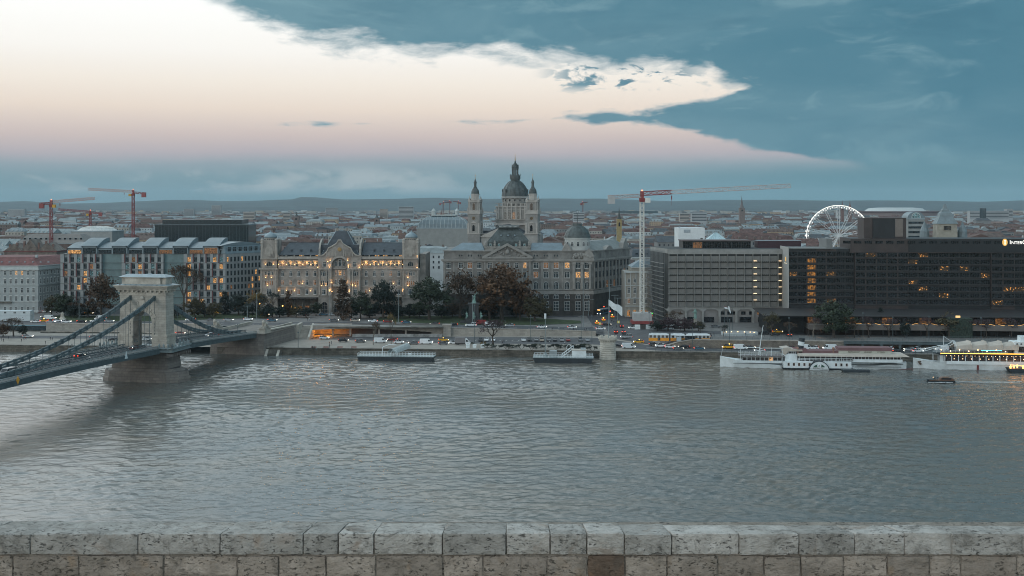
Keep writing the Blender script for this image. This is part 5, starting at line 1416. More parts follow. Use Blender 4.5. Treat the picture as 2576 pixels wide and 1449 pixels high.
# --- 6 concrete block wrapped in louvres
Yq=590.0;zq=6.6
def QX(px): return (px-1681)*Yq/FPX
def QZ(py): return py2z(py,Yq)-zq
conc=M('raw_concrete',(.25,.255,.245),.85,.15,.25,bump=.2,bscale=1);louv=M('louvre_metal',(.27,.275,.265),.7,.14,.3)
B=Bld('concrete_block','grey concrete block with a grid of louvred bays and scaffolding on its left end','building',(px2x(1681,Yq),Yq,zq),cap=99)
W=QX(1968);SF,SL=sideframe(-4.6,38,0,0)
def DZ(z): return QZ(440.25+.25*z)
def DX(z): return QX(1572.3+.25*z)
b=MB();b.prism([(0,.9),(W,.9),(W,38),(-4.6,38)],'z',0,DZ(745));B.add('core_wall',b,M('concrete_painted_shade',(.055,.06,.06),.9,.15,.3))  # dark core colour stands in for the shadow lines under the slabs
b=MB();b.box(0,W,-.3,.9,DZ(797),DZ(748));c=MB();c.box(0,SL,-.3,.5,DZ(790),DZ(745));b._add([tuple(SF @ Vector(p)) for p in c.v],c.f);B.add('parapet',b,conc)
zl=[800+65.7*i for i in range(9)]
b=MB()
cols=[443+84.4*i for i in range(14)]
for z in cols: b.box(DX(z)-.13,DX(z)+.13,-.6,.9,DZ(1328),DZ(797))
B.add('fin',b,conc)
b=MB()
for z in zl[1:]:
    b.box(0,W,-1.15,.9,DZ(z+2),DZ(z-1));x=.2
    while x < W-.5: b.prism([(x,DZ(z-1)),(x+.95,DZ(z-1)),(x+.5,DZ(z-1)-.0),(x+.5,DZ(z+7))],'y',-1.2,-1.1);x += 1.0
B.add('balcony_slab',b,conc)
pm=MB();pw_=DX(527)-DX(443)-.45;ph=3.34-.95
for k in range(9): pm.box(-pw_/2,pw_/2,-.12,-.02,k*ph/9,k*ph/9+ph/9*.62)
pm.mi=1;pm.box(-pw_/2,pw_/2,-.02,.0,0,ph);pme=pm.mesh('louvre_panel',[louv,M('louvre_gap',(.10,.10,.095),.8,.1,1)])
for r_ in range(8):
    for i in range(13): B.win(pme,(DX(cols[i])+DX(cols[i]+84.4))/2,DZ(zl[r_+1]-3),.86-.3,name='louvre_panel')
for r_ in range(1,8):
    for z in (1313,1562):
        bb=MB();bb.box(DX(z)-.9,DX(z)+.75,.2,.5,DZ(zl[r_]+4),DZ(zl[r_]-3));bb.build('landing_light',M('landing_light',(1,.72,.42),emit=3.5),B.r)
b=MB()
for i in range(0,14,2): b.box(DX(cols[i])-.55,DX(cols[i])+.55,-.9,.9,0,DZ(1325));b.prism([(DX(cols[i])-2.4,DZ(1345)),(DX(cols[i])+2.4,DZ(1345)),(DX(cols[i])+.5,DZ(1375)),(DX(cols[i])-.5,DZ(1375))],'y',-.8,.9)
b.box(0,W,-.7,.9,DZ(1352),DZ(1326));B.add('ground_frame',b,conc)
b=MB();b.box(.3,W,.2,.88,0,DZ(1355));B.add('ground_wall',b,M('ground_panel',(.21,.205,.20),.8,.12,.3))
for px in (1838,1855,1864,1890,1910,1930,1955): B.win(window_mesh(2.2,1.6,'rect',dframe,glass_dim if px in (1930,) else glass_bronze,.05,(1,0),.08),QX(px-20),DZ(1405),.18)
b=MB()
for k in range(5): b.box(8+k*9.5,14+k*9.5,.05,.18,0,3.0)
B.add('shopfront',b,glass_bronze)
# scaffold on the left end
sc_=thing('scaffold','tall steel scaffold with plank decks clinging to the left end of the concrete block','scaffold',(px2x(1681,Yq)-1.4,Yq,zq));SF2,_=sideframe(-4.6,38,0,0)
b=MB();pk=MB()
H=DZ(745)-1
for k in range(15):
    x=k*SL/14
    for y in (-1.8,-.7): b.tube((x,y,0),(x,y,H),.09,n=3)
for r_ in range(14):
    z=1+r_*2.25
    for y in (-1.8,-.7): b.tube((0,y,z),(SL,y,z),.07,n=3)
    if r_ < 13:
        b.tube((r_*2.2,-1.8,z),(r_*2.2+2.5,-1.8,z+2.25),.06,n=3)
        b.tube((26-r_*1.8,-1.8,z),(26-r_*1.8-2.5,-1.8,z+2.25),.06,n=3)
    pk.box(0,SL,-1.8,-.7,z-.12,z-.02)
for mb in (b,pk): mb.v=[tuple(SF2 @ Vector(p)) for p in mb.v]
b.build('tube_frame',M('scaffold_tube',(.22,.24,.25),.5,.1,1,metal=.4),sc_);pk.build('plank_deck',M('scaffold_plank',(.18,.16,.13),.8,.2,1),sc_)
B.finish()
# rooftop restaurant, maroon screen, white box and pyramid on or behind that roof
def roofthing(name,label,cat,px0,px1,yt,yb,Y,m,depth=12):
    zb_=py2z(yb,Y);r=thing(name,label,cat,(px2x(px0,Y),Y,zb_));return r,(px1-px0)*Y/FPX,py2z(yt,Y)-zb_
r,w,h=roofthing('roof_pavilion','dark glazed pavilion with dining lights on the roof of the concrete block','pavilion',1718,1889,604,627,602,None)
MB().box(0,w,.3,14,0,h-.5).build('core',M('pavilion_dark',(.05,.05,.05),.6,.1,.5),r);MB().box(-.5,w+.5,-.8,15,h-.5,h).build('roof',M('pavilion_roof',(.12,.10,.10),.7,.1,.5),r)
for k in range(7): inst(window_mesh(w/7-.4,h-1.6,'rect',dframe,glass_dim if k == 1 else glass_bronze,.08,(3,1),.12),'window',r,(w*(k+.5)/7,.28,.5))
r,w,h=roofthing('screen_wall','plain maroon plant screen on the roof of the concrete block','wall',1907,2015,606,627,606,None)
MB().box(0,w,0,9,0,h).build('panel',M('maroon_screen',(.045,.022,.03),.7,.15,.5),r);MB().box(-.1,w+.1,-.1,9.1,h,h+.25).build('capping',zinc,r)
r,w,h=roofthing('white_block','blank white cube-like building with a small plaque above the concrete block','building',1707,1773,573,612,780,None)
zb_=r.location[2];MB().box(0,w,0,20,7-zb_,h).build('wall',M('white_render',(.62,.66,.67),.7,.06,.3),r)
MB().box(3.5,8,-.15,-.02,h-3.4,h-1.2).build('plaque',M('plaque_grey',(.30,.35,.38),.5,.1,1),r);MB().box(.8,1.4,3,3.6,h,h+1.0).build('vent',zinc,r);MB().box(w-3,w-1.4,-.1,.0,2,3.5).build('vent_grille',dframe,r)
r,w,h=roofthing('glass_pyramid','pale glass pyramid skylight above the roof pavilion','skylight',1779,1832,583,606,700,None)
zb_=r.location[2];b=MB();b.box(0,w,0,14,7-zb_,0);b.build('base',conc,r);b=MB();b.frus(0,w,0,12.8,0,w/2,w/2,6.4,6.4,h);pg=b.build('glazing',M('pyramid_glass',(.42,.56,.60),.25,.1,.5),r)
b=MB()
for k in range(9): b.tube((w*k/8,0,0),(w/2,6.4,h),.08,n=3)
b.build('glazing_bar',zinc,pg)
# --- 7 dark glass riverside hotel
Yh=574.0;zh=6.8
hrz=-math.atan(.075)
def EX(z): return (1932+.25*z)
def hx(px):           # px -> local x along the rotated front
    t=(px-1288)/FPX;X0=px2x(1968,Yh);c,s_=math.cos(hrz),math.sin(hrz)
    return (t*Yh-X0)/(c-t*s_)
def hy(px): return Yh+hx(px)*math.sin(hrz)
def hz(py,px): return py2z(py,hy(px))-zh
clad=M('bronze_cladding',(.050,.037,.034),.45,.15,.15,tint=(.034,.027,.026));clad2=M('bronze_cladding_dark',(.013,.015,.017),.5,.12,.3);clad3=M('bronze_band',(.024,.023,.024),.5,.1,.3)
B=Bld('dark_glass_hotel','long dark bronze and glass riverside hotel dotted with amber room lights','building',(px2x(1968,Yh),Yh,zh),hrz)
xs=[EX(z) for z in (147,205,485,690,875,1412,2245,2482,2800)]
def topz(px): return hz(624,px)
W1=hx(2094)
b=MB();b.box(hx(1984)-.5,hx(1984),-.6,24,0,hz(622,1984));B.add('end_slab',b,M('grey_cladding',(.33,.33,.32),.7,.06,.3))
secs=[(1,2,0.0,clad2),(2,3,.35,clad),(3,4,1.3,clad2),(4,5,-.5,clad),(5,6,.9,clad2),(6,7,-.4,clad),(7,8,.6,clad2)]
rws=[792,859,926,993,1061,1129,1196,1264]
for a,c_,off,m_ in secs:
    x0,x1=hx(xs[a]),hx(xs[c_]);pm_=xs[a];hi=601 if a >= 4 else 626
    b=MB();b.box(x0,x1,off+.3,24,0,hz(hi,pm_));B.add('wall',b,m_)
    nb={1: 3,2: 2,3: 2,4: 5,5: 8,6: 2,7: 3}[a];bw_=(x1-x0)/nb;gr=.0 if a < 4 else .5
    bb=MB();k0=1.0+(a-1)*.008
    for r_ in range(8):
        zc_=hz(440.25+.25*(rws[r_]+(0,0,0,0,7,12,15,17)[a]+r_*(.0 if a < 4 else .5)),pm_)
        bb.box(x0,x1,off-.25,off+.3,zc_-1.75,zc_-1.15);bb.box(x0,x1,off-.1,off+.3,zc_+1.05,zc_+1.3)
        for i in range(nb):
            rr=rg.random();gm=glass_bronze
            if a == 1 and i == 2 and r_ > 0: gm=glass_amber
            elif rr < .10: gm=glass_amber if rr < .0 else glassmat('amber_spot',1.6,(1,.42,.09),scale=1.4,th=(.58,.70))
            B.win(window_mesh(bw_-.7,2.1,'rect',clad3,gm,.06,(3,0),.1),x0+bw_*(i+.5),zc_-1.1,off+.28)
    B.add('spandrel_band',bb,clad3)
b=MB();b.box(hx(xs[4])-2.2,hx(xs[8]),-.3,26,hz(636,2100),hz(600,2100));B.add('upper_storey',b,clad)
b=MB();b.box(hx(xs[5]),hx(xs[8]),-.6,-.28,hz(634,2300),hz(602,2300));B.add('sign_fascia',b,clad2)
for k in range(20): B.win(window_mesh(3.6,1.3,'rect',clad3,glass_bronze,.05,(3,0),.08),hx(2130)+k*5.2,hz(612.5,2200),-.62 if hx(2130)+k*5.2 > hx(xs[5]) else -.32)
b=MB();b.box(hx(2080),hx(2095),1,20,hz(626,2085),hz(601,2085));b.box(hx(1992),hx(2094),-.4,23,hz(626,2000),hz(624,2000));B.add('roof_deck',b,M('roof_felt',(.16,.17,.17),.9,.1,.3))
b=MB();b.box(hx(2180),hx(2288),6,20,hz(600,2200),hz(548.5,2200));ph_=B.add('plant_tower',b,clad);MB().box(hx(2202),hx(2259),5.6,6.0,hz(600,2200),hz(550,2200)).build('louvre_front',clad2,ph_);MB().box(hx(2259.5),hx(2279),5.7,6.0,hz(596,2200),hz(551,2200)).build('pale_panel',M('tan_panel',(.16,.14,.125),.7,.1,.5),ph_)
# lit sign: disc with a letter, then the name
wsign=M('sign_white',(.95,.92,.85),emit=1.3);gsign=M('sign_gold',(.80,.45,.12),emit=.6)
def text_obj(name,txt,size,m,parent,loc,rot,ext=.03,align='LEFT',spacing=1.0,sx=1.0):
    cu=bpy.data.curves.new(name,'FONT');cu.body=txt;cu.size=size;cu.extrude=ext;cu.align_x=align;cu.space_character=spacing
    cu.materials.append(m);o_=bpy.data.objects.new(name,cu);COL.objects.link(o_);dg_=bpy.context.evaluated_depsgraph_get();me_=bpy.data.meshes.new_from_object(o_.evaluated_get(dg_));bpy.data.objects.remove(o_);bpy.data.curves.remove(cu);o=bpy.data.objects.new(name,me_);COL.objects.link(o);o.parent=parent;o.location=loc;o.rotation_euler=rot;o.scale=(sx,1,1);return o
def ovalmesh(mb,cx,cz,rx,rz,y0,y1,n=20,pt=1.0): mb.prism([(cx+rx*math.cos(2*PI*i/n),cz+rz*math.copysign(abs(math.sin(2*PI*i/n)) ** pt,math.sin(2*PI*i/n))) for i in range(n)],'y',y0,y1)
sx_=hx(2526.5);sz_=hz(609.5,2526)
b=MB();ovalmesh(b,sx_,sz_,1.25,1.75,-.95,-.62);em=B.add('sign_emblem',b,gsign)
b=MB();b.box(sx_-.16,sx_+.16,-1.05,-.96,sz_-.9,sz_+.9);b.box(sx_-.45,sx_+.45,-1.05,-.96,sz_+.75,sz_+.95);b.box(sx_-.45,sx_+.45,-1.05,-.96,sz_-.95,sz_-.75);b.build('emblem_letter',wsign,em)
text_obj('sign_lettering','I',2.75,wsign,B.r,(hx(2538),-.8,sz_-.85),(R(90),0,0));text_obj('sign_lettering','NTER',2.1,wsign,B.r,(hx(2542.5),-.8,sz_-.85),(R(90),0,0));text_obj('sign_lettering','C',2.75,wsign,B.r,(hx(2570),-.8,sz_-.85),(R(90),0,0));text_obj('sign_lettering','ONTINENTAL',2.1,wsign,B.r,(hx(2580),-.8,sz_-.85),(R(90),0,0))
SFh=Matrix.Translation((hx(1984)-.5,10.5,0)) @ Matrix.Rotation(R(-90),4,'Z')
b=MB();ovalmesh(b,5,hz(653,1975),.9,1.15,-.2,-.02,16);B.add('small_emblem',b,gsign,SFh)
text_obj('small_lettering','INTERCONTINENTAL',.62,M('sign_cream',(.7,.62,.45),emit=.5),B.r,(hx(1984)-.6,10.0,hz(664.5,1975)),(R(90),0,R(-90)),sx=1.35)
B.finish()
# podium with terrace glazing, pale band and dark arcade
Yd=527.0;px0=1968
pod=Bld('hotel_podium','low dark hotel terrace storey with a pale concrete band over a shadowed arcade','building',(px2x(2035,Yd),Yd,6.9),-math.atan(.083))
def dz(py): return py2z(py,Yd)-6.9
Lp=120
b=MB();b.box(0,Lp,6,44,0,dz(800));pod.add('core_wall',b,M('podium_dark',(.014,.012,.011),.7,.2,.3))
b=MB();b.box(0,Lp,-1,44,dz(828.5),dz(816));pod.add('concrete_band',b,M('podium_band',(.15,.138,.13),.8,.12,.2))
b=MB();b.box(-20,Lp,3,44,dz(798),dz(796));pod.add('roof_slab',b,clad3)
b=MB()
for k in range(22): b.box(k*5.6,k*5.6+.5,2.5,3.1,0,dz(828.5))
pod.add('arcade_post',b,clad3)
for k in range(21): pod.win(window_mesh(5,2.6,'rect',clad3,glassmat('podium_lit',.22,(1,.4,.1),scale=1.2) if k % 3 == 0 else glass_bronze,.06,(3,0),.1),2.9+k*5.6,dz(815),5.9)
b=MB();rr_=random.Random(4)
for k in range(26):
    x=8+k*4.2;b.path([(x+i*.9,-1.2+.2*math.sin(i),dz(813+1.5*math.sin(k+i))) for i in range(4)],.06,3)
pod.add('string_light',b,M('string_light',(1,.5,.15),emit=1.4))
for k in range(9): inst(MB().box(-.2,.2,-.2,.2,0,.12).mesh('soffit_light',M('soffit_light',(1,.6,.3),emit=6)),'soffit_light',pod.r,(14+k*12.3,1.0,dz(828.5)-.14))
lamp('lamp_light',pod.r,(5,0,3.2),500,(1,.5,.2),.4);lamp('lamp_light',pod.r,(22,1,3.2),300,(1,.5,.2),.4)
b=MB();b.box(hx(2289)-0,0,0,0,0,0);b=MB();b.box(62,72,-2.2,4,0,dz(797));pod.add('ivy_tower',b,M('ivy_dark',(.03,.045,.035),.95,.5,1.5))
b=MB();b.box(64.5,66.5,-2.6,-2.3,dz(795),dz(790));pod.add('terrace_sign',b,M('terrace_sign',(1,.6,.25),emit=.8));pod.add('side_wing',MB().box(-17,0,14,44,0,dz(799)),clad2)
pod.finish()

# --- round stone turret on the quay
bt=thing('stone_turret','round pale rusticated stone turret with a crenellated rim standing on the quay edge','turret',(px2x(1529,499),499,0))
k_=499/FPX
def tzq(py): return py2z(py,496)
b=MB()
for i in range(10):
    z0=-1+i*.92;b.lathe([(3.45-i*.03,z0),(3.65-i*.03,z0+.18),(3.65-i*.03,z0+.72),(3.45-i*.03,z0+.9)],0,0,22)
b.build('shaft',M('turret_stone',(.47,.45,.40),.9,.14,.5,bump=.6,bscale=2),bt)
b=MB();b.lathe([(3.3,8.1),(3.9,8.4),(4.1,8.9),(4.1,9.6),(3.75,9.6),(3.75,9.0)],0,0,24)
for i in range(22): a=2*PI*i/22;b.ball((3.75*math.cos(a),3.75*math.sin(a),8.1),.25,5)
for i in range(9):
    a0=2*PI*i/9;q=[(4.1*math.cos(a0+d),4.1*math.sin(a0+d)) for d in (0,.2,.4)]+[(3.7*math.cos(a0+d),3.7*math.sin(a0+d)) for d in (.4,.2,0)];b.prism(q,'z',9.6,10.1)
b.build('parapet',M('turret_stone',(.4,.38,.34)),bt)
fp=thing('flagpole','tall flagpole with a white flag rising from the stone turret','flagpole',(px2x(1529,499)+.4,500,8.9))
MB().cyl(0,0,-.2,17,.13,.07,8).build('pole',iron_lt,fp)
b=MB()
for i in range(8):
    x0,x1=i*.75,(i+1)*.75;zz=lambda x: (16.6-x*.5+.25*math.sin(x*1.7),14.2-x*.75+.3*math.sin(x*1.9+1));a,c=zz(x0),zz(x1);y0,y1=.3*math.sin(x0*1.5),.3*math.sin(x1*1.5)
    b._add([(x0,y0,a[1]),(x1,y1,c[1]),(x1,y1,c[0]),(x0,y0,a[0]),(x0,y0+.03,a[1]),(x1,y1+.03,c[1]),(x1,y1+.03,c[0]),(x0,y0+.03,a[0])],[(0,1,2,3),(7,6,5,4),(3,2,6,7),(0,4,5,1)])
b.build('flag',M('flag_white',(.62,.68,.70),.8,.08,1),fp)

# --- tower cranes
cr_red=M('crane_red',(.22,.045,.045),.5,.15,.5);cr_wh=M('crane_white',(.62,.62,.58),.5,.1,.5);cr_gr=M('crane_ballast',(.35,.36,.36),.8,.1,.5)
def lattice(mb,p,q,w,n,r=.09,tri=False,up=Vector((0,0,1))):
    p=Vector(p);q=Vector(q);d=(q-p).normalized();s_=d.cross(up) if abs(d.z) < .9 else Vector((1,0,0));s_.normalize();t_=d.cross(s_).normalized()*(-1 if tri else 1)
    if tri: cs=[s_*w/2,-s_*w/2,(Vector((0,0,1))*w*1.0)]
    else: cs=[(s_+t_)*w/2,(s_-t_)*w/2,(-s_-t_)*w/2,(-s_+t_)*w/2]
    for c in cs: mb.tube(p+c,q+c,r*1.3,n=4)
    L_=q-p
    for i in range(n):
        a,e=p+L_*i/n,p+L_*(i+1)/n
        for j in range(len(cs)):
            c0,c1=cs[j],cs[(j+1) % len(cs)]
            if i % 2: mb.tube(a+c0,e+c1,r,n=3)
            else: mb.tube(a+c1,e+c0,r,n=3)
            mb.tube(a+c0,a+c1,r*.8,n=3)
def crane(label,px,Y,pybase,pytop,jib_px,jib_py,cj_px,mastm,jibm,thick=1.0,zbase=7,red_to=.2,apex=0):
    x=px2x(px,Y);r=thing('tower_crane',label,'crane',(x,Y,zbase));H=py2z(pytop,Y)-zbase
    b=MB();lattice(b,(0,0,0),(0,0,H),1.9*thick,int(H/2.6),.15*thick);b.build('mast',mastm,r)
    L1=(jib_px-px)*Y/FPX;z1=(pytop-jib_py)*Y/FPX;L2=(cj_px-px)*Y/FPX
    b=MB();lattice(b,(0,0,H+1),(L1,0,H+1+z1),1.9*thick,24,.12*thick,True);b.tube((L1,0,H+.8+z1),(L1,0,H+2.6*thick+z1),.14)
    j=b.build('jib',jibm,r)
    if red_to:
        b=MB();lattice(b,(0,0,H+1.02),(L1*red_to,0,H+1.02+z1*red_to),1.95*thick,5,.18*thick,True);b.build('jib_root',cr_red,j)
    b=MB();b.tube((L1*.2,0,H+1),(L1*.2,0,H-1),.3);b.tube((L1*.2,0,H-1),(L1*.2,0,H-4),.05);b.build('trolley',cr_red,r)
    b=MB();lattice(b,(0,0,H+1),(L2,0,H+.2),1.6*thick,7,.14*thick);b.build('counter_jib',jibm if red_to else cr_red,r)
    b=MB();s_=1 if L2 > 0 else -1;b.box(*sorted((L2,L2-s_*3.6*thick)),-1*thick,1*thick,H-3.2*thick,H+.6);b.build('ballast',cr_red if not red_to else cr_gr,r)
    b=MB();b.frus(-1.2,1.2,-1.2,1.2,H-2.2,-1.5,1.5,-1.5,1.5,H-.2);b.box(-.9,.9,-.9,.9,H-.2,H+3.2*thick);b.build('slewing_unit',cr_red,r)
    b=MB();b.box(*sorted((s_*-1.4,s_*-4.0)),-2.2,-.4,H-2.6,H-.2);b.build('cab',cr_wh if red_to else M('crane_yellow',(.5,.28,.03),.5,.1,1),r)
    b=MB();b.ball((0,0,H+3.6*thick),.35*thick,6);b.build('beacon',M('beacon_red',(1,.22,.08),emit=4),r)
    return r
cr0=crane('tall white tower crane with red slewing unit rising in front of the concrete block',1615,583,812,497,1988,477,1529,cr_wh,M('crane_jib_dull',(.42,.34,.32),.5,.1,.5))
b=MB();b.box(-4.5,4.5,-4.5,4.5,1.6,5.5);b.build('base_ballast',cr_gr,cr0);b=MB();b.box(-5.4,5.4,-4.9,4.9,.1,1.6);b.build('base_frame',cr_red,cr0)
M('crane_jib_pink',(.45,.30,.27),.5,.1,.5)
crane('red tower crane with its jib pointing left, tallest of the three beyond the finned office',335,1150,590,487,222,481,367,cr_red,M('crane_jib_pink',(.45,.30,.27),.5,.1,.5),1.15,red_to=0)
crane('red tower crane with yellow cab and jib pointing right, beyond the white palace',129,900,600,514,238,505,99,cr_red,MATS['crane_jib_pink'],1.0,red_to=0)
crane('smaller more distant red tower crane between the two taller ones',227,1350,590,537,146,531,257,cr_red,cr_red,1.1,red_to=0)
for i,(px,Y,yt,l,c) in enumerate(((1115,3200,512,1130,1105),(1153,3300,510,1140,1160),(1466,3000,512,1478,1460),(1131,3500,508,1118,1136))):
    crane(('faint distant crane on the plain left of the basilica','second faint distant crane close beside the basilica tower','faint distant crane on the plain beyond the round dome','thin far crane between two others left of the basilica')[i],px,Y,560,yt,l,yt-1,c,M('far_crane',(.14,.07,.08),.6,.1,1),M('far_crane',(.1,.1,.1)),1.4,red_to=0)

# --- big wheel
Yy=1180.0;fw=thing('ferris_wheel','tall white ferris wheel with lit rim and lit gondolas above the hotel roof','ferris wheel',(px2x(2109,Yy),Yy,7),R(-14))
Rw=31.5;zcw=py2z(594,Yy)-7;wht=M('wheel_white',(.6,.62,.62),.5,.05,1);led=M('wheel_light',(1,.93,.82),emit=1.0);gl_=M('gondola_light',(1,.95,.88),emit=1.6)
b=MB();N_=42
for i in range(N_):
    a0,a1=2*PI*i/N_,2*PI*(i+1)/N_
    for y in (-1.6,1.6): b.tube((Rw*math.cos(a0),y,zcw+Rw*math.sin(a0)),(Rw*math.cos(a1),y,zcw+Rw*math.sin(a1)),.3 if y < 0 else .2,n=4)
b.build('lit_rim',led,fw)
b=MB()
for i in range(N_):
    a0,a1=2*PI*i/N_,2*PI*(i+1)/N_;r2=Rw-2.2
    for y in (-1.6,1.6):
        b.tube((r2*math.cos(a0),y,zcw+r2*math.sin(a0)),(r2*math.cos(a1),y,zcw+r2*math.sin(a1)),.16,n=3);b.tube((r2*math.cos(a0),y,zcw+r2*math.sin(a0)),(Rw*math.cos(a1),y,zcw+Rw*math.sin(a1)),.12,n=3)
b.build('inner_rim',wht,fw)
for i in range(14):
    a=2*PI*(i+.5)/14;b=MB();d=Vector((math.cos(a),0,math.sin(a)))
    for y in (-1.6,1.6):
        for off in (-1.1,1.1): b.tube((off*-d.z,y*1.6,zcw+off*d.x),(d.x*(Rw-2.2)+off*-d.z,y,zcw+d.z*(Rw-2.2)+off*d.x),.17,n=3)
    for k in range(9):
        r0,r1=(Rw-2.2)*k/9,(Rw-2.2)*(k+1)/9;s_=1.1 if k % 2 else -1.1;b.tube((d.x*r0-s_*d.z,-1.6,zcw+d.z*r0+s_*d.x),(d.x*r1+s_*d.z,-1.6,zcw+d.z*r1-s_*d.x),.12,n=3)
    b.build('spoke',wht,fw)
gm_=MB();gm_.lathe([(.5,-3.4),(1.5,-3.0),(1.7,-1.6),(1.4,-.5),(.4,-.1)],0,0,8);gme=gm_.mesh('gondola',M('gondola_white',(.55,.58,.6),.4,.1,1));g2=MB().box(-1.75,1.75,-1.1,1.1,-2.6,-1.3).mesh('gondola_light',gl_)
for i in range(42):
    a=2*PI*(i+.5)/42;g=inst(gme,'gondola',fw,(Rw*math.cos(a),0,zcw+Rw*math.sin(a))); 
    if math.sin(a) > -.15: inst(g2,'gondola_light',g)
b=MB()
for sx2 in (-1,1):
    for y in (-5,5): b.tube((0,y*.5,zcw),(sx2*13,y,0),.6,n=6)
b.tube((0,-3,zcw),(0,3,zcw),1.3,n=12);b.build('support_leg',wht,fw)

# --- landmarks further back
def far_block(name,label,cat,px0,px1,yt,Y,m,depth=14,zb_=6,roof=None,rows=0,group=None,rz=0,lit=0):
    w=(px1-px0)*Y/FPX;h=py2z(yt,Y)-zb_;r=thing(name,label,cat,(px2x(px0,Y),Y,zb_),rz,group)
    MB().box(0,w,0,depth,0,h).build('wall',m,r);MB().box(-.3,w+.3,-.3,depth+.3,h,h+.8).build('roof',roof or zinc,r)
    if rows:
        b=MB()
        for k in range(rows): z=h-2.2-k*3.3;b.box(.6,w-.6,-.08,-.02,z-.8,z+.7)
        b.build('window_band',glass,r)
    return r
dg=glassmat('black_glass',0,base=(.012,.02,.024))
r=far_block('black_glass_office','low wide black glass office, two stacked blocks, beyond the zinc roofs','building',389,625,566,1000,dg,30);h=py2z(566,1000)-6
MB().box(px2x(407,1000)-px2x(389,1000),px2x(608,1000)-px2x(389,1000),2,26,h+.8,py2z(553,1000)-6).build('upper_block',dg,r)
b=MB();b.box(-.2,82,-.3,0,h-.2,h+.5)
for k in range(28): b.box(k*2.95,k*2.95+.15,-.12,0,0,h)
b.build('mullion',M('office_mullion',(.07,.1,.11),.5,.1,1),r)
r=far_block('mansard_palace','grey building with a long mansard roof full of skylights behind the white palace','building',48,213,614,900,M('brown_brick',(.13,.095,.085),.9,.3,.4),24);h=py2z(614,900)-6;w=165*900/FPX
mr=MB();mr.frus(-1,w+1,-1,25,h+.9,5,w-6,5,19,py2z(589.5,900)-6);mo=mr.build('mansard_roof',M('grey_mansard',(.19,.18,.17),.7,.1,.3),r)
for k in range(11): inst(window_mesh(1.9,2.6,'rect',zinc,glass_bronze,.15,(0,0),.5),'skylight',mo,(4+k*4.2+(2 if k > 5 else 0),1.4,h+2.2))
r=far_block('gabled_tenement','brick tenement with blank gables and chimneys behind the red roof of the white palace','building',10,142,634,800,M('tenement_brick',(.17,.145,.125),.9,.3,.25,tint=(.12,.10,.09)),20,roof=redroof);h=py2z(634,800)-6;w=132*800/FPX
b=MB()
for x0,x1,hh in ((0,13,5),(12,24,8),(23,37,5.5)): b.prism([(x0,h+.8),(x1,h+.8),((x0+x1)/2,h+.8+hh)],'y',.1,16)
b.build('gable',MATS['tenement_brick'],r);b=MB()
for k in range(7): b.box(3+k*5,4.2+k*5,1,2.2,h,h+5.5+(k % 3))
b.build('chimney',M('chimney_brick',(.16,.10,.085),.9,.2,.5),r)
r=far_block('shell_roof_hall','white hall with a domed lattice shell roof beyond the finned office','building',178,282,583,1000,M('pale_hall',(.27,.29,.29),.8,.1,.2),30);h=py2z(583,1000)-6;w=104*1000/FPX
b=MB();b.T=Matrix.Translation((w/2,15,h));b.lathe([(w/2,0),(w*.45,1.6),(w*.36,3.2),(w*.22,4.3),(.5,4.9)],0,0,24,sy=.75);so_=b.build('shell_roof',M('shell_white',(.50,.53,.53),.6,.1,.3),r,smooth=True)
b=MB();b.T=Matrix.Translation((w/2,15,h))
for k in range(24):
    a=2*PI*k/24
    for d in (-.35,.35): b.path([(w/2*math.cos(a),.75*w/2*math.sin(a),.15),(w*.37*math.cos(a+d*.6),.75*w*.37*math.sin(a+d*.6),3.25),(w*.2*math.cos(a+d),.75*w*.2*math.sin(a+d),4.6)],.25,3)
b.build('lattice',cr_wh,so_)
r=thing('inflated_dome','round white dome standing among the roofs beneath the tallest red crane','dome',(px2x(275.5,1200),1200,30));b=MB();b.box(-8,8,-6,6,-24,0);b.build('base',conc,r);b=MB();b.lathe([(6.9,0),(6.8,3),(6,7),(4,10.3),(1.8,12),(.2,12.6)],0,0,20);b.build('shell',M('shell_white',(.5,.5,.5)),r,smooth=True)
r=far_block('glass_vault_hall','exhibition hall with a great curved glass roof left of the basilica','building',1048,1178,575,1020,M('hall_stone',(.24,.255,.25),.85,.1,.2),30,rz=R(-3));h=py2z(575,1020)-6;w=130*1020/FPX
b=MB();pr=[(0,0),(1.2,4),(4,7.5),(8,10),(13,11.2)]
for (a,z),(a2,z2) in zip(pr,pr[1:]): b.frus(a,w-a,a*.8,30-a*.8,h+z,a2,w-a2,a2*.8,30-a2*.8,h+z2)
vo=b.build('curved_roof',M('vault_glass',(.12,.16,.18),.35,.15,.3),r)
b=MB()
for k in range(14):
    x=1.5+(w-3)*k/13
    for (a,z),(a2,z2) in zip(pr,pr[1:]):
        f=lambda q: max(q,min(w-q,x));b.tube((f(a),a*.8-.1,h+z),(f(a2),a2*.8-.1,h+z2),.22,n=3)
b.box(12,w-12,8,22,h+11.2,h+12.2);b.build('rib',M('hall_trim',(.36,.40,.40),.7,.1,.5),vo)
for x in (w*.3,w*.76): b=MB();b.lathe([(1.9,h+12),(1.9,h+15.4),(2.2,h+15.6),(1.2,h+16.8),(.1,h+18)],x,12,8);b.build('roof_turret',M('hall_trim',(.3,.3,.3)),r)
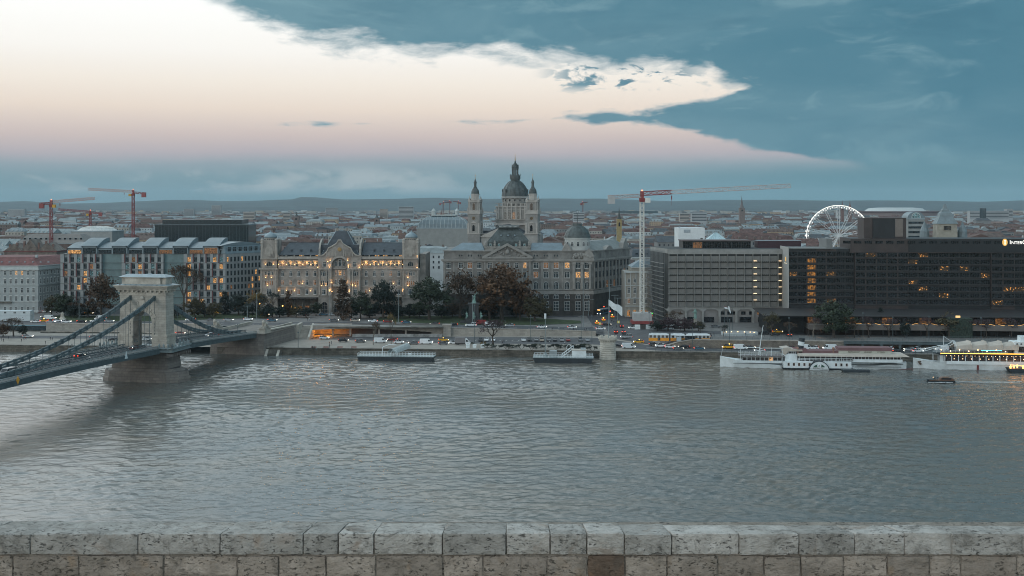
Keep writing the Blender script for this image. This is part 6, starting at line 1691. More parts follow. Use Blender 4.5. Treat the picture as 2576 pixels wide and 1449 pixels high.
def spire(label,px,Y,yt,ysh,yb,wpx,ms,mt,cat='church tower',stages=1):
    r=thing('church_tower',label,cat,(px2x(px,Y),Y,7));k=Y/FPX;w=wpx*k/2;z1=py2z(ysh,Y)-7;z2=py2z(yt,Y)-7
    MB().box(-w,w,-w,w,0,z1).build('tower_shaft',mt,r);MB().box(-w-.3,w+.3,-w-.3,w+.3,z1-.5,z1+.3).build('cornice',mt,r)
    MB().lathe([(w*.95,z1+.3),(w*.5,z1+(z2-z1)*.28),(w*.3,z1+(z2-z1)*.5),(.05,z2)],0,0,8).build('spire',ms,r)
    inst(window_mesh(w*.7,3.5,'arch',mt,glass_bronze,.2,(0,0),.3),'belfry_opening',r,(0,-w,z1-6));return r
spire('yellow baroque church tower with a dark needle spire left of the big crane mast',1557.5,1000,521,552,590,12,M('spire_dark',(.05,.06,.06),.6,.2,1),M('yellow_tower',(.36,.28,.14),.85,.15,.5))
spire('tall grey gothic spire alone among the far roofs under the crane jib',1866,2300,492,524,545,13,M('spire_grey',(.14,.13,.13),.8,.2,.5),M('spire_brown',(.17,.14,.13),.85,.2,.4))
spire('left one of the twin thin red spires behind the ferris wheel',2119,2600,503,522,545,7,M('spire_red',(.16,.08,.07),.8,.2,.5),M('spire_red_brick',(.16,.10,.09),.85,.2,.4))
spire('right one of the twin thin red spires behind the ferris wheel',2138,2600,503,522,545,7,M('spire_red',(.1,.1,.1)),M('spire_red_brick',(.1,.1,.1)))
spire('small red pointed spire left of the basilica above the glass vault',1110,1900,524,540,560,5,M('spire_red',(.1,.1,.1)),M('spire_red_brick',(.1,.1,.1)))
spire('dark pointed tower on the left of the far plain beyond the hotel',746,2000,533,545,560,13,M('spire_dark',(.1,.1,.1)),M('spire_brown',(.1,.1,.1)))
spire('dark pointed tower right of a similar one on the plain beyond the hotel',948,2100,536,549,560,13,M('spire_dark',(.1,.1,.1)),M('spire_brown',(.1,.1,.1)))
spire('slim dark steeple just right of the ferris wheel',2310,1900,535,552,570,6,M('spire_dark',(.1,.1,.1)),M('spire_brown',(.1,.1,.1)))
# domed old tower with zinc roof and finial right of the hotel plant tower
r=thing('domed_pavilion_tower','old square tower with a bell-shaped zinc roof topped by a statue, above the hotel roof','tower',(px2x(2377,760),760,7),R(-8));k=760/FPX;f=lambda y: py2z(y,760)-7
MB().frus(-7.5,7.5,-7.5,7.5,0,-6.2,6.2,-6.2,6.2,f(563)).build('tower_shaft',M('old_tower_stone',(.30,.285,.24),.85,.15,.3),r)
MB().lathe([(6.9,f(563)),(6.5,f(560)),(5.2,f(552)),(4.2,f(545)),(3.6,f(536)),(2.4,f(532)),(2.2,f(528)),(1.3,f(525)),(.9,f(520)),(.9,f(517)),(.3,f(513))],0,0,sq=True).build('bell_roof',M('old_zinc',(.15,.19,.205),.55,.15,.4,metal=.1),r)
inst(window_mesh(4.4,2.6,'rect',M('old_tower_stone',(.3,.3,.3)),glass_bronze,.3,(5,0),.4),'window',r,(0,-6.5,f(578)))
for px_,lab in ((2329,'l'),(2421,'r')):
    x=(px_-2377)*k+(0 if lab == 'l' else 0);b=MB();b.lathe([(3.2,f(610)),(3.0,f(582)),(2.0,f(572)),(1.0,f(566)),(.6,f(560)),(.05,f(556))],x,2,10);b.build('side_cupola',MATS['old_zinc'],r)
r=far_block('arched_roof_house','white house crowned by a round-arched rooftop window beyond the dark plant tower','building',2283,2326,552,800,M('dull_render',(.24,.26,.26),.8,.1,.3),16,rows=4);h=py2z(552,800)-6;w=43*800/FPX
b=MB();n=12;b.prism([(w/2+w*.5*math.cos(PI*i/n),h+.8+4.6*math.sin(PI*i/n)) for i in range(n+1)],'y',0,12);b.build('arched_roof',zinc2,r)
inst(window_mesh(5.6,3.6,'arch',wframe,glass_teal,.3,(2,0),.25),'arched_window',r,(w/2,-.02,h+.9))
# stadium
r=thing('stadium','wide low stadium with a dark rim and pale membrane roof on the far plain','stadium',(px2x(2252,4200),4200,8));b=MB();b.lathe([(125,0),(148,22),(150,36),(146,38)],0,0,40,sy=.8);b.build('bowl',M('stadium_wall',(.20,.15,.145),.8,.1,.01),r);b=MB();b.lathe([(152,36),(154,41),(150,42)],0,0,40,sy=.8);b.build('rim',M('stadium_rim',(.10,.06,.065),.7,.1,.01),r);b=MB();b.lathe([(110,42),(96,52),(60,55)],0,0,40,sy=.8);b.build('membrane_roof',M('stadium_roof',(.42,.46,.46),.6,.05,.01),r)
far_m=M('far_concrete',(.34,.36,.37),.85,.1,.02);far_m2=M('far_concrete_warm',(.36,.33,.30),.85,.1,.02)
for (a,c,yt,Y,m_,lab,rws_) in ((532,555,517,4200,far_m,'tall lone grey tower block on the plain beyond the black glass office',22),(1003,1040,520,3000,far_m,'broad pale slab tower beyond the palace hotel roof',13),(612,640,534,2600,far_m2,'pair-like pale flats right of the black glass office',8),
                                 (712,730,535,2700,far_m2,'small pale tower block behind the left turret',8),(819,850,523,4600,far_m,'wide white slab with a mast on the far plain left of the gable',8),(955,975,526,3400,far_m2,'slim beige tower block in front of the low far slabs',10),
                                 (1323,1347,526,3300,far_m,'pale stepped slab between the basilica dome and its right tower',9),(1442,1470,535,2400,far_m,'low white slab right of the basilica on the plain',5),(1740,1778,537,2500,far_m,'low wide pale slab beyond the white blank block',5),
                                 (1710,1734,537,2700,far_m2,'beige twin block beyond the crane mast',5),(2440,2538,531,2600,far_m,'long white striped office slab on the far plain',5),(2472,2481,524,2500,dg,'slim dark tower in front of the long striped slab',3),(2533,2548,526,2700,far_m,'pale tower at the end of the long striped slab',6),
                                 (1540,1655,531,5500,M('arena_dark',(.02,.04,.045),.5,.1,.05),'low black glass block on the far side behind the crane',0),(2106,2130,528,3300,far_m,'small grey slab just above the ferris wheel rim',5),(462,488,526,4000,far_m,'distant grey flats left of the black glass office',8),(20,62,527,3900,far_m,'row of distant grey flats at the far left',7)):
    far_block('tower_block' if yt < 530 else 'far_slab',lab,'building',a,c,yt,Y,m_,16,rows=rws_)

# --- the town: roofs behind roofs
wc=[('cream',M('town_cream',(.33,.32,.29),.9,.15,.12)),('grey',M('town_grey',(.20,.205,.205),.9,.15,.12)),('brown',M('town_brown',(.15,.12,.105),.9,.2,.12)),('white',M('town_white',(.42,.46,.47),.9,.1,.12)),('ochre',M('town_ochre',(.33,.26,.19),.9,.2,.12)),('pinkish',M('town_pink',(.32,.24,.22),.9,.15,.12))]
rc=[('red',M('town_red_roof',(.105,.060,.054),.9,.35,.3)),('brown',M('town_brown_roof',(.11,.08,.07),.9,.3,.3)),('slate',M('town_slate_roof',(.07,.08,.09),.8,.25,.3)),('zinc',M('town_zinc_roof',(.16,.20,.22),.6,.2,.3)),('pale',M('town_pale_roof',(.21,.25,.26),.7,.2,.3)),('rust',M('town_rust_roof',(.11,.066,.054),.9,.3,.3))]
tglass=glassmat('town_glass',0,base=(.03,.035,.04))
SKY_=[(-400,640),(148,640),(152,604),(655,604),(658,598),(800,606),(806,582),(905,582),(908,606),(1060,606),(1066,612),(1108,635),(1120,608),(1220,600),(1232,575),(1345,590),(1350,606),(1415,600),(1425,565),(1490,565),(1500,600),(1560,640),(1564,680),(1600,680),(1650,640),(1652,612),(1960,604),(1990,610),(2080,600),(2176,600),(2180,552),(2260,552),(2265,600),(3000,600)]
RSV=[(45,216,860,960),(8,146,780,850),(385,630,960,1060),(176,286,960,1060),(1040,1185,960,1080),(1150,1360,700,960),(2060,2160,1120,1240),(2335,2425,720,800),(2278,2332,760,850),(1700,1780,740,830),(1545,1575,980,1020),(1550,1665,700,830),(1775,1840,680,740),(2180,2290,560,640),(258,293,1180,1220),(1520,1670,1970,2050)]
def house_geo(rn,w,d,h,rt,parts,X,detail=True):
    walls=MB();roof=MB();ch=MB();gl=MB()
    walls.box(0,w,0,d,0,h)
    if rt == 'gable': rh=rn.uniform(3.5,6);roof._add([(-.4,-.4,h),(w+.4,-.4,h),(w+.4,d+.4,h),(-.4,d+.4,h),(0,d/2,h+rh),(w,d/2,h+rh)],[(0,1,5,4),(2,3,4,5),(0,4,3),(1,2,5)])
    elif rt == 'cross': rh=rn.uniform(4,7);roof._add([(-.3,-.3,h),(w+.3,-.3,h),(w+.3,d,h),(-.3,d,h),(w/2,0,h+rh),(w/2,d,h+rh)],[(0,1,4),(1,2,5,4),(2,3,5),(3,0,4,5)])
    elif rt == 'hip': rh=rn.uniform(3.5,6);roof.frus(-.4,w+.4,-.4,d+.4,h,d*.35,w-d*.35,d*.45,d*.55,h+rh)
    elif rt == 'mansard': rh=4.6;roof.frus(-.3,w+.3,-.3,d+.3,h,1.6,w-1.6,1.6,d-1.6,h+3.4);roof.frus(1.6,w-1.6,1.6,d-1.6,h+3.4,w*.3,w*.7,d*.4,d*.6,h+rh)
    else: rh=.8;roof.box(-.2,w+.2,-.2,d+.2,h,h+.6);roof.box(w*.15,w*.4,d*.3,d*.7,h+.6,h+3.2);roof.box(w*.62,w*.8,d*.2,d*.5,h+.6,h+2.4)
    for k in range(rn.randint(1,4)): x=rn.uniform(1,w-2);y=rn.uniform(d*.2,d*.8);ch.box(x,x+rn.uniform(.8,2.2),y,y+.9,h,h+rh*.6+rn.uniform(1,2.4))
    if detail:
        nf=3;nx=max(2,int(w/3.4))
        for r_ in range(nf):
            for k in range(nx):
                x=(k+.5)*w/nx;z=h-2.6-r_*3.6
                if z < 1: continue
                gl.box(x-.55,x+.55,-.09,0,z-.9,z+.9)
        if rt in ('mansard','gable','hip') and rn.random() < .6:
            for k in range(max(2,int(w/5))): x=(k+.5)*w/max(2,int(w/5));ch.prism([(x-.7,h+.6),(x+.7,h+.6),(x+.7,h+2.0),(x,h+2.6),(x-.7,h+2.0)],'y',.2,3)
    return walls,roof,ch,gl
cand=[]
rn=random.Random(21);Y=690.0
while Y < 5600:
    step=34+(Y-690)*.013;X=-(.47*Y+60)+rn.uniform(0,30)
    while X < .47*Y+60:
        w=rn.uniform(13,34)*(1+(Y-700)/6000);d=rn.uniform(12,20);h=rn.gauss(20.5,3.2) if Y > 760 else rn.gauss(19,2);h=max(13,min(30,h));YY=Y+rn.uniform(-9,9)
        if rn.random() < .035: h += 7
        pxa,pxb=1288+X/YY*FPX,1288+(X+w)/YY*FPX;pc=(pxa+pxb)/2
        ok=-40 < pc < 2616
        for (a,c,y0,y1) in RSV:
            if pxb > a and pxa < c and YY+d > y0 and YY < y1: ok=False
        if ok and 900 < Y and rn.random() < .03: ok=False
        if ok:
            yt=520+(CAMH-7-h-5)/YY*FPX
            if yt < lerp_pts(pc,SKY_)+8: cand.append((YY,X,w,d,h,pc,w/YY*FPX))
        X += w+(rn.uniform(-1,3) if rn.random() < .8 else rn.uniform(8,16))
    Y += step
cand.sort()
SECT=[(150,'beyond the white palace'),(390,'under the red cranes'),(655,'near the black glass office'),(800,'beyond the palace hotel left wing'),(910,'beyond the hotel centre gable'),(1065,'beyond the palace hotel right wing'),(1170,'beside the glass vault hall'),
        (1350,'around the basilica'),(1500,'beyond the round ministry dome'),(1620,'left of the big crane mast'),(1780,'beyond the white blank block'),(1960,'beyond the louvred concrete block'),(2180,'around the ferris wheel foot'),(2340,'behind the dark plant tower'),(2450,'near the bell-roofed old tower'),(9999,'behind the hotel name sign')]
ORD=['nearest','second','third','fourth','fifth','sixth','seventh','eighth','ninth','tenth','eleventh','twelfth','thirteenth','fourteenth','fifteenth']
cnt={};stuff={};nobj=0
for (YY,X,w,d,h,pc,wpx) in cand:
    ci=rn.choices(range(6),(3,3,2,2,2,1))[0];ri=rn.choices(range(6),(4,3,2,3,2,2) if pc > 1300 else (3,3,2,4,3,1))[0];rt=rn.choice(('gable','gable','cross','hip','mansard','flat'))
    if rt == 'flat': ri=rn.choice((3,4,4,2))
    rz=rn.uniform(-.25,.25)+(-.08);z0=6.0
    if nobj < 290:
        sec=next(s for a,s in SECT if pc < a);key=(sec,ci,ri,rt);n_=cnt.get(key,0);cnt[key]=n_+1
        rname={'gable': 'gabled','cross': 'front-gabled','hip': 'hipped','mansard': 'mansard','flat': 'flat'}[rt]
        lab=f"{wc[ci][0]} house with {rname} {rc[ri][0]} roof {sec}" + (f", {ORD[n_]} such from river" if n_ else '')
        r=thing('town_house',lab,'house',(X,YY,z0),rz,'town houses behind the riverfront')
        wa,ro,chh,gl=house_geo(rn,w,d,h,rt,True,X);wa.build('wall',wc[ci][1],r);ro.build('roof',rc[ri][1],r);chh.build('chimney',wc[2][1] if ri < 3 else wc[3][1],r)
        if gl.v: gl.build('window',tglass,r)
        nobj += 1
    else:
        wa,ro,chh,gl=house_geo(rn,w,d,h,rt,False,X,detail=YY < 2300)
        Tm=Matrix.Translation((X,YY,z0)) @ Matrix.Rotation(rz,4,'Z')
        for mb,mi in ((wa,ci),(ro,6+ri),(chh,2),(gl,12)):
            S=stuff.setdefault('a',MB());S.mi=mi;S.T=Tm;S._add(mb.v,mb.f)
S=stuff['a'];S.T=None
# far suburbs: slabs and woods out to the hills
for k in range(1500):
    Y=rn.uniform(5200,9800);X=rn.uniform(-.47,.47)*Y;w=rn.uniform(15,70);h=rn.choice((10,14,18,30,34))*rn.uniform(.8,1.1);S.mi=rn.choice((1,3,1,4,0));S.T=Matrix.Translation((X,Y,4));S.box(0,w,0,14,0,h)
S.T=None
o=S.build('far_town',[m for _,m in wc]+[m for _,m in rc]+[tglass]);o['kind']='stuff'
# woods and garden trees scattered in the far plain, one mass
b=MB()
for k in range(2600):
    Y=rn.uniform(1500,9500) if k % 2 else rn.uniform(4000,9900);X=rn.uniform(-.47,.47)*Y;r_=rn.uniform(4,9)*(1+Y/5000);z=5+(rn.uniform(8,14) if Y < 3500 else 6)
    b.T=Matrix.Translation((X,Y,z)) @ Matrix.Rotation(rn.random()*6,4,'Z');b.lathe([(r_*.7,-6),(r_*1.1,0),(r_*.8,r_*.7),(r_*.2,r_)],0,0,6)
b.T=None;o=b.build('far_woods',M('far_woods',(.065,.05,.042),1,.4,.02,tint=(.035,.045,.035)));o['kind']='stuff'
# --- evening haze over the plain
hz_=bpy.data.materials.new('haze_air');hz_.use_nodes=True;N=hz_.node_tree.nodes;N.clear();vp=N.new('ShaderNodeVolumePrincipled');vp.inputs['Color'].default_value=(.66,.88,1,1);vp.inputs['Density'].default_value=HAZE_D
vp.inputs['Anisotropy'].default_value=0;ou=N.new('ShaderNodeOutputMaterial');hz_.node_tree.links.new(vp.outputs[0],ou.inputs['Volume'])
o=MB().box(-12000,12000,-200,18000,-6,330).build('haze',hz_);o['kind']='stuff'
# ------------------------------------------------------------------ vehicles
tyre=M('tyre',(.02,.02,.02),.8,.1,1);rim_m=M('wheel_rim',(.3,.3,.3),.4,.1,1,metal=.6);cglass=M('car_glass',(.02,.025,.03),.08,0)
head_m=M('headlight',(1,.93,.8),emit=6);tail_m=M('taillight',(1,.06,.02),emit=3.5);taxi_m=M('taxi_lamp',(1,.62,.12),emit=6)
PAINT={'white': (.72,.76,.78),'silver': (.33,.36,.38),'grey': (.12,.13,.14),'black': (.018,.02,.024),'blue': (.04,.12,.18),'red': (.22,.03,.03),'yellow': (.72,.38,.02),'beige': (.40,.36,.30)}
KV={  # half length, half width, side profile of body, glasshouse (y, z) polygon, roof z
    'sedan': (2.25,.9,[(-2.25,.3),(-2.25,.75),(-2.1,.92),(-1.2,1.0),(1.5,.95),(2.15,.85),(2.25,.6),(2.25,.3)],[(-1.9,.93),(-1.35,1.38),(.35,1.42),(1.25,.95)]),
    'estate': (2.35,.9,[(-2.35,.3),(-2.35,.95),(-2.2,1.0),(1.4,.98),(2.2,.85),(2.35,.6),(2.35,.3)],[(-2.25,.97),(-2.0,1.42),(.3,1.5),(1.2,.97)]),
    'suv': (2.25,.95,[(-2.25,.38),(-2.25,1.1),(1.35,1.12),(2.15,1.0),(2.25,.7),(2.25,.38)],[(-2.15,1.08),(-1.85,1.62),(.4,1.68),(1.25,1.1)]),
    'van': (2.9,1.0,[(-2.9,.35),(-2.9,2.15),(-2.8,2.3),(1.1,2.3),(1.5,2.15),(2.25,1.2),(2.85,1.0),(2.9,.35)],[(.9,1.25),(.95,2.0),(1.45,2.0),(2.1,1.25)]),
    'minibus': (2.7,1.0,[(-2.7,.35),(-2.7,1.2),(2.3,1.2),(2.65,1.0),(2.7,.35)],[(-2.66,1.15),(-2.5,1.95),(1.2,2.0),(2.2,1.15)]),
}
def car_parts(kind,paint):
    L,W,pr,gp=KV[kind];pm_=M('paint_' + paint,PAINT[paint],.28,.06,1)
    b=MB();b.prism(pr,'x',-W,W)
    inset=.14;roofp=[p for p in gp]
    if kind != 'van':
        a,q,c,d=gp;b.frus(-W+.2,W-.2,q[0]-.02,c[0]+.05,q[1]-.06,-W+.3,W-.3,q[0]+.12,c[0]-.15,q[1]+.03)
        for y in (-.1,-1.1 if kind != 'sedan' else -.95): b.box(-W+.1,W-.1,y-.05,y+.05,a[1],q[1])
    body=b.mesh('body',pm_)
    g=MB()
    if kind == 'van':
        g.prism([(p[0],p[1]) for p in gp],'x',-W-.015,W+.015);g.quad((-W+.15,2.28,1.22),(W-.15,2.28,1.22),(W-.2,1.55,2.12),(-W+.2,1.55,2.12))
    else:
        a,q,c,d=gp;vs=[]
        for sg in (-1,1): vs += [(sg*(W-.06),a[0],a[1]),(sg*(W-.2),q[0],q[1]),(sg*(W-.2),c[0],c[1]),(sg*(W-.06),d[0],d[1])]
        g._add(vs,[(0,1,2,3),(7,6,5,4),(0,4,5,1),(1,5,6,2),(2,6,7,3)])
    gl=g.mesh('window',cglass)
    w=MB();w.T=Matrix.Rotation(R(90),4,'Y');w.mi=0;w.lathe([(.26,-.1),(.34,-.08),(.34,.08),(.26,.1)],0,0,10);w.mi=1;w.lathe([(.2,-.115),(.2,.115)],0,0,8);wheel=w.mesh('wheel',[tyre,rim_m])
    hz0=.78 if kind not in ('van','suv') else .92;hl=MB().box(-.2,.2,-.04,.05,-.09,.09).mesh('headlight',head_m);tl=MB().box(-.17,.17,-.05,.04,-.1,.12).mesh('taillight',tail_m)
    return body,gl,wheel,hl,tl,L,W,hz0
CAR={}
ncar=0
HEADN={0: 'heading towards the hotel',180: 'heading towards the bridge',90: 'driving inland',270: 'facing the river'}
def vehicle(px,py,z,kind,paint,hd,label,lights=True,taxi=False,Yf_=None,braking=False):
    global ncar
    if z is None:
        Y=560.0
        for _ in range(6): z=gz(px2x(px,Y),Y)+.06;Y=(CAMH-z)*FPX/(py-520)
        X=px2x(px,Y)
    else: X,Y=ground_at(px,py,z)
    if abs(z-LZ-.03) < .02 and X > 58: Y=min(Y,Yf(X)-2.4);X=px2x(px,Y)
    Y += 1.0 if hd in (0,180) else 0
    if z is not None and abs(z-LZ) > .01: z=max(z,gz(X,Y)+.06) if Yf_ is None else z
    if (kind,paint) not in CAR: CAR[(kind,paint)]=car_parts(kind,paint)
    body,gl,wheel,hl,tl,L,W,hz0=CAR[(kind,paint)]
    r=thing('taxi' if taxi else ('van' if kind == 'van' else 'minibus' if kind == 'minibus' else 'car'),label,'taxi' if taxi else ('van' if kind in ('van','minibus') else 'car'),(X,Y,z+.02),R(hd-90)+rg.uniform(-.04,.04),'vehicles on the riverside roads')
    inst(body,'body',r);inst(gl,'window',r)
    for sx_ in (-1,1):
        for y in (-L*.62,L*.62): inst(wheel,'wheel',r,(sx_*(W-.08),y,.34))
        if lights: inst(hl,'headlight',r,(sx_*(W-.3),L,hz0))
        if lights or braking: inst(tl,'taillight',r,(sx_*(W-.22),-L,hz0+.1))
    if taxi: inst(MB().box(-.3,.3,-.12,.12,0,.2).mesh('roof_sign',taxi_m),'roof_sign',r,(0,-.3,KV[kind][3][1][1]+.03))
    ncar += 1;return r
U=None
LLL=LZ+.03
V=[  # px, py, z(None = upper street), kind, paint, heading, label, flags
 (117,787,U,'suv','white',0,'white car with bright headlights turning at the corner of the white palace',''),
 (112,800,U,'sedan','silver',180,'silver car behind the queue of traffic left of the bridge tower',''),
 (88,812,U,'sedan','white',180,'white car first in the queue left of the bridge tower',''),(107,810,U,'estate','yellow',180,'yellow taxi in the queue left of the bridge tower','t'),
 (124,804,U,'van','white',0,'white van in the queue left of the bridge tower',''),(126,813,U,'sedan','silver',0,'silver car nearest the embankment wall in the queue',''),(143,810,U,'sedan','white',0,'white saloon ahead of the white van in the queue',''),
 (165,813,U,'suv','white',0,'white suv alone at the end of the queue',''),(203,812,U,'sedan','black',0,'black car passing the wall left of the bridge tower',''),(237,811,U,'sedan','white',180,'white saloon next to a white van left of the tower',''),(251,805,U,'van','white',180,'white van close to the left edge of the tower',''),(274,811,U,'estate','silver',0,'silver estate just left of the bridge tower',''),
 (222,791,U,'estate','yellow',0,'yellow taxi parked under the brown tree left of the tower','t'),(246,792,U,'sedan','black',0,'black car parked beside the taxi under the brown tree','o'),(545,790,U,'estate','yellow',0,'yellow taxi under the dark trees in front of the finned office','t'),
 (478,808,U,'suv','white',180,'white suv right behind the bridge tower',''),(530,808,U,'sedan','grey',0,'dark grey car left of the first stone lion','o'),(574,808,U,'estate','silver',0,'silver car right of the first stone lion',''),(623,807,U,'suv','white',0,'white suv between the two stone lions',''),
 (68,850,LLL,'estate','silver',0,'silver estate on the lower road at the far left',''),(175,853,LLL,'sedan','black',180,'black car on the lower road under the left chain','o'),(237,853,LLL,'suv','grey',0,'dark grey suv on the lower road left of the tower',''),(283,858,LLL,'sedan','black',180,'black car half hidden at the foot of the tower','o'),(367,858,LLL,'suv','white',0,'white suv seen through the tower arch',''),(452,842,LLL,'sedan','red',0,'red car on the lower road right behind the tower',''),
 (684,809,U,'sedan','blue',0,'blue car just right of the river-side stone lion',''),(839,809,U,'sedan','grey',0,'dark grey car above the tunnel mouth',''),(892,810,U,'suv','beige',0,'beige suv above the flyover with its lights on',''),(938,811,U,'sedan','white',180,'white saloon above the flyover left of a pale mast',''),(975,812,U,'sedan','red',0,'red saloon above the flyover',''),(1022,814,U,'sedan','blue',0,'dark blue car above the flyover',''),
 (757,794,U,'sedan','grey',180,'grey car by the hotel canopy',''),(813,794,U,'sedan','blue',0,'blue saloon in front of the hotel archway','o'),(838,794,U,'sedan','silver',0,'silver car half hidden behind the tall brown cypress','o'),(665,795,U,'estate','yellow',0,'yellow taxi under the yellowing tree by the left turret','t'),
 (815,854,LLL,'suv','white',0,'white car coming out of the orange tunnel',''),(863,861,LLL,'suv','black',0,'black people carrier right of the tunnel mouth',''),(906,862,LLL,'sedan','grey',0,'dark grey saloon following the black people carrier',''),(956,863,LLL,'van','white',0,'white van with graffiti beside the bare pollard tree',''),(987,858,LLL,'sedan','red',180,'dark red car beside the white graffiti van',''),(1003,865,LLL,'suv','white',0,'white suv following the graffiti van',''),(1040,867,LLL,'sedan','grey',180,'grey saloon behind the first pontoon gangway',''),
 (1072,866,LLL,'van','white',0,'small white van above the end of the first pontoon',''),(1116,859,LLL,'estate','yellow',0,'yellow taxi on the quay road under the stone pillar','t'),(1115,868,LLL,'sedan','grey',0,'grey car right in front of the yellow taxi',''),(1142,866,LLL,'sedan','white',180,'white car just left of the box truck',''),
 (1093,818,U,'sedan','black',180,'black car just left of the stone pillar',''),(1139,820,U,'sedan','black',180,'black car just right of the stone pillar',''),(1185,822,U,'minibus','white',180,'white minibus with dark windows on the upper road',''),(1208,817,U,'van','red',180,'red van behind the white van on the upper road',''),(1234,822,U,'van','white',0,'white delivery van on the upper road by the round bare tree',''),(1282,823,U,'suv','silver',180,'silver suv on the upper road',''),(1363,826,U,'estate','white',0,'white estate on the upper road near the white camera mast',''),(1440,828,U,'suv','white',0,'white suv at the end of the upper road',''),
 (1501,815,U,'estate','yellow',90,'yellow taxi nearest the river in the line up the street','tb'),(1518,807,U,'estate','yellow',90,'yellow taxi in the middle of the line up the street','tb'),(1540,799,U,'estate','yellow',90,'yellow taxi nearest the bus','tb'),(1526,820,U,'sedan','black',0,'black car crossing the junction','b'),(1511,830,U,'sedan','white',0,'white saloon crossing at the end of the wall',''),
 (1549,845,U,'sedan','red',90,'red car with brake lights at the junction','b'),(1563,837,U,'sedan','black',90,'black car with brake lights at the junction','b'),(1568,847,U,'sedan','grey',90,'grey car with brake lights nearest the ramp','b'),(1594,843,U,'sedan','white',180,'white car right of the cars braking at the junction',''),
 (1297,794,U,'suv','black',0,'black suv parked before the ministry beside a grey car','o'),(1328,793,U,'sedan','grey',0,'grey car parked before the ministry base','o'),
 (1576,853,U,'minibus','silver',180,'silver people carrier on the ramp',''),(1607,861,LLL,'estate','yellow',180,'yellow taxi estate at the foot of the ramp','t'),(1646,869,LLL,'sedan','grey',0,'dark grey car leading at the lane merge',''),(1662,865,LLL,'suv','white',180,'white suv behind the dark grey car at the merge',''),(1686,874,LLL,'sedan','white',0,'white saloon in front of the tram stop',''),(1721,873,LLL,'estate','black',180,'black estate under the rubble wall',''),(1707,881,LLL,'sedan','grey',0,'grey car in the lane nearest the river',''),(1760,881,LLL,'sedan','blue',0,'dark blue car in the lane nearest the river',''),
 (1582,877,LLL,'van','white',0,'large white van right of the stone turret',''),(1552,874,LLL,'sedan','black',0,'black car half hidden by the turret and the white van',''),(1834,876,LLL,'minibus','yellow',180,'yellow taxi van on the quay road','t'),(1864,880,LLL,'van','white',0,'white van passing the yellow taxi van',''),(1888,877,LLL,'sedan','grey',0,'grey car behind the paddle steamer foredeck',''),(1912,886,LLL,'sedan','white',180,'white car behind the paddle steamer mast',''),
 (1995,878,LLL,'estate','red',0,'red estate behind the steamer funnel','o'),(2027,880,LLL,'van','white',0,'white van behind the steamer funnel',''),(2047,878,LLL,'suv','white',180,'white suv between two white vans','b'),(2088,878,LLL,'van','white',180,'small white van with an amber roof light',''),(2172,876,LLL,'sedan','white',180,'white saloon above the red steamer roof','b'),(2236,878,LLL,'suv','white',180,'white suv at the end of the red steamer roof','b'),(2262,888,LLL,'estate','black',0,'black estate above the steamer stern',''),(2290,884,LLL,'suv','silver',180,'silver suv between the two ships',''),(2311,888,LLL,'suv','white',0,'white suv nearest the quay edge between the ships',''),(2316,879,LLL,'suv','white',0,'white suv at the back between the ships','b'),(2371,880,LLL,'van','white',180,'white van behind the bow of the second ship',''),
 (1957,838,U,'estate','yellow',0,'yellow taxi at the hotel forecourt','t'),(1950,845,U,'sedan','black',0,'black saloon on the promenade by the hotel','o'),(1922,842,U,'suv','black',180,'black suv beside the white ring bench','o'),(1984,846,U,'suv','black',90,'black suv with red lights at the hotel ramp','b'),(1761,825,U,'sedan','silver',0,'silver car parked behind the tram beside the statue','o'),(1801,825,U,'estate','grey',0,'grey car parked by the dark shopfronts','o')]
for (px,py,z,kd,pt,hd,lb,fl) in V: vehicle(px,py,z,kd,pt,hd,lb,lights='o' not in fl,taxi='t' in fl,braking='b' in fl)
for i,(px,pt,kd,lb) in enumerate(((1209,'grey','suv','dark grey'),(1224,'white','suv','white'),(1241,'white','sedan','white'),(1317,'white','sedan','white'),(1332,'black','suv','black'),(1349,'grey','sedan','dark grey'),(1363,'beige','minibus','beige'),(1381,'grey','suv','dark grey'),(1396,'black','sedan','black'),(1413,'silver','suv','silver'),(1429,'red','sedan','dark red'),(1460,'grey','suv','dark grey'),(1478,'silver','sedan','silver'))):
    n_=('first','second','third','fourth','fifth','sixth','seventh','eighth','ninth','tenth','eleventh','twelfth','last')[i]
    vehicle(px,858,LLL,kd,pt,270 if i % 3 else 90,f'{lb} {"minibus" if kd == "minibus" else "car"}, {n_} in the parked row counting from the bridge',lights=False)
for (s_,t_,kd,pt,hd,lb) in ((-86,1.9,'van','grey',180,'dark grey van driving over the bridge'),(-42,-1.6,'sedan','black',0,'black car on the bridge before the tower'),(-12,1.6,'sedan','red',180,'dark red car about to pass the tower arch'),(48,1.7,'suv','white',180,'white suv on the bridge between tower and abutment'),(24,-1.7,'sedan','grey',0,'grey saloon on the bridge just past the tower')):
    p=bw(t_,s_,bz(s_));r=vehicle(300,900,LLL,kd,pt,0,lb);r.location=(p[0],p[1],p[2]+.03);r.rotation_euler[2]=brz+(0 if hd == 0 else PI)
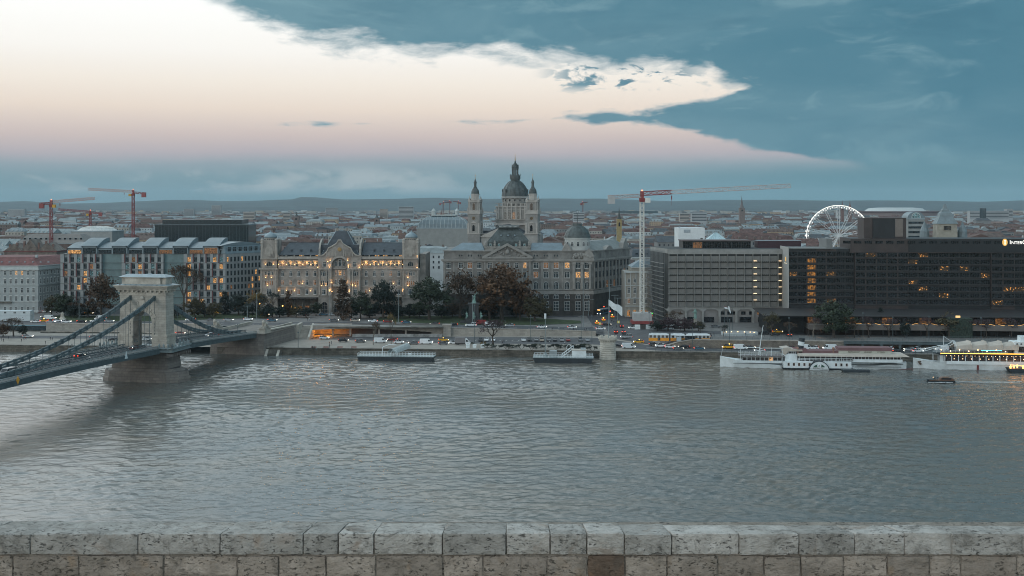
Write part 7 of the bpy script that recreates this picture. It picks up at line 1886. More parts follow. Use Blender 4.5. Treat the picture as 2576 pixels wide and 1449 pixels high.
# box truck, bus, tram
def truck():
    X,Y=ground_at(1164,868,LZ);r=thing('box_truck','white cab truck with a grey cargo box on the quay road','truck',(X,Y+1,LZ),R(-90));wp=M('paint_white',(.6,.6,.6));w=CAR[('van','white')][2]
    MB().box(-1.15,1.15,-3.6,1.1,.9,3.5).build('cargo_box',M('cargo_grey',(.17,.165,.17),.6,.1,.5),r);MB().prism([(1.2,.45),(1.2,2.9),(1.6,3.1),(2.2,2.5),(2.9,1.4),(3.6,1.1),(3.6,.45)],'x',-1.05,1.05).build('cab',wp,r);MB().prism([(1.4,1.5),(1.45,2.3),(2.1,2.35),(2.7,1.5)],'x',-1.07,1.07).build('window',cglass,r);MB().box(-.9,.9,-3.5,3,.5,.9).build('chassis',tyre,r)
    for sg in (-1,1):
        for y in (-2.2,2.4): inst(w,'wheel',r,(sg*.95,y,.38),sc=1.1)
        inst(CAR[('van','white')][3],'headlight',r,(sg*.7,3.6,.8))
truck()
def bus():
    X,Y=ground_at(1520,790,6.6);r=thing('city_bus','blue and black city bus with a lit orange route display coming down the side street','bus',(X,Y+5,gz(X,Y)+.1),R(150)); 
    MB().box(-1.25,1.25,-6,6,.35,3.0).build('body',M('bus_blue',(.05,.12,.20),.35,.1,1),r);MB().box(-1.27,1.27,-5.8,5.9,1.3,2.5).build('window',cglass,r);MB().box(-1.1,1.1,5.95,6.03,1.2,2.5).build('windscreen',cglass,r);MB().box(-.8,.8,6.0,6.06,2.6,2.9).build('route_display',M('route_amber',(1,.42,.05),emit=4),r);MB().box(-1.2,1.2,-5.9,5.9,3.0,3.15).build('roof',M('paint_white',(.6,.6,.6)),r)
    for sg in (-1,1):
        for y in (-3.5,3.8): inst(CAR[('van','white')][2],'wheel',r,(sg*1.15,y,.45),sc=1.3)
        inst(CAR[('van','white')][3],'headlight',r,(sg*.9,6.0,.7))
bus()
def tram():
    Y=519.5;X0=px2x(1632,Y);L=27.2;r=thing('tram','yellow and white articulated tram standing at the stop above the quay road','tram',(X0,Y,gz(X0+10,Y)+.12),-math.atan(.083))
    ty=M('tram_yellow',(.72,.30,.03),.45,.1,.5);tw2=M('tram_white',(.55,.60,.62),.45,.08,.5);sec=[(0,9.0),(9.7,16.0),(16.7,L)]
    for i,(a,c) in enumerate(sec):
        b=MB();b.box(a,c,-1.2,1.2,.3,1.7)
        if i == 2: b.box(c,c+.5,-1.0,1.0,.4,1.4)
        b.build('lower_body',ty,r);b=MB();b.box(a,c,-1.18,1.18,1.55,3.1);b.frus(a,c,-1.2,1.2,3.1,a+.2,c-.2,-.8,.8,3.5);b.build('upper_body',tw2,r);MB().box(a+1,c-1,-.5,.5,3.5,3.75).build('roof_box',tw2,r)
        n=int((c-a)/1.75)
        for k in range(n):
            x=a+(k+.5)*(c-a)/n;door=(k == n // 2);me=WINC.setdefault(('tram',door),MB().box(-.62,.62,-1.24,-1.17,.5 if door else 1.8,2.85).mesh('door' if door else 'window',glassmat('tram_glass',0,base=(.05,.045,.04))));inst(me,'door' if door else 'window',r,(x,0,0))
        for x in (a+1.5,c-1.5):
            for sg in (-1,1): inst(CAR[('van','white')][2],'wheel',r,(x,sg*.8,.32),rz=R(90),sc=.9)
    for a in (9.0,16.0): MB().box(a+.02,a+.68,-1.05,1.05,.4,3.3).build('bellows',dframe,r)
    MB().box(L+.46,L+.56,-.8,-.5,.7,.95).build('headlight',head_m,r);MB().box(L,L+.1,-.7,.7,2.5,2.75).build('route_display',M('route_amber',(1,.4,.05)),r);MB().box(L,L+.25,-.95,.95,1.55,2.45).build('windscreen',cglass,r)
    b=MB();b.path([(12,0,3.5),(11.2,0,4.4),(12.2,0,5.2)],.06);b.box(12,12.4,-.8,.8,5.2,5.28);b.build('pantograph',dframe,r)
tram()
X=px2x(1702,514.5);sh=thing('tram_shelter','glass tram shelter with a flat pale roof in front of the tram','shelter',(X,515.2,gz(X,515.2)),-math.atan(.083));MB().box(0,8.4,-.1,1.5,2.6,2.75).build('roof',M('shelter_roof',(.5,.54,.55),.4,.1,1),sh)
for x in (.1,4,8.2): MB().box(x,x+.12,1.2,1.32,0,2.6).build('post',iron,sh)
MB().box(.1,2.2,-.05,0,.2,2.3).build('poster',M('poster_pale',(.38,.45,.48),.5,.2,3),sh);MB().box(4,8.2,1.35,1.4,.2,2.5).build('glass_panel',cglass,sh)

# ------------------------------------------------------------------ ships and pontoons
whp=M('ship_white',(.70,.76,.78),.5,.06,.3,tint=(.60,.66,.67));navy=M('hull_navy',(.022,.032,.04),.5,.2,.5);shred=M('ship_red',(.17,.09,.095),.6,.12,.5);canvas=M('canvas_beige',(.44,.40,.35),.85,.1,.4);sgl=glassmat('ship_glass',0,base=(.03,.025,.025));brnw=M('brown_door',(.18,.10,.06),.6,.1,1)
def loft(st,ny=3):
    """hull from stations (x, half beam, top z, keel half beam)"""
    b=MB();n=len(st)
    for x,hb,zt,kb in st: b.v += [(x,-hb,zt),(x,-kb,-.6),(x,kb,-.6),(x,hb,zt)]
    for i in range(n-1):
        q=i*4
        for j in range(3): b.f.append((q+j,q+4+j,q+5+j,q+1+j));b.m.append(0)
        b.f.append((q+3,q+7,q+4,q));b.m.append(0)
    b.f.append((0,1,2,3));b.m.append(0);b.f.append(tuple(4*n-4+j for j in (3,2,1,0)));b.m.append(0);return b
def rail(b,x0,x1,y,z,h=1.0,st=1.6,r=.05):
    for k in (.5,1): b.tube((x0,y,z+h*k),(x1,y,z+h*k),r,n=3)
    x=x0
    while x <= x1+.01: b.tube((x,y,z),(x,y,z+h),r,n=3);x += st
ks=thing('paddle_steamer','long white paddle steamer restaurant with red roofs and a black and white funnel','ship',(px2x(1811,476),476,0),-.083)
loft([(0,.15,4.5,.1),(2.5,1.2,3.9,.6),(6,2.6,3.3,1.6),(14,3.6,2.3,3.0),(24,4.0,1.3,3.6),(50,4.1,1.2,3.7),(62,3.8,1.5,3.2),(70,3.0,2.3,2.0),(75,.8,2.9,.3)]).build('hull',whp,ks)
loft([(.6,.2,-.05,.1),(6,1.75,-.05,1.65),(14,3.12,-.05,3.05),(24,3.72,-.05,3.66),(50,3.82,-.05,3.76),(62,3.35,-.05,3.3),(70,2.2,-.05,2.1),(78,.2,.0,.1)]).build('boot_stripe',M('boot_red',(.16,.03,.03),.6,.1,1),ks)
b=MB();b.box(5,24,-3.9,-3.6,1.9,2.05);b.box(24,72,-4.4,-3.9,1.1,1.25);b.box(60,73,-3.6,-3.2,2.1,2.3);b.build('rubbing_strake',navy,ks)
b=MB();b.box(24.5,52.5,-6.2,5.5,.35,.6);b.build('sponson',navy,ks)
b=MB();b.box(25,52,-5.9,5.4,.6,3.0);mh=b.build('main_house',whp,ks)
for k in range(12):
    x=27+k*2.1
    if 36 < x < 44: continue
    inst(WINC.setdefault('kwin',window_mesh(.55,.9,'rect',brnw,sgl,.12,(0,0),.06)),'window',mh,(x,-5.92,1.6))
b=MB();b.box(8.5,25,-3.0,3.0,2.0,3.0);b.box(9,25,-2.8,2.8,4.4,4.7);fs_=b.build('fore_saloon',whp,ks)
for k in range(9): inst(window_mesh(1.5,1.3,'rect',whp,glass_lit if k == 6 else sgl,.08,(0,0),.06),'window',fs_,(9.8+k*1.75,-2.82,3.05))
MB().box(9,25,-2.78,2.78,3.0,4.4).build('saloon_shade',dframe,fs_)
b=MB();b.prism([(7.5,-1.5),(9,-3.4),(26,-4.2),(26,4.2),(9,3.4),(7.5,1.5)],'z',4.7,4.95);b.build('terrace_deck',M('deck_grey',(.14,.13,.13),.8,.2,1),ks)
b=MB();rail(b,8,25,-3.6,4.95,1.1,1.5);rail(b,8,25,3.6,4.95,1.1,1.5);rail(b,5,24,-3.7,2.0,.8,2.4)
for x in (8,16,20.5,25): b.tube((x,-3.3,3),(x,-3.3,8.4),.08,n=4)
b.tube((8,-3.3,8.3),(16,-3.3,8.3),.14,n=4);b.tube((17,-3.3,8.2),(25,-3.3,8.2),.14,n=4);b.build('railing',whp,ks)
for k in range(6):
    b=MB();b.cyl(10.5+k*2.4,-1.2+(k % 2)*2,4.95,5.7,.06,n=5);b.cyl(10.5+k*2.4,-1.2+(k % 2)*2,5.7,5.76,.5,n=10);b.build('terrace_table',M('deck_table',(.2,.19,.18),.6,.1,1),ks)
b=MB();b.tube((15.8,0,4.9),(17.6,0,17.2),.22,.1,n=6);b.build('mast',whp,ks);b=MB();b.tube((.5,0,4.5),(1.2,0,8),.06,.03,n=4);b.build('jackstaff',whp,ks)
b=MB();b.box(26,31,-2.6,2.6,3.0,5.9);b.box(27.5,30.5,-2.5,2.5,5.9,7.0);wh_=b.build('wheelhouse',whp,ks);inst(window_mesh(2.6,.8,'rect',whp,sgl,.08,(2,0),.08),'window',wh_,(29,-2.52,6.0))
b=MB();b.prism([(24.5,8.2),(27.5,8.6),(29,7.9),(33,7.6),(33,7.0),(27.5,7.0),(26,5.4)],'y',-3.2,3.2);b.build('canvas_hood',canvas,ks)
b=MB();b.box(31,72,-4.6,4.6,3.0,3.2);b.build('upper_deck',whp,ks)
b=MB();b.box(31.5,53,-3.4,3.4,3.2,5.3);b.box(53,72,-4.3,4.3,4.15,5.3);b.build('saloon_glazing',sgl,ks)
b=MB();b.box(53,72.5,-4.5,4.5,3.1,4.2)
for k in range(14): b.box(53.5+k*1.4,53.65+k*1.4,-4.36,-4.28,4.2,5.3)
for k in range(11): b.box(31.5+k*2.1,31.62+k*2.1,-4.5,-4.4,3.2,5.4)
b.build('saloon_frame',whp,ks)
b=MB();rail(b,31,52.5,-4.55,3.2,1.15,1.5,.08);b.build('upper_railing',whp,ks)
b=MB();b.prism([(-5.0,5.2),(-4.6,5.9),(-3.4,6.3),(3.4,6.3),(4.6,5.9),(5.0,5.2)],'x',31,72);b.frus(72,75.5,-4.2,4.2,5.3,72,73.5,-3,3,6.3);b.build('canopy_roof',canvas,ks)
b=MB();b.box(33,55.5,-2.6,2.6,6.3,7.3);b.box(29.5,35,-2.4,2.4,7.3,7.9);b.build('red_roof',shred,ks)
b=MB();b.box(47.5,68.5,-3.0,3.0,6.3,7.5);sb=b.build('sign_board',M('sign_cream_board',(.46,.46,.40),.7,.06,1),ks);MB().box(47.3,68.7,-3.2,3.2,7.5,8.7).build('sign_roof',shred,sb)
txm=M('sign_brown_text',(.10,.07,.05),.7,.1,1)
text_obj('lettering','RESTAURANT',.92,txm,sb,(51.2,-3.03,6.62),(R(90),0,0),sx=.82);text_obj('lettering','VÉNHAJÓ',.92,txm,sb,(57.6,-3.03,6.62),(R(90),0,0),sx=.78);text_obj('lettering','ÉTTEREM',.92,txm,sb,(62.9,-3.03,6.62),(R(90),0,0),sx=.8)
fn=MB();fn.T=Matrix.Translation((32.6,0,7.2)) @ Matrix.Rotation(R(8),4,'Y');fn.lathe([(1.25,0),(1.25,1.9)],0,0,16);f_=fn.build('funnel',navy,ks)
fn=MB();fn.T=Matrix.Translation((32.6,0,7.2)) @ Matrix.Rotation(R(8),4,'Y');fn.lathe([(1.27,1.9),(1.27,3.5)],0,0,16);fn.build('funnel_band',whp,f_);fn=MB();fn.T=Matrix.Translation((32.6,0,7.2)) @ Matrix.Rotation(R(8),4,'Y');fn.lathe([(1.25,3.5),(1.25,5.0)],0,0,16);fn.build('funnel_top',navy,f_)
for x in (31.2,45.5): b=MB();b.lathe([(.35,6.3),(.35,7.6),(.6,8.0),(.5,8.6),(.1,8.8)],x,-2.4,8);b.build('ventilator',M('copper_vent',(.22,.12,.09),.5,.1,1),ks)
# paddle box with emblem and name
pc=39.0;b=MB();n=20;b.prism([(pc+3.9*math.cos(PI*i/n),-.5+3.9*math.sin(PI*i/n)) for i in range(n+1)],'y',-7.0,-4);pb=b.build('paddle_box',whp,ks)
b=MB()
for i in range(n): a0,a1=PI*i/n,PI*(i+1)/n;b.prism([(pc+r_*math.cos(a),-.5+r_*math.sin(a)) for r_,a in ((3.9,a0),(4.2,a0),(4.2,a1),(3.9,a1))],'y',-7.1,-4)
b.box(pc-4.2,pc+4.2,-7.1,-7.0,.35,.5);b.build('rim',navy,pb)
b=MB();b.prism([(pc+r_*math.cos(PI*a/12),.05+r_*.85*math.sin(PI*a/12)) for r_,a in [(2.7,2)]+[(2.7,k) for k in range(2,11)]]+[(pc-2.4,1.15),(pc+2.4,1.15)],'y',-7.06,-6.99);b.build('green_panel',M('panel_green',(.02,.075,.05),.5,.1,1),pb)
b=MB();b.T=Matrix.Translation((pc,-7.04,1.7)) @ Matrix.Rotation(R(90),4,'X');b.lathe([(.85,0),(.85,.06)],0,0,16);em_=b.build('emblem',whp,pb);b=MB();b.box(pc-.06,pc+.06,-7.16,-7.1,1.25,2.15);b.box(pc-.25,pc+.25,-7.16,-7.1,1.9,2.0);b.path([(pc-.4,-7.13,1.5),(pc-.2,-7.13,1.28),(pc,-7.13,1.2),(pc+.2,-7.13,1.28),(pc+.4,-7.13,1.5)],.05);b.build('anchor',txm,em_)
text_obj('lettering','KOSSUTH',.85,txm,pb,(pc-2.35,-7.04,.5),(R(90),0,0),spacing=1.15,sx=.95)
# small boarding pontoon against the steamer
bp=thing('boarding_pontoon','small black boarding pontoon with white steps lying against the steamer','pontoon',(px2x(2115,462),461.3,0),-.083);b=MB();b.prism([(0,.9),(11,.9),(10.3,-.5),(.8,-.5)],'y',-2.2,1.2);b.build('hull',navy,bp);b=MB();rail(b,.4,10.6,-2.1,.9,.9,1.5);b.build('railing',iron_lt,bp);b=MB();b._add([(3,-.8,2.6),(6,-.8,.95),(6,.6,.95),(3,.6,2.6),(3,-.8,2.75),(6,-.8,1.1),(6,.6,1.1),(3,.6,2.75)],[(0,3,2,1),(4,5,6,7),(0,1,5,4),(1,2,6,5),(2,3,7,6),(3,0,4,7)]);rail(b,3,6,-.8,1.6,1,1);b.build('gangway',whp,bp)
# second ship
s2=thing('event_ship','white event ship with a beige scalloped canopy and a glowing amber deck line','ship',(px2x(2297,472),472,0),-.083)
loft([(0,.2,4.2,.15),(3,1.8,3.7,1.0),(8,3.4,2.9,2.4),(14,4.2,2.4,3.6),(30,4.6,2.3,4.1),(80,4.6,2.3,4.1)]).build('hull',whp,s2)
b=MB();b.box(12,80,-4.95,4.7,2.3,3.6);b.build('bulwark',whp,s2);b=MB();b.box(11,80,-4.5,4.5,3.6,5.9);gs=b.build('glazed_saloon',sgl,s2)
b=MB()
for k in range(17): b.box(11.2+k*2.7,11.5+k*2.7,-4.62,-4.5,3.6,5.9)
b.box(9.5,14,-4.0,-3.6,2.8,5.9);b.build('saloon_post',whp,gs)
b=MB()
for k in range(26): b.ball((12+k*1.6,-4.66,5.7),.1,5)
for k in range(9): b.ball((15+k*3.4,-4.66,4.5),.14,5)
b.build('saloon_lamp',M('bulb_warm',(1,.62,.3),emit=5),gs)
b=MB();b.prism([(6.5,6.9),(9,6.2),(80,5.9),(80,6.7)],'y',-5.2,5.2);b.build('deck_fascia',navy,s2);b=MB();b.tube((9.5,-5.3,6.75),(80,-5.3,6.75),.13,n=5);b.build('amber_light_line',M('amber_line',(1,.48,.07),emit=4),s2)
b=MB();rail(b,6.5,36,-5.0,6.8,1.1,1.5);rail(b,6.5,36,5.0,6.8,1.1,1.5);b.build('railing',whp,s2)
for i in range(4):
    x0=16+i*6.1;b=MB();n=8
    for k in range(n):
        xa,xb_=x0+6*k/n,x0+6*(k+1)/n;ha,hb=10.2+1.3*(k/n) ** 1.0,10.2+1.3*((k+1)/n)
        m2=6
        for j in range(m2):
            a0,a1=PI*j/m2,PI*(j+1)/m2;f=lambda x,h,a: (x,-4.3*math.cos(a),8.2+(h-8.2)*math.sin(a) ** .6 if 0 < a < PI else 8.2)
            b.quad(f(xa,ha,a0),f(xb_,hb,a0),f(xb_,hb,a1),f(xa,ha,a1))
    b.prism([(-4.4,8.1),(-4.3,10.2),(-2.5,11.5),(2.5,11.5),(4.3,10.2),(4.4,8.1),(4.0,8.1),(3.9,10),(2.4,11.2),(-2.4,11.2),(-3.9,10),(-4.0,8.1)],'x',x0+5.9,x0+6.15);b.build('canopy',canvas,s2)
b=MB();b.box(17,38,-3.5,3.5,6.7,8.4);b.build('lounge_shade',dframe,s2);b=MB();b.tube((26,-3.6,7.9),(34,-3.6,7.9),.1,n=4);b.build('neon_strip',M('neon_cyan',(.1,.75,.9),emit=3),s2)
for k in range(8): b=MB();b.ball((10+k*3.6,-4.4,7.6 if k % 2 else 8.1),.22,6);b.build('deck_lamp',M('bulb_warm',(1,.6,.3)),s2)
b=MB();b.box(39,50,-3.6,3.6,6.7,11.4);b.box(42,46,-2,2,11.4,13.5);bh=b.build('bridge_house',whp,s2);b=MB();b.box(40.5,47,-3.66,-3.6,7.2,9.6);b.build('window',sgl,bh)
for k in range(4): b=MB();b.T=Matrix.Translation((40+k*1.6,-3.62,10.6)) @ Matrix.Rotation(R(90),4,'X');b.lathe([(.34,0),(.34,.1)],0,0,10);b.T=None;b.build('porthole',dframe,bh)
b=MB();b.path([(3.2,-2,7.0),(9,-2,8.6),(14,-2,9.4),(16,-2,10.6)],.13,4);b.path([(3.2,2,7.0),(9,2,8.6),(14,2,9.4),(16,2,10.6)],.13,4);b.tube((12.2,0,6.8),(12.2,0,13.3),.16,.08,n=5);b.tube((12.2,0,13),(16,0,10.5),.08,n=4);b.tube((7,-3.5,2.8),(7,-3.5,6.4),.15,n=4);b.tube((9,-3.5,2.8),(9,-3.5,6.4),.15,n=4)
for k in range(5): b.path([(15.5+k*.18,4.2*math.cos(PI*i/8),8+3.4*math.sin(PI*i/8)) for i in range(9)],.07,3) if k % 2 == 0 else None
b.build('frame',whp,s2);b=MB();b.prism([(1.4,2.9),(2.8,3.2),(2.4,2.4),(3.2,1.9),(2.3,1.5)],'y',-1.9,-1.2);b.build('anchor',txm,s2);b=MB();b.box(24,24.8,-4.4,-4.1,-.2,2.2);b.build('draught_mark',M('boot_red',(.16,.03,.03)),s2)
# dark party pontoon cutting in from the edge
pp=thing('restaurant_pontoon','black floating restaurant terrace with glowing lamps, cut off by the picture edge','pontoon',(px2x(2531,461),460,0),-.083);b=MB();b.prism([(0,1.7),(20,1.7),(20,-.6),(1.2,-.6)],'y',-3,2.4);b.build('hull',navy,pp);b=MB();rail(b,0.2,20,-2.9,1.7,1.1,1.2);b.build('railing',iron_lt,pp)
for k in range(7): b=MB();b.cyl(.8+k*1.6,-1.5+(k % 3),1.7,2.5,.3,.45,8);b.ball((.8+k*1.6,-1.5+(k % 3),2.85),.2,6);b.build('table_lamp',M('lamp_orange',(1,.42,.12),emit=4),pp)
b=MB();b.path([(0.1,-2.9,3.3),(5,-2.9,2.9),(10,-2.9,3.4),(20,-2.9,3.0)],.1,4);b.build('light_string',MATS['lamp_orange'],pp)
# landing pontoons
def pontoon(label,px0,px1,Y,zt,rz=-.083):
    r=thing('landing_pontoon',label,'pontoon',(px2x(px0,Y),Y,0),rz);L=(px1-px0)*Y/FPX;b=MB();b.prism([(0,zt),(L,zt),(L-1.2,-.6),(1.0,-.6)],'y',0,7)
    for k in range(14): b.box(1.2+k*(L-2)/14,1.4+k*(L-2)/14,-.12,0,-.3,zt)
    b.build('hull',navy,r);MB().box(-.1,L+.1,-.15,7.15,zt,zt+.22).build('deck_edge',iron_lt,r);b=MB();rail(b,.2,L-.2,.1,zt+.2,1.2,1.3,.07);rail(b,.2,L-.2,6.9,zt+.2,1.2,1.3,.07);b.tube((.2,.1,zt+1.4),(.2,6.9,zt+1.4),.07,n=3);b.build('railing',whp,r);return r,L
r,L=pontoon('longer black landing pontoon with white railings and a hooped gangway cover',898,1092,493,1.9)
b=MB()
for k in range(7):
    y=1.5+k*1.3;x=14.5+k*.75
    for j in range(6): a0,a1=PI*j/6,PI*(j+1)/6;b.quad((x+1.6*math.cos(a0),y,3+k*.22+2.2*math.sin(a0)),(x+1.6*math.cos(a1),y,3+k*.22+2.2*math.sin(a1)),(x+.75+1.6*math.cos(a1),y+1.3,3.2+k*.22+2.2*math.sin(a1)),(x+.75+1.6*math.cos(a0),y+1.3,3.2+k*.22+2.2*math.sin(a0)))
b.build('gangway_cover',M('cover_pale',(.40,.44,.44),.6,.12,1),r)
b=MB();b.path([(13+1.6*math.cos(PI*i/8)+3,.3,2.2+2.6*math.sin(PI*i/8)) for i in range(9)],.1,4);b.path([(11,.4,2.1),(11,.4,6.0),(14,.4,7.2),(17,.4,7.0)],.13,4);b.box(22,23,1,2,2.1,3.3);b.build('arch_frame',whp,r)
r,L=pontoon('shorter black landing pontoon with a white cabin and a ramp, near the stone turret',1341,1492,487,2.1)
MB().box(16.3,22.3,1.5,5.5,2.3,5.3).build('cabin',whp,r);MB().box(16.1,22.5,1.3,5.7,5.3,5.5).build('cabin_roof',canvas,r);MB().box(20,22.2,2.5,3,5.5,6.3).build('roof_sign',M('poster_pale',(.4,.4,.4)),r);MB().box(6.8,9.9,2,5,2.3,4.9).build('tank_box',M('tank_grey',(.26,.30,.31),.6,.1,.6),r)
b=MB();b.cyl(5,3,2.3,20.5,.16,.1,6);mo_=b.build('mast',iron_lt,r);b=MB();b.cyl(5,3,18.5,20.6,.45,n=10);b.build('antenna_drum',whp,mo_);b=MB();b.lathe([(1.2,2.3),(.3,4.2)],5,3,4);b.build('mast_foot',iron_lt,mo_)
b=MB()
for y in (2.0,3.6): 
    b.path([(12.2,y,2.4),(16.8,y+3,5.6),(16.8,y+9,5.6)],.1,4);b.path([(12.2,y,3.6),(16.8,y+3,6.8)],.09,4)
    for k in range(6): b.tube((12.2+k*.92,y+k*.6,2.4+k*.64),(12.2+k*.92,y+k*.6,3.6+k*.64),.07,n=3)
b._add([(12.2,2,2.4),(16.8,5,5.6),(16.8,6.6,5.6),(12.2,3.6,2.4)],[(0,1,2,3)]);b.path([(15+1.0*math.cos(PI*i/6),4,5.6+2.0*math.sin(PI*i/6)) for i in range(7)],.09,4);b.build('gangway_ramp',whp,r)
# driftwood caught by the wall and pontoons
for (px,py,lb,n_) in ((1135,899,'long pale driftwood branch floating by the quay wall',5),(1330,907,'raft of dark driftwood caught on the left end of the shorter pontoon',10),(888,906,'small heap of driftwood at the bow of the longer pontoon',4)):
    X,Y=ground_at(px,py,.1);b=MB();r2=random.Random(px)
    for k in range(n_): x=r2.uniform(-5,5) if n_ < 10 else r2.uniform(-4.5,3);b.path([(x,r2.uniform(-.5,.5),.1),(x+2,r2.uniform(-.7,.7),.3),(x+4,r2.uniform(-.5,.5),.12)],.14,4)
    tag(b.build('driftwood',M('driftwood',(.16,.13,.10),.9,.2,2),loc=(X,Y,0)),lb,'driftwood')
# motor launch and its wake
X,Y=ground_at(2331,962,0);ml=thing('motor_launch','small dark motor launch with a long cabin crossing the river alone','boat',(X,Y,0),-.05)
loft([(0,.1,1.25,.1),(1.5,.8,1.1,.4),(4,1.3,.95,1.0),(10.2,1.25,.9,1.1)]).build('hull',navy,ml);MB().box(.8,10.2,-1.32,1.32,.9,1.0).build('gunwale',M('varnish',(.17,.09,.05),.35,.15,2),ml)
b=MB();b.prism([(4.6,.95),(4.9,1.8),(5.6,2.1),(8,2.05),(9.6,1.6),(10,.95)],'y',-1.05,1.05);cb=b.build('cabin',M('cabin_brown',(.15,.085,.06),.4,.15,2),ml);MB().box(5.2,8.8,-1.1,-1.05,1.25,1.8).build('window',cglass,cb);b=MB();b.quad((2.6,-.8,1.0),(2.6,.8,1.0),(2.9,.7,1.8),(2.9,-.7,1.8));b.build('windscreen',cglass,ml);b=MB();b.ball((2.4,0,2.0),.12,6);b.build('bow_lamp',M('bulb_warm',(1,.6,.3)),ml)
b=MB();r2=random.Random(8)
for k in range(150):
    x=10+abs(r2.gauss(0,14));sp=.3+(x-10)*.04;y=r2.choice((-1,1))*sp+r2.uniform(-.25,.25);b.box(x,x+r2.uniform(.5,2.4),y,y+r2.uniform(.08,.25),.22,.33)
for k in range(26): x=r2.uniform(0,9);b.box(x,x+.8,-1.6-.05*x+r2.uniform(-.2,.1),-1.35,.2,.38)
o=b.build('wake_foam',M('foam',(.60,.66,.68),.8,.1,3),loc=(X,Y,0),rz=-.05);tag(o,kind='structure')
# ------------------------------------------------------------------ trees
bark=M('bark',(.07,.058,.048),.95,.25,2);bark_l=M('bark_pale',(.20,.18,.15),.9,.3,2)
LEAF={'green': M('leaf_green',(.030,.045,.024),.8,.45,.5,tint=(.018,.028,.018)),'dark': M('leaf_dark',(.014,.024,.019),.85,.4,.5),'brown': M('leaf_brown',(.075,.046,.027),.85,.4,.4,tint=(.04,.03,.022)),'rust': M('leaf_rust',(.105,.055,.026),.85,.4,.35,tint=(.045,.032,.02)),'olive': M('leaf_olive',(.065,.055,.026),.85,.4,.5,tint=(.034,.036,.02)),'purple': M('leaf_purple',(.055,.035,.040),.9,.4,.5),'yellow': M('leaf_yellow',(.18,.13,.05),.85,.4,.5,tint=(.09,.07,.035))}
TR={}
def tree_mesh(shape,seed):
    """trunk with limbs (unit height 10 m) and a crown of leaf clumps"""
    if (shape,seed) in TR: return TR[(shape,seed)]
    r=random.Random(seed*17+len(shape));t=MB();c=MB();tips=[]
    def grow(p,d,L,rad,lev,mx):
        q=p+d*L;t.tube(p,q,rad,rad*.62,n=5 if lev < 2 else 3)
        if lev >= mx: tips.append(q);return
        for k in range(3 if lev else 4):
            a=r.uniform(0,2*PI);sp=r.uniform(.35,.8) if shape != 'cone' else r.uniform(.5,1.0)
            u=d.orthogonal().normalized();w=d.cross(u);nd=(d+(u*math.cos(a)+w*math.sin(a))*sp+Vector((0,0,.12))).normalized();grow(q,nd,L*r.uniform(.62,.8),rad*.55,lev+1,mx)
    if shape == 'cone':
        t.tube((0,0,0),(0,0,9.5),.22,.04)
        for k in range(95):
            z=r.uniform(.5,9.8);rr=1.9*min(1,(10-z)/6.2) ** .8*min(1,z/1.2+.3);a=r.uniform(0,2*PI);q=rr*r.uniform(.3,1);tips.append(Vector((q*math.cos(a),q*math.sin(a),z)))
    elif shape == 'bare': grow(Vector((0,0,0)),Vector((r.uniform(-.05,.05),0,1)),2.7,.26,0,5)
    elif shape == 'shrub':
        for k in range(5): a=r.uniform(0,6.3);grow(Vector((0,0,0)),Vector((math.cos(a),math.sin(a),1.4)).normalized(),2.4,.14,2,5)
    else: grow(Vector((0,0,0)),Vector((r.uniform(-.06,.06),0,1)),2.4,.34,0,3 if shape == 'full' else 4)
    if shape in ('full','sparse'):
        for k in range(80 if shape == 'full' else 26):
            a=r.uniform(0,2*PI);e=r.uniform(-.95,1);q=r.uniform(.35,1) ** .6;rr=3.7*math.sqrt(max(0.03,1-e*e))*q*(1+.22*math.sin(3*a+seed)+.12*math.sin(7*a+2*seed));tips.append(Vector((rr*math.cos(a),rr*math.sin(a),5.4+4.1*e*q)))
    nl,sz,sp={'full': (40,.27,.8),'sparse': (14,.24,.8),'bare': (3,.17,.5),'cone': (30,.24,.48),'shrub': (9,.3,.7)}[shape]
    for p in tips:
        s_=sp*r.uniform(.6,1.25)
        for k in range(nl):
            d=Vector((r.gauss(0,1),r.gauss(0,1),r.gauss(0,.75)))*s_*.55;n=(d+Vector((r.uniform(-1,1),r.uniform(-1,1),r.uniform(-.4,1.2)))).normalized();u=n.orthogonal().normalized();w=n.cross(u);a=r.uniform(0,6.3);u,w=u*math.cos(a)+w*math.sin(a),w*math.cos(a)-u*math.sin(a);z=sz*r.uniform(.5,1.1);q=p+d
            c._add([tuple(q-u*z),tuple(q+w*z*.7),tuple(q+u*z),tuple(q-w*z*.7)],[(0,1,2,3)])
    TR[(shape,seed)]=(t,c);return t,c
TM={}
def tree(label,px,pyb,pyt,wpx,shape,col,seed=1,z=None,Y=None,kind='tree',name='tree'):
    if Y is None:
        Y=600.0
        for _ in range(6): zz=z if z is not None else gz(px2x(px,Y),Y);Y=(CAMH-zz)*FPX/(pyb-520)
    X=px2x(px,Y);zz=z if z is not None else gz(X,Y);h=(py2z(pyt,Y)-zz);w=wpx*Y/FPX
    k=(shape,seed,col)
    if k not in TM:
        t,c=tree_mesh(shape,seed);TM[k]=(t.mesh('trunk',bark_l if shape == 'bare' and seed == 3 else bark),c.mesh('crown',LEAF[col]),max(v[2] for v in c.v),2*sorted(abs(v[0]) for v in c.v)[int(len(c.v)*.985)])
    tm,cm,H0,W0=TM[k];r=thing(name,label,kind,(X,Y,zz-.1),rg.uniform(-.3,.3),None);sc=(w/W0,w/W0,h/H0)
    inst(tm,'trunk',r,sc=sc);inst(cm,'crown',r,sc=sc)
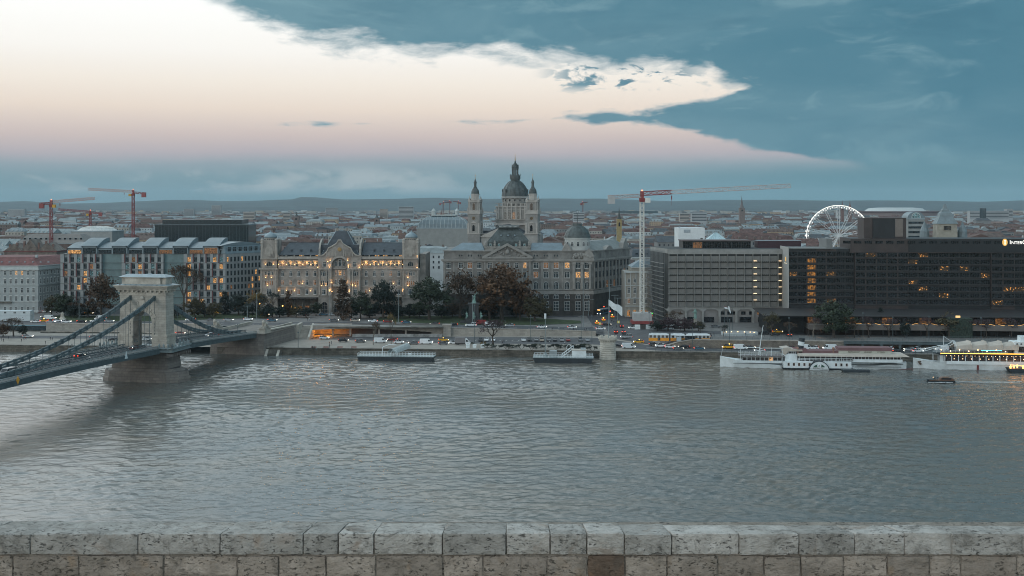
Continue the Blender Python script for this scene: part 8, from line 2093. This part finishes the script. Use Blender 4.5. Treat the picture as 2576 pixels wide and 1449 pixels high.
TL=[(255,801,683,78,'full','brown',1,'large brown tree left of the bridge tower'),(160,795,735,62,'full','green',2,'dull green tree before the seam of palace and finned office'),(130,794,742,44,'full','olive',1,'olive tree in front of the white palace side'),(197,797,746,42,'sparse','brown',2,'thin brown tree between the green and the large brown tree'),(34,846,796,56,'bare','brown',1,'bare twiggy tree on the low quay at the far left'),(8,846,812,36,'full','rust',3,'rust coloured bush tree cut by the left edge'),(58,845,815,26,'full','dark',4,'small dark tree beside the bare one at the far left'),
      (462,792,662,92,'bare','brown',2,'tall bare grey-brown tree directly right of the bridge tower'),(490,800,745,52,'full','olive',3,'olive brown tree below the tall bare tree'),(566,792,731,34,'cone','dark',1,'dark conifer before the finned office, left one of two'),(600,793,737,56,'full','dark',2,'dark round tree right of the dark conifer'),(646,796,722,52,'sparse','yellow',1,'yellowing tree at the left corner of the palace hotel'),(685,797,733,52,'bare','dark',4,'black bare tree in front of the left turret'),(672,800,768,46,'full','dark',5,'low dark bushy tree under the left turret'),(725,797,729,25,'cone','brown',2,'small brown cypress before the hotel arcade'),(745,798,765,30,'full','olive',5,'small olive tree before the hotel canopy'),(795,794,757,30,'full','green',3,'small green tree left of the hotel archway'),
      (863,805,699,44,'cone','brown',1,'tall brown cypress before the hotel centre'),(907,802,728,56,'full','green',4,'green tree right of the tall brown cypress'),(964,801,701,66,'full','dark',1,'tall dark pine-like tree before the right wing of the hotel'),(930,800,770,44,'full','dark',3,'low dark tree at the foot of the dark pine'),(1000,801,768,44,'full','dark',2,'low dark tree right of the dark pine'),(1080,804,694,104,'full','green',1,'wide green tree between the hotel and the ministry'),(1157,800,662,88,'sparse','brown',1,'loose brown tree before the left end of the ministry'),(1030,800,762,40,'full','dark',4,'dark shrub tree left of the wide green tree'),
      (1262,804,659,138,'full','rust',1,'great rust brown tree hiding the ministry centre'),(1232,803,690,80,'sparse','brown',3,'thin brown tree at the left of the great rust tree'),(1345,808,742,72,'full','olive',2,'olive brown tree right of the great rust tree'),(1308,804,712,56,'full','rust',2,'smaller rust tree leaning on the great one'),(1180,804,770,44,'full','dark',1,'dark low tree left of the monument'),
      (1681,832,797,52,'full','purple',1,'dark purple shrub tree left of the green statue'),(1655,832,805,40,'full','dark',5,'dark shrub right of the crane foot'),(1722,833,798,54,'full','purple',2,'dark purple shrub tree next to the green statue'),(1700,824,781,50,'bare','brown',4,'bare little tree before the blank white ground floor panels'),(1757,832,806,32,'full','olive',4,'small olive tree right of the green statue'),(1762,838,818,24,'bare','dark',5,'small bare tree near the front of the tram'),(1820,846,815,26,'bare','dark',1,'small bare tree left of the white ring bench'),
      (1942,846,780,42,'sparse','olive',3,'slim olive tree at the right end of the ring bench'),(2097,850,752,98,'full','green',2,'big green tree in front of the dark hotel'),(1985,848,808,40,'bare','brown',2,'bare tree beside the hotel ramp'),(2046,850,796,44,'bare','purple',3,'bare tree just left of the big green tree'),(2150,850,800,40,'bare','brown',4,'bare tree just right of the big green tree'),(2186,850,794,44,'bare','purple',5,'second bare tree right of the big green tree'),(2237,850,798,46,'bare','purple',1,'bare tree left of the ivy clad block'),(2276,850,806,26,'full','dark',3,'small green tree touching the ivy clad block'),(2332,850,796,46,'bare','purple',2,'bare tree right of the ivy clad block'),
      (2388,850,782,66,'sparse','olive',2,'olive tree above the bow of the event ship'),(2440,850,800,46,'bare','purple',3,'bare tree above the event ship canopy, first'),(2482,850,800,46,'bare','purple',4,'bare tree above the event ship canopy, second'),(2545,850,798,50,'bare','purple',5,'bare tree nearest the edge beside the hotel sign'),(2215,787,771,14,'cone','dark',2,'tiny dark conifer on the hotel podium')]
for i,(px,w_,t_,col,lb) in enumerate(((222,48,768,'dark','low dark tree under the large brown tree'),(183,40,765,'dark','low dark tree between the green and thin brown trees'),(440,40,765,'dark','low dark tree touching the right side of the bridge tower'),(515,46,768,'dark','low dark tree between the olive tree and the conifer'),(540,40,757,'olive','small olive tree just left of the dark conifer'),(625,44,762,'dark','low dark tree left of the yellowing tree'),(703,36,770,'dark','low dark tree right of the left turret foot'),(770,34,770,'dark','low dark tree left of the small green tree'),(885,40,762,'dark','low dark tree just right of the tall cypress'),(980,50,760,'dark','low dark tree under the pine right side'),(1055,46,768,'dark','low dark tree under the wide green tree left side'),(1110,50,766,'dark','low dark tree under the wide green tree right side'),(1138,46,758,'brown','low brown tree beside the loose brown tree'),(1210,60,750,'brown','brown tree right behind the monument'),(1240,50,765,'dark','low dark tree at the trunk of the great rust tree'),(1300,50,764,'dark','low dark tree right of the great rust tree trunk'),(1370,36,772,'olive','small olive tree at the end of the park'))): TL.append((px,798+i % 3,t_,w_,'full',col,1+i % 5,lb))
for (px,b_,t_,w_,sh_,col,sd_,lb) in TL: tree(lb,px,b_,t_,w_,sh_,col,sd_,z=15.5 if b_ == 787 else (LZ if b_ in (846,845) and px < 100 else None))
for (px,b_,t_,w_,sh_,col,sd_,lb) in ((939,868,808,32,'bare','brown',3,'pollarded bare tree on the quay above the longer pontoon'),(984,867,786,24,'bare','yellow',2,'slender straw coloured tree on the quay beside the pollard'),(1240,867,800,70,'bare','purple',1,'wide bare purplish tree at the quay road'),(1216,870,858,16,'shrub','yellow',1,'small yellow plant in a white tub'),(1187,870,860,10,'shrub','green',2,'small green plant in the leftmost white tub')): tree(lb,px,b_,t_,w_,sh_,col,sd_,z=LZ)
for i in range(13):
    px=1226+i*20.5+(i % 3)*4;lab=('low dark green quay shrub','low grey green quay shrub')[i % 2]+f', {ORD[i] if i else "first"} from the wide bare tree'
    tree(lab,px,876+(i % 3)*3,864+(i % 2)*3,30,'shrub',('green','dark','dark')[i % 3],i % 3,z=LZ,kind='shrub',name='shrub')
for i,px in enumerate((1458,1490,1440)): tree(('dark shrub above the white pontoon cabin','dark shrub just left of the stone turret','small dark shrub at the pontoon ramp')[i],px,884,868+i,30,'shrub','dark',i,z=LZ,kind='shrub',name='shrub')

# ------------------------------------------------------------------ street furniture
def pole(label,px,pyb,pyt,z=None,head=None,r_=.12,m=iron_lt,cat='lamp post',name='lamp_post',lit=None):
    Y=560.0
    for _ in range(6): zz=z if z is not None else gz(px2x(px,Y),Y);Y=(CAMH-zz)*FPX/(pyb-520)
    if z is not None and z < 4 and px2x(px,Y) > 58: Y=min(Y,Yf(px2x(px,Y))-1)
    X=px2x(px,Y);h=py2z(pyt,Y)-zz;r=thing(name,label,cat,(X,Y,zz));b=MB();b.cyl(0,0,0,h,r_*1.3,r_*.8,6);b.build('post',m,r)
    b=MB()
    if head == 'arm': b.path([(0,0,h),(.8,0,h+.6),(2.6,0,h+.8)],.09,4);b.box(2.2,3.2,-.15,.15,h+.68,h+.82)
    elif head == 'twin': b.tube((-1.6,0,h),(1.6,0,h),.08,n=4);b.box(-1.9,-1.1,-.15,.15,h-.05,h+.1);b.box(1.1,1.9,-.15,.15,h-.05,h+.1)
    else: b.lathe([(.1,h),(.3,h+.15),(.3,h+.5),(.05,h+.7)],0,0,8)
    b.build('lamp_head',M('lamp_amber',(1,.5,.12),emit=5) if lit == 'a' else (M('lamp_white',(.9,.95,1),emit=1.2) if lit == 'w' else m),r)
for q in (('tall curved lamp post before the finned office',199,803,734,U,'arm'),('slim pale mast right of the bridge tower',478,800,744,U,None),('slim pale mast before the left hotel turret',646,806,740,U,None),('curved double lamp left of the first lion',622,806,770,U,'twin'),('tall pale mast before the hotel archway',830,811,735,U,None),('tall pale mast right of the dark pine',1002,813,742,U,None),('tall pale mast before the monument',1189,818,746,U,None),
          ('tallest grey mast before the right end of the ministry',1467,829,700,U,'twin'),('grey mast with twin lamps left of the side street',1533,812,716,U,'twin'),('curved lamp post by the ministry corner',1480,794,757,U,'arm'),('twin lamp post right of the bus',1547,800,743,U,'twin'),('second twin lamp post right of the bus',1554,806,750,U,'twin'),
          ('dark post on the sandy quay below the stair',750,875,838,LZ,None),('dark trolley mast at the end of the parked row',1489,862,797,LZ,None),('dark trolley mast near the pale camera box',1335,860,796,LZ,None),('dark trolley mast at the junction wall',1462,868,798,LZ,None),('trolley mast by the minibus',1194,865,770,LZ,None),('trolley mast by the pillar',1137,862,815,LZ,None),
          ('lamp mast before the left end of the tram',1633,870,788,LZ,None),('lamp mast in front of the tram',1742,868,828,LZ,None),('lamp mast before the ring bench',1835,866,806,LZ,None),('lamp mast behind the steamer hood',1985,862,802,LZ,None),('ornate lamp mast above the steamer roof',2171,866,790,LZ,None),('ornate lamp mast beside the big canopy',2246,866,800,LZ,None),('ornate lamp mast right of the steamer stern',2337,866,798,LZ,None),('ornate lamp mast near the hotel sign',2468,866,802,LZ,None)):
    pole(q[0],q[1],q[2],q[3],q[4],q[5],r_=.13 if q[4] is None else .1,m=iron_lt if q[4] is None else iron)
for i,(px,py) in enumerate(((711,769),(734,771),(742,773),(928,773),(960,773),(992,773),(654,764),(752,776))):
    pole(('amber lamp by the hotel canopy, leftmost','amber lamp by the hotel canopy, second','amber lamp by the hotel canopy, third','amber lamp under the green tree','amber lamp under the dark pine','amber lamp right of the dark pine','amber lamp under the yellowing tree','amber lamp by the hotel canopy, rightmost')[i],px,795,py+2,U,None,.07,iron,lit='a')
for i,px in enumerate((789,820,855,890)):
    X,Y=ground_at(px,877,LZ);r=thing('park_bench',('red bench nearest the bridge with people sitting on it','second red quay bench from the bridge','third red quay bench from the bridge','fourth red quay bench, nearest the longer pontoon')[i],'bench',(X,Y,LZ),-.08);bm=M('bench_red',(.22,.06,.045),.6,.1,1)
    MB().box(-1.2,1.2,-.25,.25,.42,.48).build('seat',bm,r);MB().box(-1.2,1.2,.25,.3,.55,.9).build('backrest',bm,r)
    for x in (-1.0,1.0): MB().box(x-.05,x+.05,-.22,.3,0,.42).build('leg',iron,r)
for i,px in enumerate((796,1050,1108,1203)):
    X,Y=ground_at(px,881,LZ);r=tag(MB().lathe([(.3,0),(.22,.15),(.2,.45),(.34,.5),(.3,.65),(.05,.7)],0,0,10).build('bollard',iron,loc=(X,Y,LZ)),('black mooring bollard near the landing steps','black mooring bollard above the longer pontoon','black mooring bollard right of the longer pontoon','black mooring bollard by the white tubs')[i],'bollard')
for i,px in enumerate((1177,1194,1214)):
    X,Y=ground_at(px,875,LZ);r=thing('planter',('leftmost of the three white quay tubs','middle one of the three white quay tubs','rightmost of the three white quay tubs')[i],'planter',(X,Y-.5,LZ));MB().frus(-.75,.75,-.7,.7,0,-.85,.85,-.8,.8,1.5).build('tub',whp,r);MB().box(-.78,.78,-.72,.72,1.4,1.46).build('soil',M('soil',(.04,.03,.02),.9,.2,1),r)
# railings along the edges
for (x0,x1,fn_,dz_,lb) in ((-30,40,lambda X: Yf(X)+.4,1.0,'thin dark railing along the plain wall top'),(72,250,lambda X: Yf(X)+2.2,0,'dark railing between tram tracks and wall'),(72,250,lambda X: Yf(X)+12,0,'dark railing behind the tram tracks'),(60,250,lambda X: Yb(X)+1.0,0,'low quay guard rail along the river edge')):
    b=MB();X=x0;n=0
    gg=(lambda X,Y: LZ) if 'quay' in lb else gz
    while X < x1:
        a=(X,fn_(X),gg(X,fn_(X))+dz_);c=(X+2.5,fn_(X+2.5),gg(X+2.5,fn_(X+2.5))+dz_);h=1.1
        for k in (.5,1): b.tube((a[0],a[1],a[2]+h*k),(c[0],c[1],c[2]+h*k),.05,n=3)
        b.tube(a,(a[0],a[1],a[2]+h),.06,n=3);X += 2.5
    tag(b.build('railing',iron),lb,'railing')
# steel viaduct carrying the tracks
vd=thing('tram_viaduct','dark riveted steel viaduct carrying the tram tracks behind the ships','viaduct',(146,Yf(146),LZ),-math.atan(.083));b=MB();b.box(0,160,-.4,.3,2.5,3.75);b.box(0,160,-.6,.3,3.6,3.8);b.box(0,160,-.55,.3,2.45,2.65);b.build('girder',iron,vd)
for k in range(20): MB().frus(k*8,k*8+.7,-.2,.5,0,k*8-.3,k*8+1.0,-.3,.6,2.5).build('column',iron,vd)
MB().box(0,160,6,6.5,0,2.5).build('back_wall',rubble,vd)
# monument, statues, flagpoles, ring bench, containers, hoarding, signs
def stat(mb,h,cx=0,cy=0,z=0): mb.lathe([(.28*h/2,z),(.33*h/2,z+.15*h),(.26*h/2,z+.45*h),(.36*h/2,z+.7*h),(.3*h/2,z+.8*h),(.12*h/2,z+.84*h),(.17*h/2,z+.9*h),(.16*h/2,z+.97*h),(.03,z+h)],cx,cy,8)
verd=M('verdigris',(.16,.27,.24),.7,.2,1)
X,Y=px2x(1192,594),594;mn=thing('monument','dark granite monument with green bronze figures in the park before the ministry','monument',(X,Y,gz(X,Y)));gd=M('dark_granite',(.03,.033,.035),.5,.2,1)
b=MB();b.box(-7,7,-5,5,0,.8);b.box(-4.5,4.5,-3.5,3.5,.8,2.4);b.frus(-2.7,2.7,-2.2,2.2,2.4,-2.4,2.4,-2,2,9.5);b.box(-3,3,-2.5,2.5,9.5,10.1);b.build('plinth',gd,mn)
b=MB();b.frus(-1.3,1.3,-1.2,1.2,10.1,-.6,.6,-.6,.6,11.8);stat(b,3.6,.3,0,10.9);b.tube((.5,0,14),(1.6,0,15.5),.2);b.build('seated_figure',verd,mn)
for x,y,h in ((-3.6,-1,3.6),(3.6,-1,3.6),(0,-3.0,3.8)): b=MB();stat(b,h,x,y,2.2);b.ball((x+.4,y-.3,3.4),.7,6);b.build('side_figure',verd,mn)
X,Y=px2x(1749,566),566;st_=thing('bronze_statue','green bronze standing figure with one arm held out before the concrete block','statue',(X,Y,gz(X,Y)));MB().lathe([(1.3,0),(1.0,.5),(.9,4.0),(1.1,4.3)],0,0,8).build('pedestal',stone_lt,st_);b=MB();stat(b,4.8,0,0,4.3);b.tube((-.3,0,7.9),(-1.7,-.3,7.3),.16);b.build('figure',verd,st_)
X,Y=px2x(157,610),610;ob=thing('column_base','pale bell-shaped column foot on the square left of the bridge tower','column',(X,Y,gz(X,Y)));MB().lathe([(2.2,0),(1.6,.6),(1.0,1.5),(.8,3.0),(1.0,3.2),(.3,3.8)],0,0,10).build('shaft',tstone,ob)
for i,px in enumerate((1822,1831,1842)):
    Y=545;X=px2x(px,Y);r=thing('flagpole',('left flagpole of three, with a red and white flag','middle flagpole of three, with a drooping white flag','bare right flagpole of the three')[i],'flagpole',(X,Y,gz(X,Y)));MB().cyl(0,0,0,12.5,.12,.07,6).build('pole',iron,r)
    if i == 0: MB()._add([(0,0,11.2),(2.4,.1,10.4),(2.4,.13,11.2),(0,.03,12.2)],[(0,1,2,3)]).build('flag',M('flag_white',(.6,.6,.6)),r);MB()._add([(0,.01,11.9),(1.6,.08,11.5),(1.6,.1,11.7),(0,.03,12.2)],[(0,1,2,3)]).build('flag_stripe',cr_red,r)
    if i == 1: MB()._add([(0,0,12.2),(.5,0,10.2),(1.2,.1,8.6),(1.5,.1,9.3),(.7,0,12.0)],[(0,1,2,3,4)]).build('flag',M('flag_white',(.6,.6,.6)),r)
X,Y=px2x(1861,531),532;rb=thing('ring_bench','large white oval ring bench with inset lights on the promenade','bench',(X,Y,gz(X,Y)),-.08);b=MB();n=36
for i in range(n):
    a0,a1=2*PI*i/n,2*PI*(i+1)/n
    if 5.6 < a0 < 5.95: continue
    o_,i_=(8.4,4.6),(7.6,4.0);b.prism([(q[0]*math.cos(a),q[1]*math.sin(a)) for q,a in ((o_,a0),(o_,a1),(i_,a1),(i_,a0))],'z',0,1.5 if a0 < PI else 1.1)
b.build('ring',M('bench_white',(.40,.44,.45),.7,.08,1),rb)
for i in range(7): a=PI*(.12+.13*i);b=MB();b.ball((7.4*math.cos(a),3.85*math.sin(a),1.1),.16,6);b.build('inset_light',M('bulb_warm',(1,.6,.3)),rb)
X,Y=px2x(-30,600),602;ct=thing('site_cabins','stack of pale site cabins at the far left in front of the white palace','cabin',(X,Y,gz(X,Y)));L=px2x(72,600)-X
for k in range(2): MB().box(0,L,0,5,k*2.7+.05,k*2.7+2.65).build('cabin',M('cabin_pale',(.47,.53,.55),.6,.06,.5),ct)
for k in range(4): inst(window_mesh(1.1,.9,'rect',wframe,glass,.06,(1,0),.06),'window',ct,(3+k*5,-.02,4.0))
b=MB();b.box(0,24,0,.15,0,2.4);X,Y=px2x(1600,556),562;hd_=thing('site_hoarding','printed white and black site hoarding around the crane foot','hoarding',(X,Y,gz(X,Y)),-.05)
for k in range(9): MB().box(k*2.7,k*2.7+2.65,0,.12,0,2.4).build('panel',(whp,dframe,M('cabin_pale',(.5,.5,.5)))[k % 3],hd_)
for (px,py,c,zz,lb) in ((1370,806,'w',None,''),(1653,857,'y',None,'square yellow sign at the left end of the tram platform'),(1556,797,'y',None,'yellow sign on the corner nearest the bus'),(1509,793,'y',None,'yellow sign left of the bus')):
    if not lb: continue
    X=px2x(px,530);Y=530 if px == 1653 else 575;X=px2x(px,Y);r=thing('traffic_sign',lb,'sign',(X,Y,gz(X,Y)));MB().cyl(0,.06,0,2.6,.05,n=5).build('post',iron,r);MB().box(-.6,.6,0,.05,1.9,3.1).build('plate',M('sign_yellow',(.62,.50,.04),.5,.05,1),r);MB().box(-.3,.3,-.02,0,2.2,2.8).build('symbol',whp,r)
for (px,py,lb) in ((1519,772,'red traffic light at the mouth of the side street'),(1535,784,'second red signal beyond the bus'),(158,795,'red traffic light at the corner of the square')):
    Y=620;X=px2x(px,Y);z=gz(X,Y);h=py2z(py,Y)-z;r=thing('traffic_light',lb,'traffic light',(X,Y,z));MB().cyl(0,0,0,h,.08,n=5).build('post',iron,r);MB().box(-.3,.3,-.25,.1,h-.6,h+.5).build('housing',dframe,r);MB().box(-.2,.2,-.3,-.25,h,h+.4).build('red_lamp',M('signal_red',(1,.05,.02),emit=7),r)

# ------------------------------------------------------------------ people
cloth={'black': (.02,.02,.024),'navy': (.03,.04,.06),'grey': (.10,.10,.10),'red': (.30,.04,.03),'white': (.5,.5,.5),'brown': (.10,.06,.04)}
skin=M('skin',(.35,.22,.16),.6,.05,1);hairm=M('hair',(.03,.02,.015),.8,.1,1)
PM={}
def person_mesh(pose,top,leg):
    k=(pose,top,leg)
    if k in PM: return PM[k]
    st={'walk': .26,'stand': .07,'sit': .1}[pose]
    V_=[(0,0,.95),(0,0,1.2),(0,0,1.42),(0,0,1.52),(0,0,1.64),(-.1,0,.92),(-.11,st,.5),(-.11,st*1.3-.1*(pose == 'walk'),.07),(-.11,st*1.3+.1,.04),(.1,0,.92),(.11,-st*.4,.5),(.11,-st*1.4,.08),(.11,-st*1.4+.16,.04),
          (-.2,0,1.4),(-.27,-st*.5,1.14),(-.27,.1-st*.3,.9),(.2,0,1.4),(.27,st*.5,1.14),(.27,.1+st*.6,.92),(-.27,.13-st*.3,.82),(.27,.14+st*.6,.84)]
    if pose == 'sit': V_=[(x,y,z-.45) if z > .6 else (x,y,z) for x,y,z in V_];V_[6]=(-.12,.42,.5);V_[7]=(-.12,.45,.1);V_[8]=(-.12,.6,.05);V_[10]=(.12,.42,.5);V_[11]=(.12,.45,.1);V_[12]=(.12,.6,.05)
    E_=[(0,1),(1,2),(2,3),(3,4),(0,5),(5,6),(6,7),(7,8),(0,9),(9,10),(10,11),(11,12),(2,13),(13,14),(14,15),(15,19),(2,16),(16,17),(17,18),(18,20)]
    Rr=[.15,.14,.15,.06,.115,.09,.065,.045,.045,.09,.065,.045,.045,.07,.05,.04,.07,.05,.04,.035,.035]
    me=bpy.data.meshes.new('p');me.from_pydata(V_,E_,[]);o=bpy.data.objects.new('p',me);COL.objects.link(o);md=o.modifiers.new('s','SKIN');sl_=me.skin_vertices[0].data
    for v,q in zip(sl_,Rr): v.radius=(q,q*.8)
    sl_[0].use_root=True;o.modifiers.new('u','SUBSURF').levels=1
    n=bpy.data.meshes.new_from_object(o.evaluated_get(bpy.context.evaluated_depsgraph_get()));bpy.data.objects.remove(o);n.name='person';n.materials.clear()
    for m in (M('cloth_' + top,cloth[top]),M('cloth_' + leg,cloth[leg]),skin,hairm): n.materials.append(m)
    dz_=.45 if pose == 'sit' else 0
    for p in n.polygons: z=p.center.z+dz_;p.material_index=3 if z > 1.66 or (z > 1.56 and p.center.y < -.02) else (2 if z > 1.5 or (abs(p.center.x) > .2 and z < .9) else (0 if z > .93 else 1));p.use_smooth=True
    PM[k]=n;return n
def person(label,px,py,z,pose='walk',top='black',leg='navy',rz=None,at=None):
    if at: X,Y,z=at
    else:
        Y=560.0
        for _ in range(6): zz=z if z is not None else gz(px2x(px,Y),Y)+.05;Y=(CAMH-zz)*FPX/(py-520)
        X=px2x(px,Y);z=zz
    tag(inst(person_mesh(pose,top,leg),'person',None,(X,Y,z),rg.uniform(0,6.28) if rz is None else rz),label,'person')
PL=[(3,858,'black','person in black at the left edge of the quay'),(9,860,'navy','person in navy beside the one at the left edge'),(21,853,'grey','person in grey alone behind the left edge group'),(54,861,'black','lone person in black under the silver estate car'),(60,856,'navy','person in navy walking next to one in red'),(64,855,'red','person in a red jacket on the left quay'),(114,866,'black','person in black standing at the quay edge left of the bridge'),(127,856,'black','person in black of a pair under the bridge chain'),(132,856,'grey','person in grey of a pair under the bridge chain'),
      (829,868,'brown','person in brown walking on the sandy quay'),(834,866,'black','person in black walking next to the one in brown'),(829,875,'navy','person in navy walking towards the river by the benches'),(1268,862,'black','person in black crossing near the wide bare tree'),(1382,866,'white','person in a white coat by the quay road'),(1264,867,'black','person in black standing by the black parked car'),(1421,868,'white','person in white above the pontoon ramp'),
      (1389,832,'black','person in black at the railing above the parked row'),(1406,831,'white','person in white at the railing above the parked row'),(1443,832,'black','person in black near the end of the wall'),(1471,833,'navy','person in navy at the wall end, left of two'),(1475,833,'black','person in black at the wall end, right of two'),(1509,833,'black','person in black waiting on the traffic island'),(1541,829,'grey','person in grey crossing the junction'),(1550,826,'black','person in black crossing the junction'),(1539,812,'black','person in black at the head of the kerb group'),(1543,814,'navy','person in navy in the kerb group'),(1547,815,'black','person in black last in the kerb group'),
      (1583,836,'white','person in pale clothes near the tram'),(1588,837,'black','person in black nearest the tram back end'),(1593,834,'grey','person in grey behind the tram queue'),(1611,826,'black','person in black under the crane foot'),(1624,827,'navy','person in navy under the crane foot'),(1787,846,'black','person in black walking past the tram nose'),(1796,844,'black','second person in black past the tram nose'),(1790,850,'navy','person in navy near the rail by the tram nose'),(1876,846,'black','person in black before the ring bench'),(1662,848,'white','person in white waiting beside the tram door'),(1669,848,'grey','person in grey waiting beside the tram door'),(1690,849,'black','person in black by the tram middle'),
      (2184,850,'black','person in black on the promenade right of the green tree'),(2540,851,'grey','person in grey on the promenade by the picture edge'),(774,808,'black','person in black at the top of the stair'),(778,808,'white','person in white at the top of the stair')]
for (px,py,c,lb) in PL: person(lb,px,py,LZ if (py > 850 and px < 1500) else None,'walk' if hash(lb) and px % 3 else 'stand',c,'navy' if c != 'navy' else 'black',rz=(px*1.7) % 6.28)
X,Y=ground_at(788,877,LZ);person('person in black sitting on the bench nearest the bridge',0,0,0,'sit','black','navy',PI,(X-.3,Y-.02,LZ));person('person in grey sitting on the bench nearest the bridge',0,0,0,'sit','grey','black',PI,(X+.4,Y-.02,LZ))
for i,(t_,s_,c) in enumerate(((7.4,-62,'black'),(7.2,-50,'white'),(8.2,-38,'navy'),(7.0,20,'black'),(8.0,44,'red'),(7.2,58,'black'),(-7.5,66,'navy'),(7.6,70,'grey'),(-7.2,30,'black'))):
    p=bw(t_,s_,bz(s_)+.15);person(f'person in {c} on the bridge footway, ' + ('far before the tower','before the tower with a pale coat','nearest before the tower','just past the tower','halfway to the abutment','walking to the abutment','on the upstream side near the lions','at the abutment end','on the upstream side past the tower')[i],0,0,0,'walk',c,'navy' if c != 'navy' else 'black',brz+(PI if i % 2 else 0),p)
p_=ml.location
for dx,c in ((3.4,'black'),(4.1,'navy')): person(f'person in {c} standing at the helm of the motor launch',0,0,0,'stand',c,'black',1.5,(p_.x+dx,p_.y-.2,p_.z+.75))
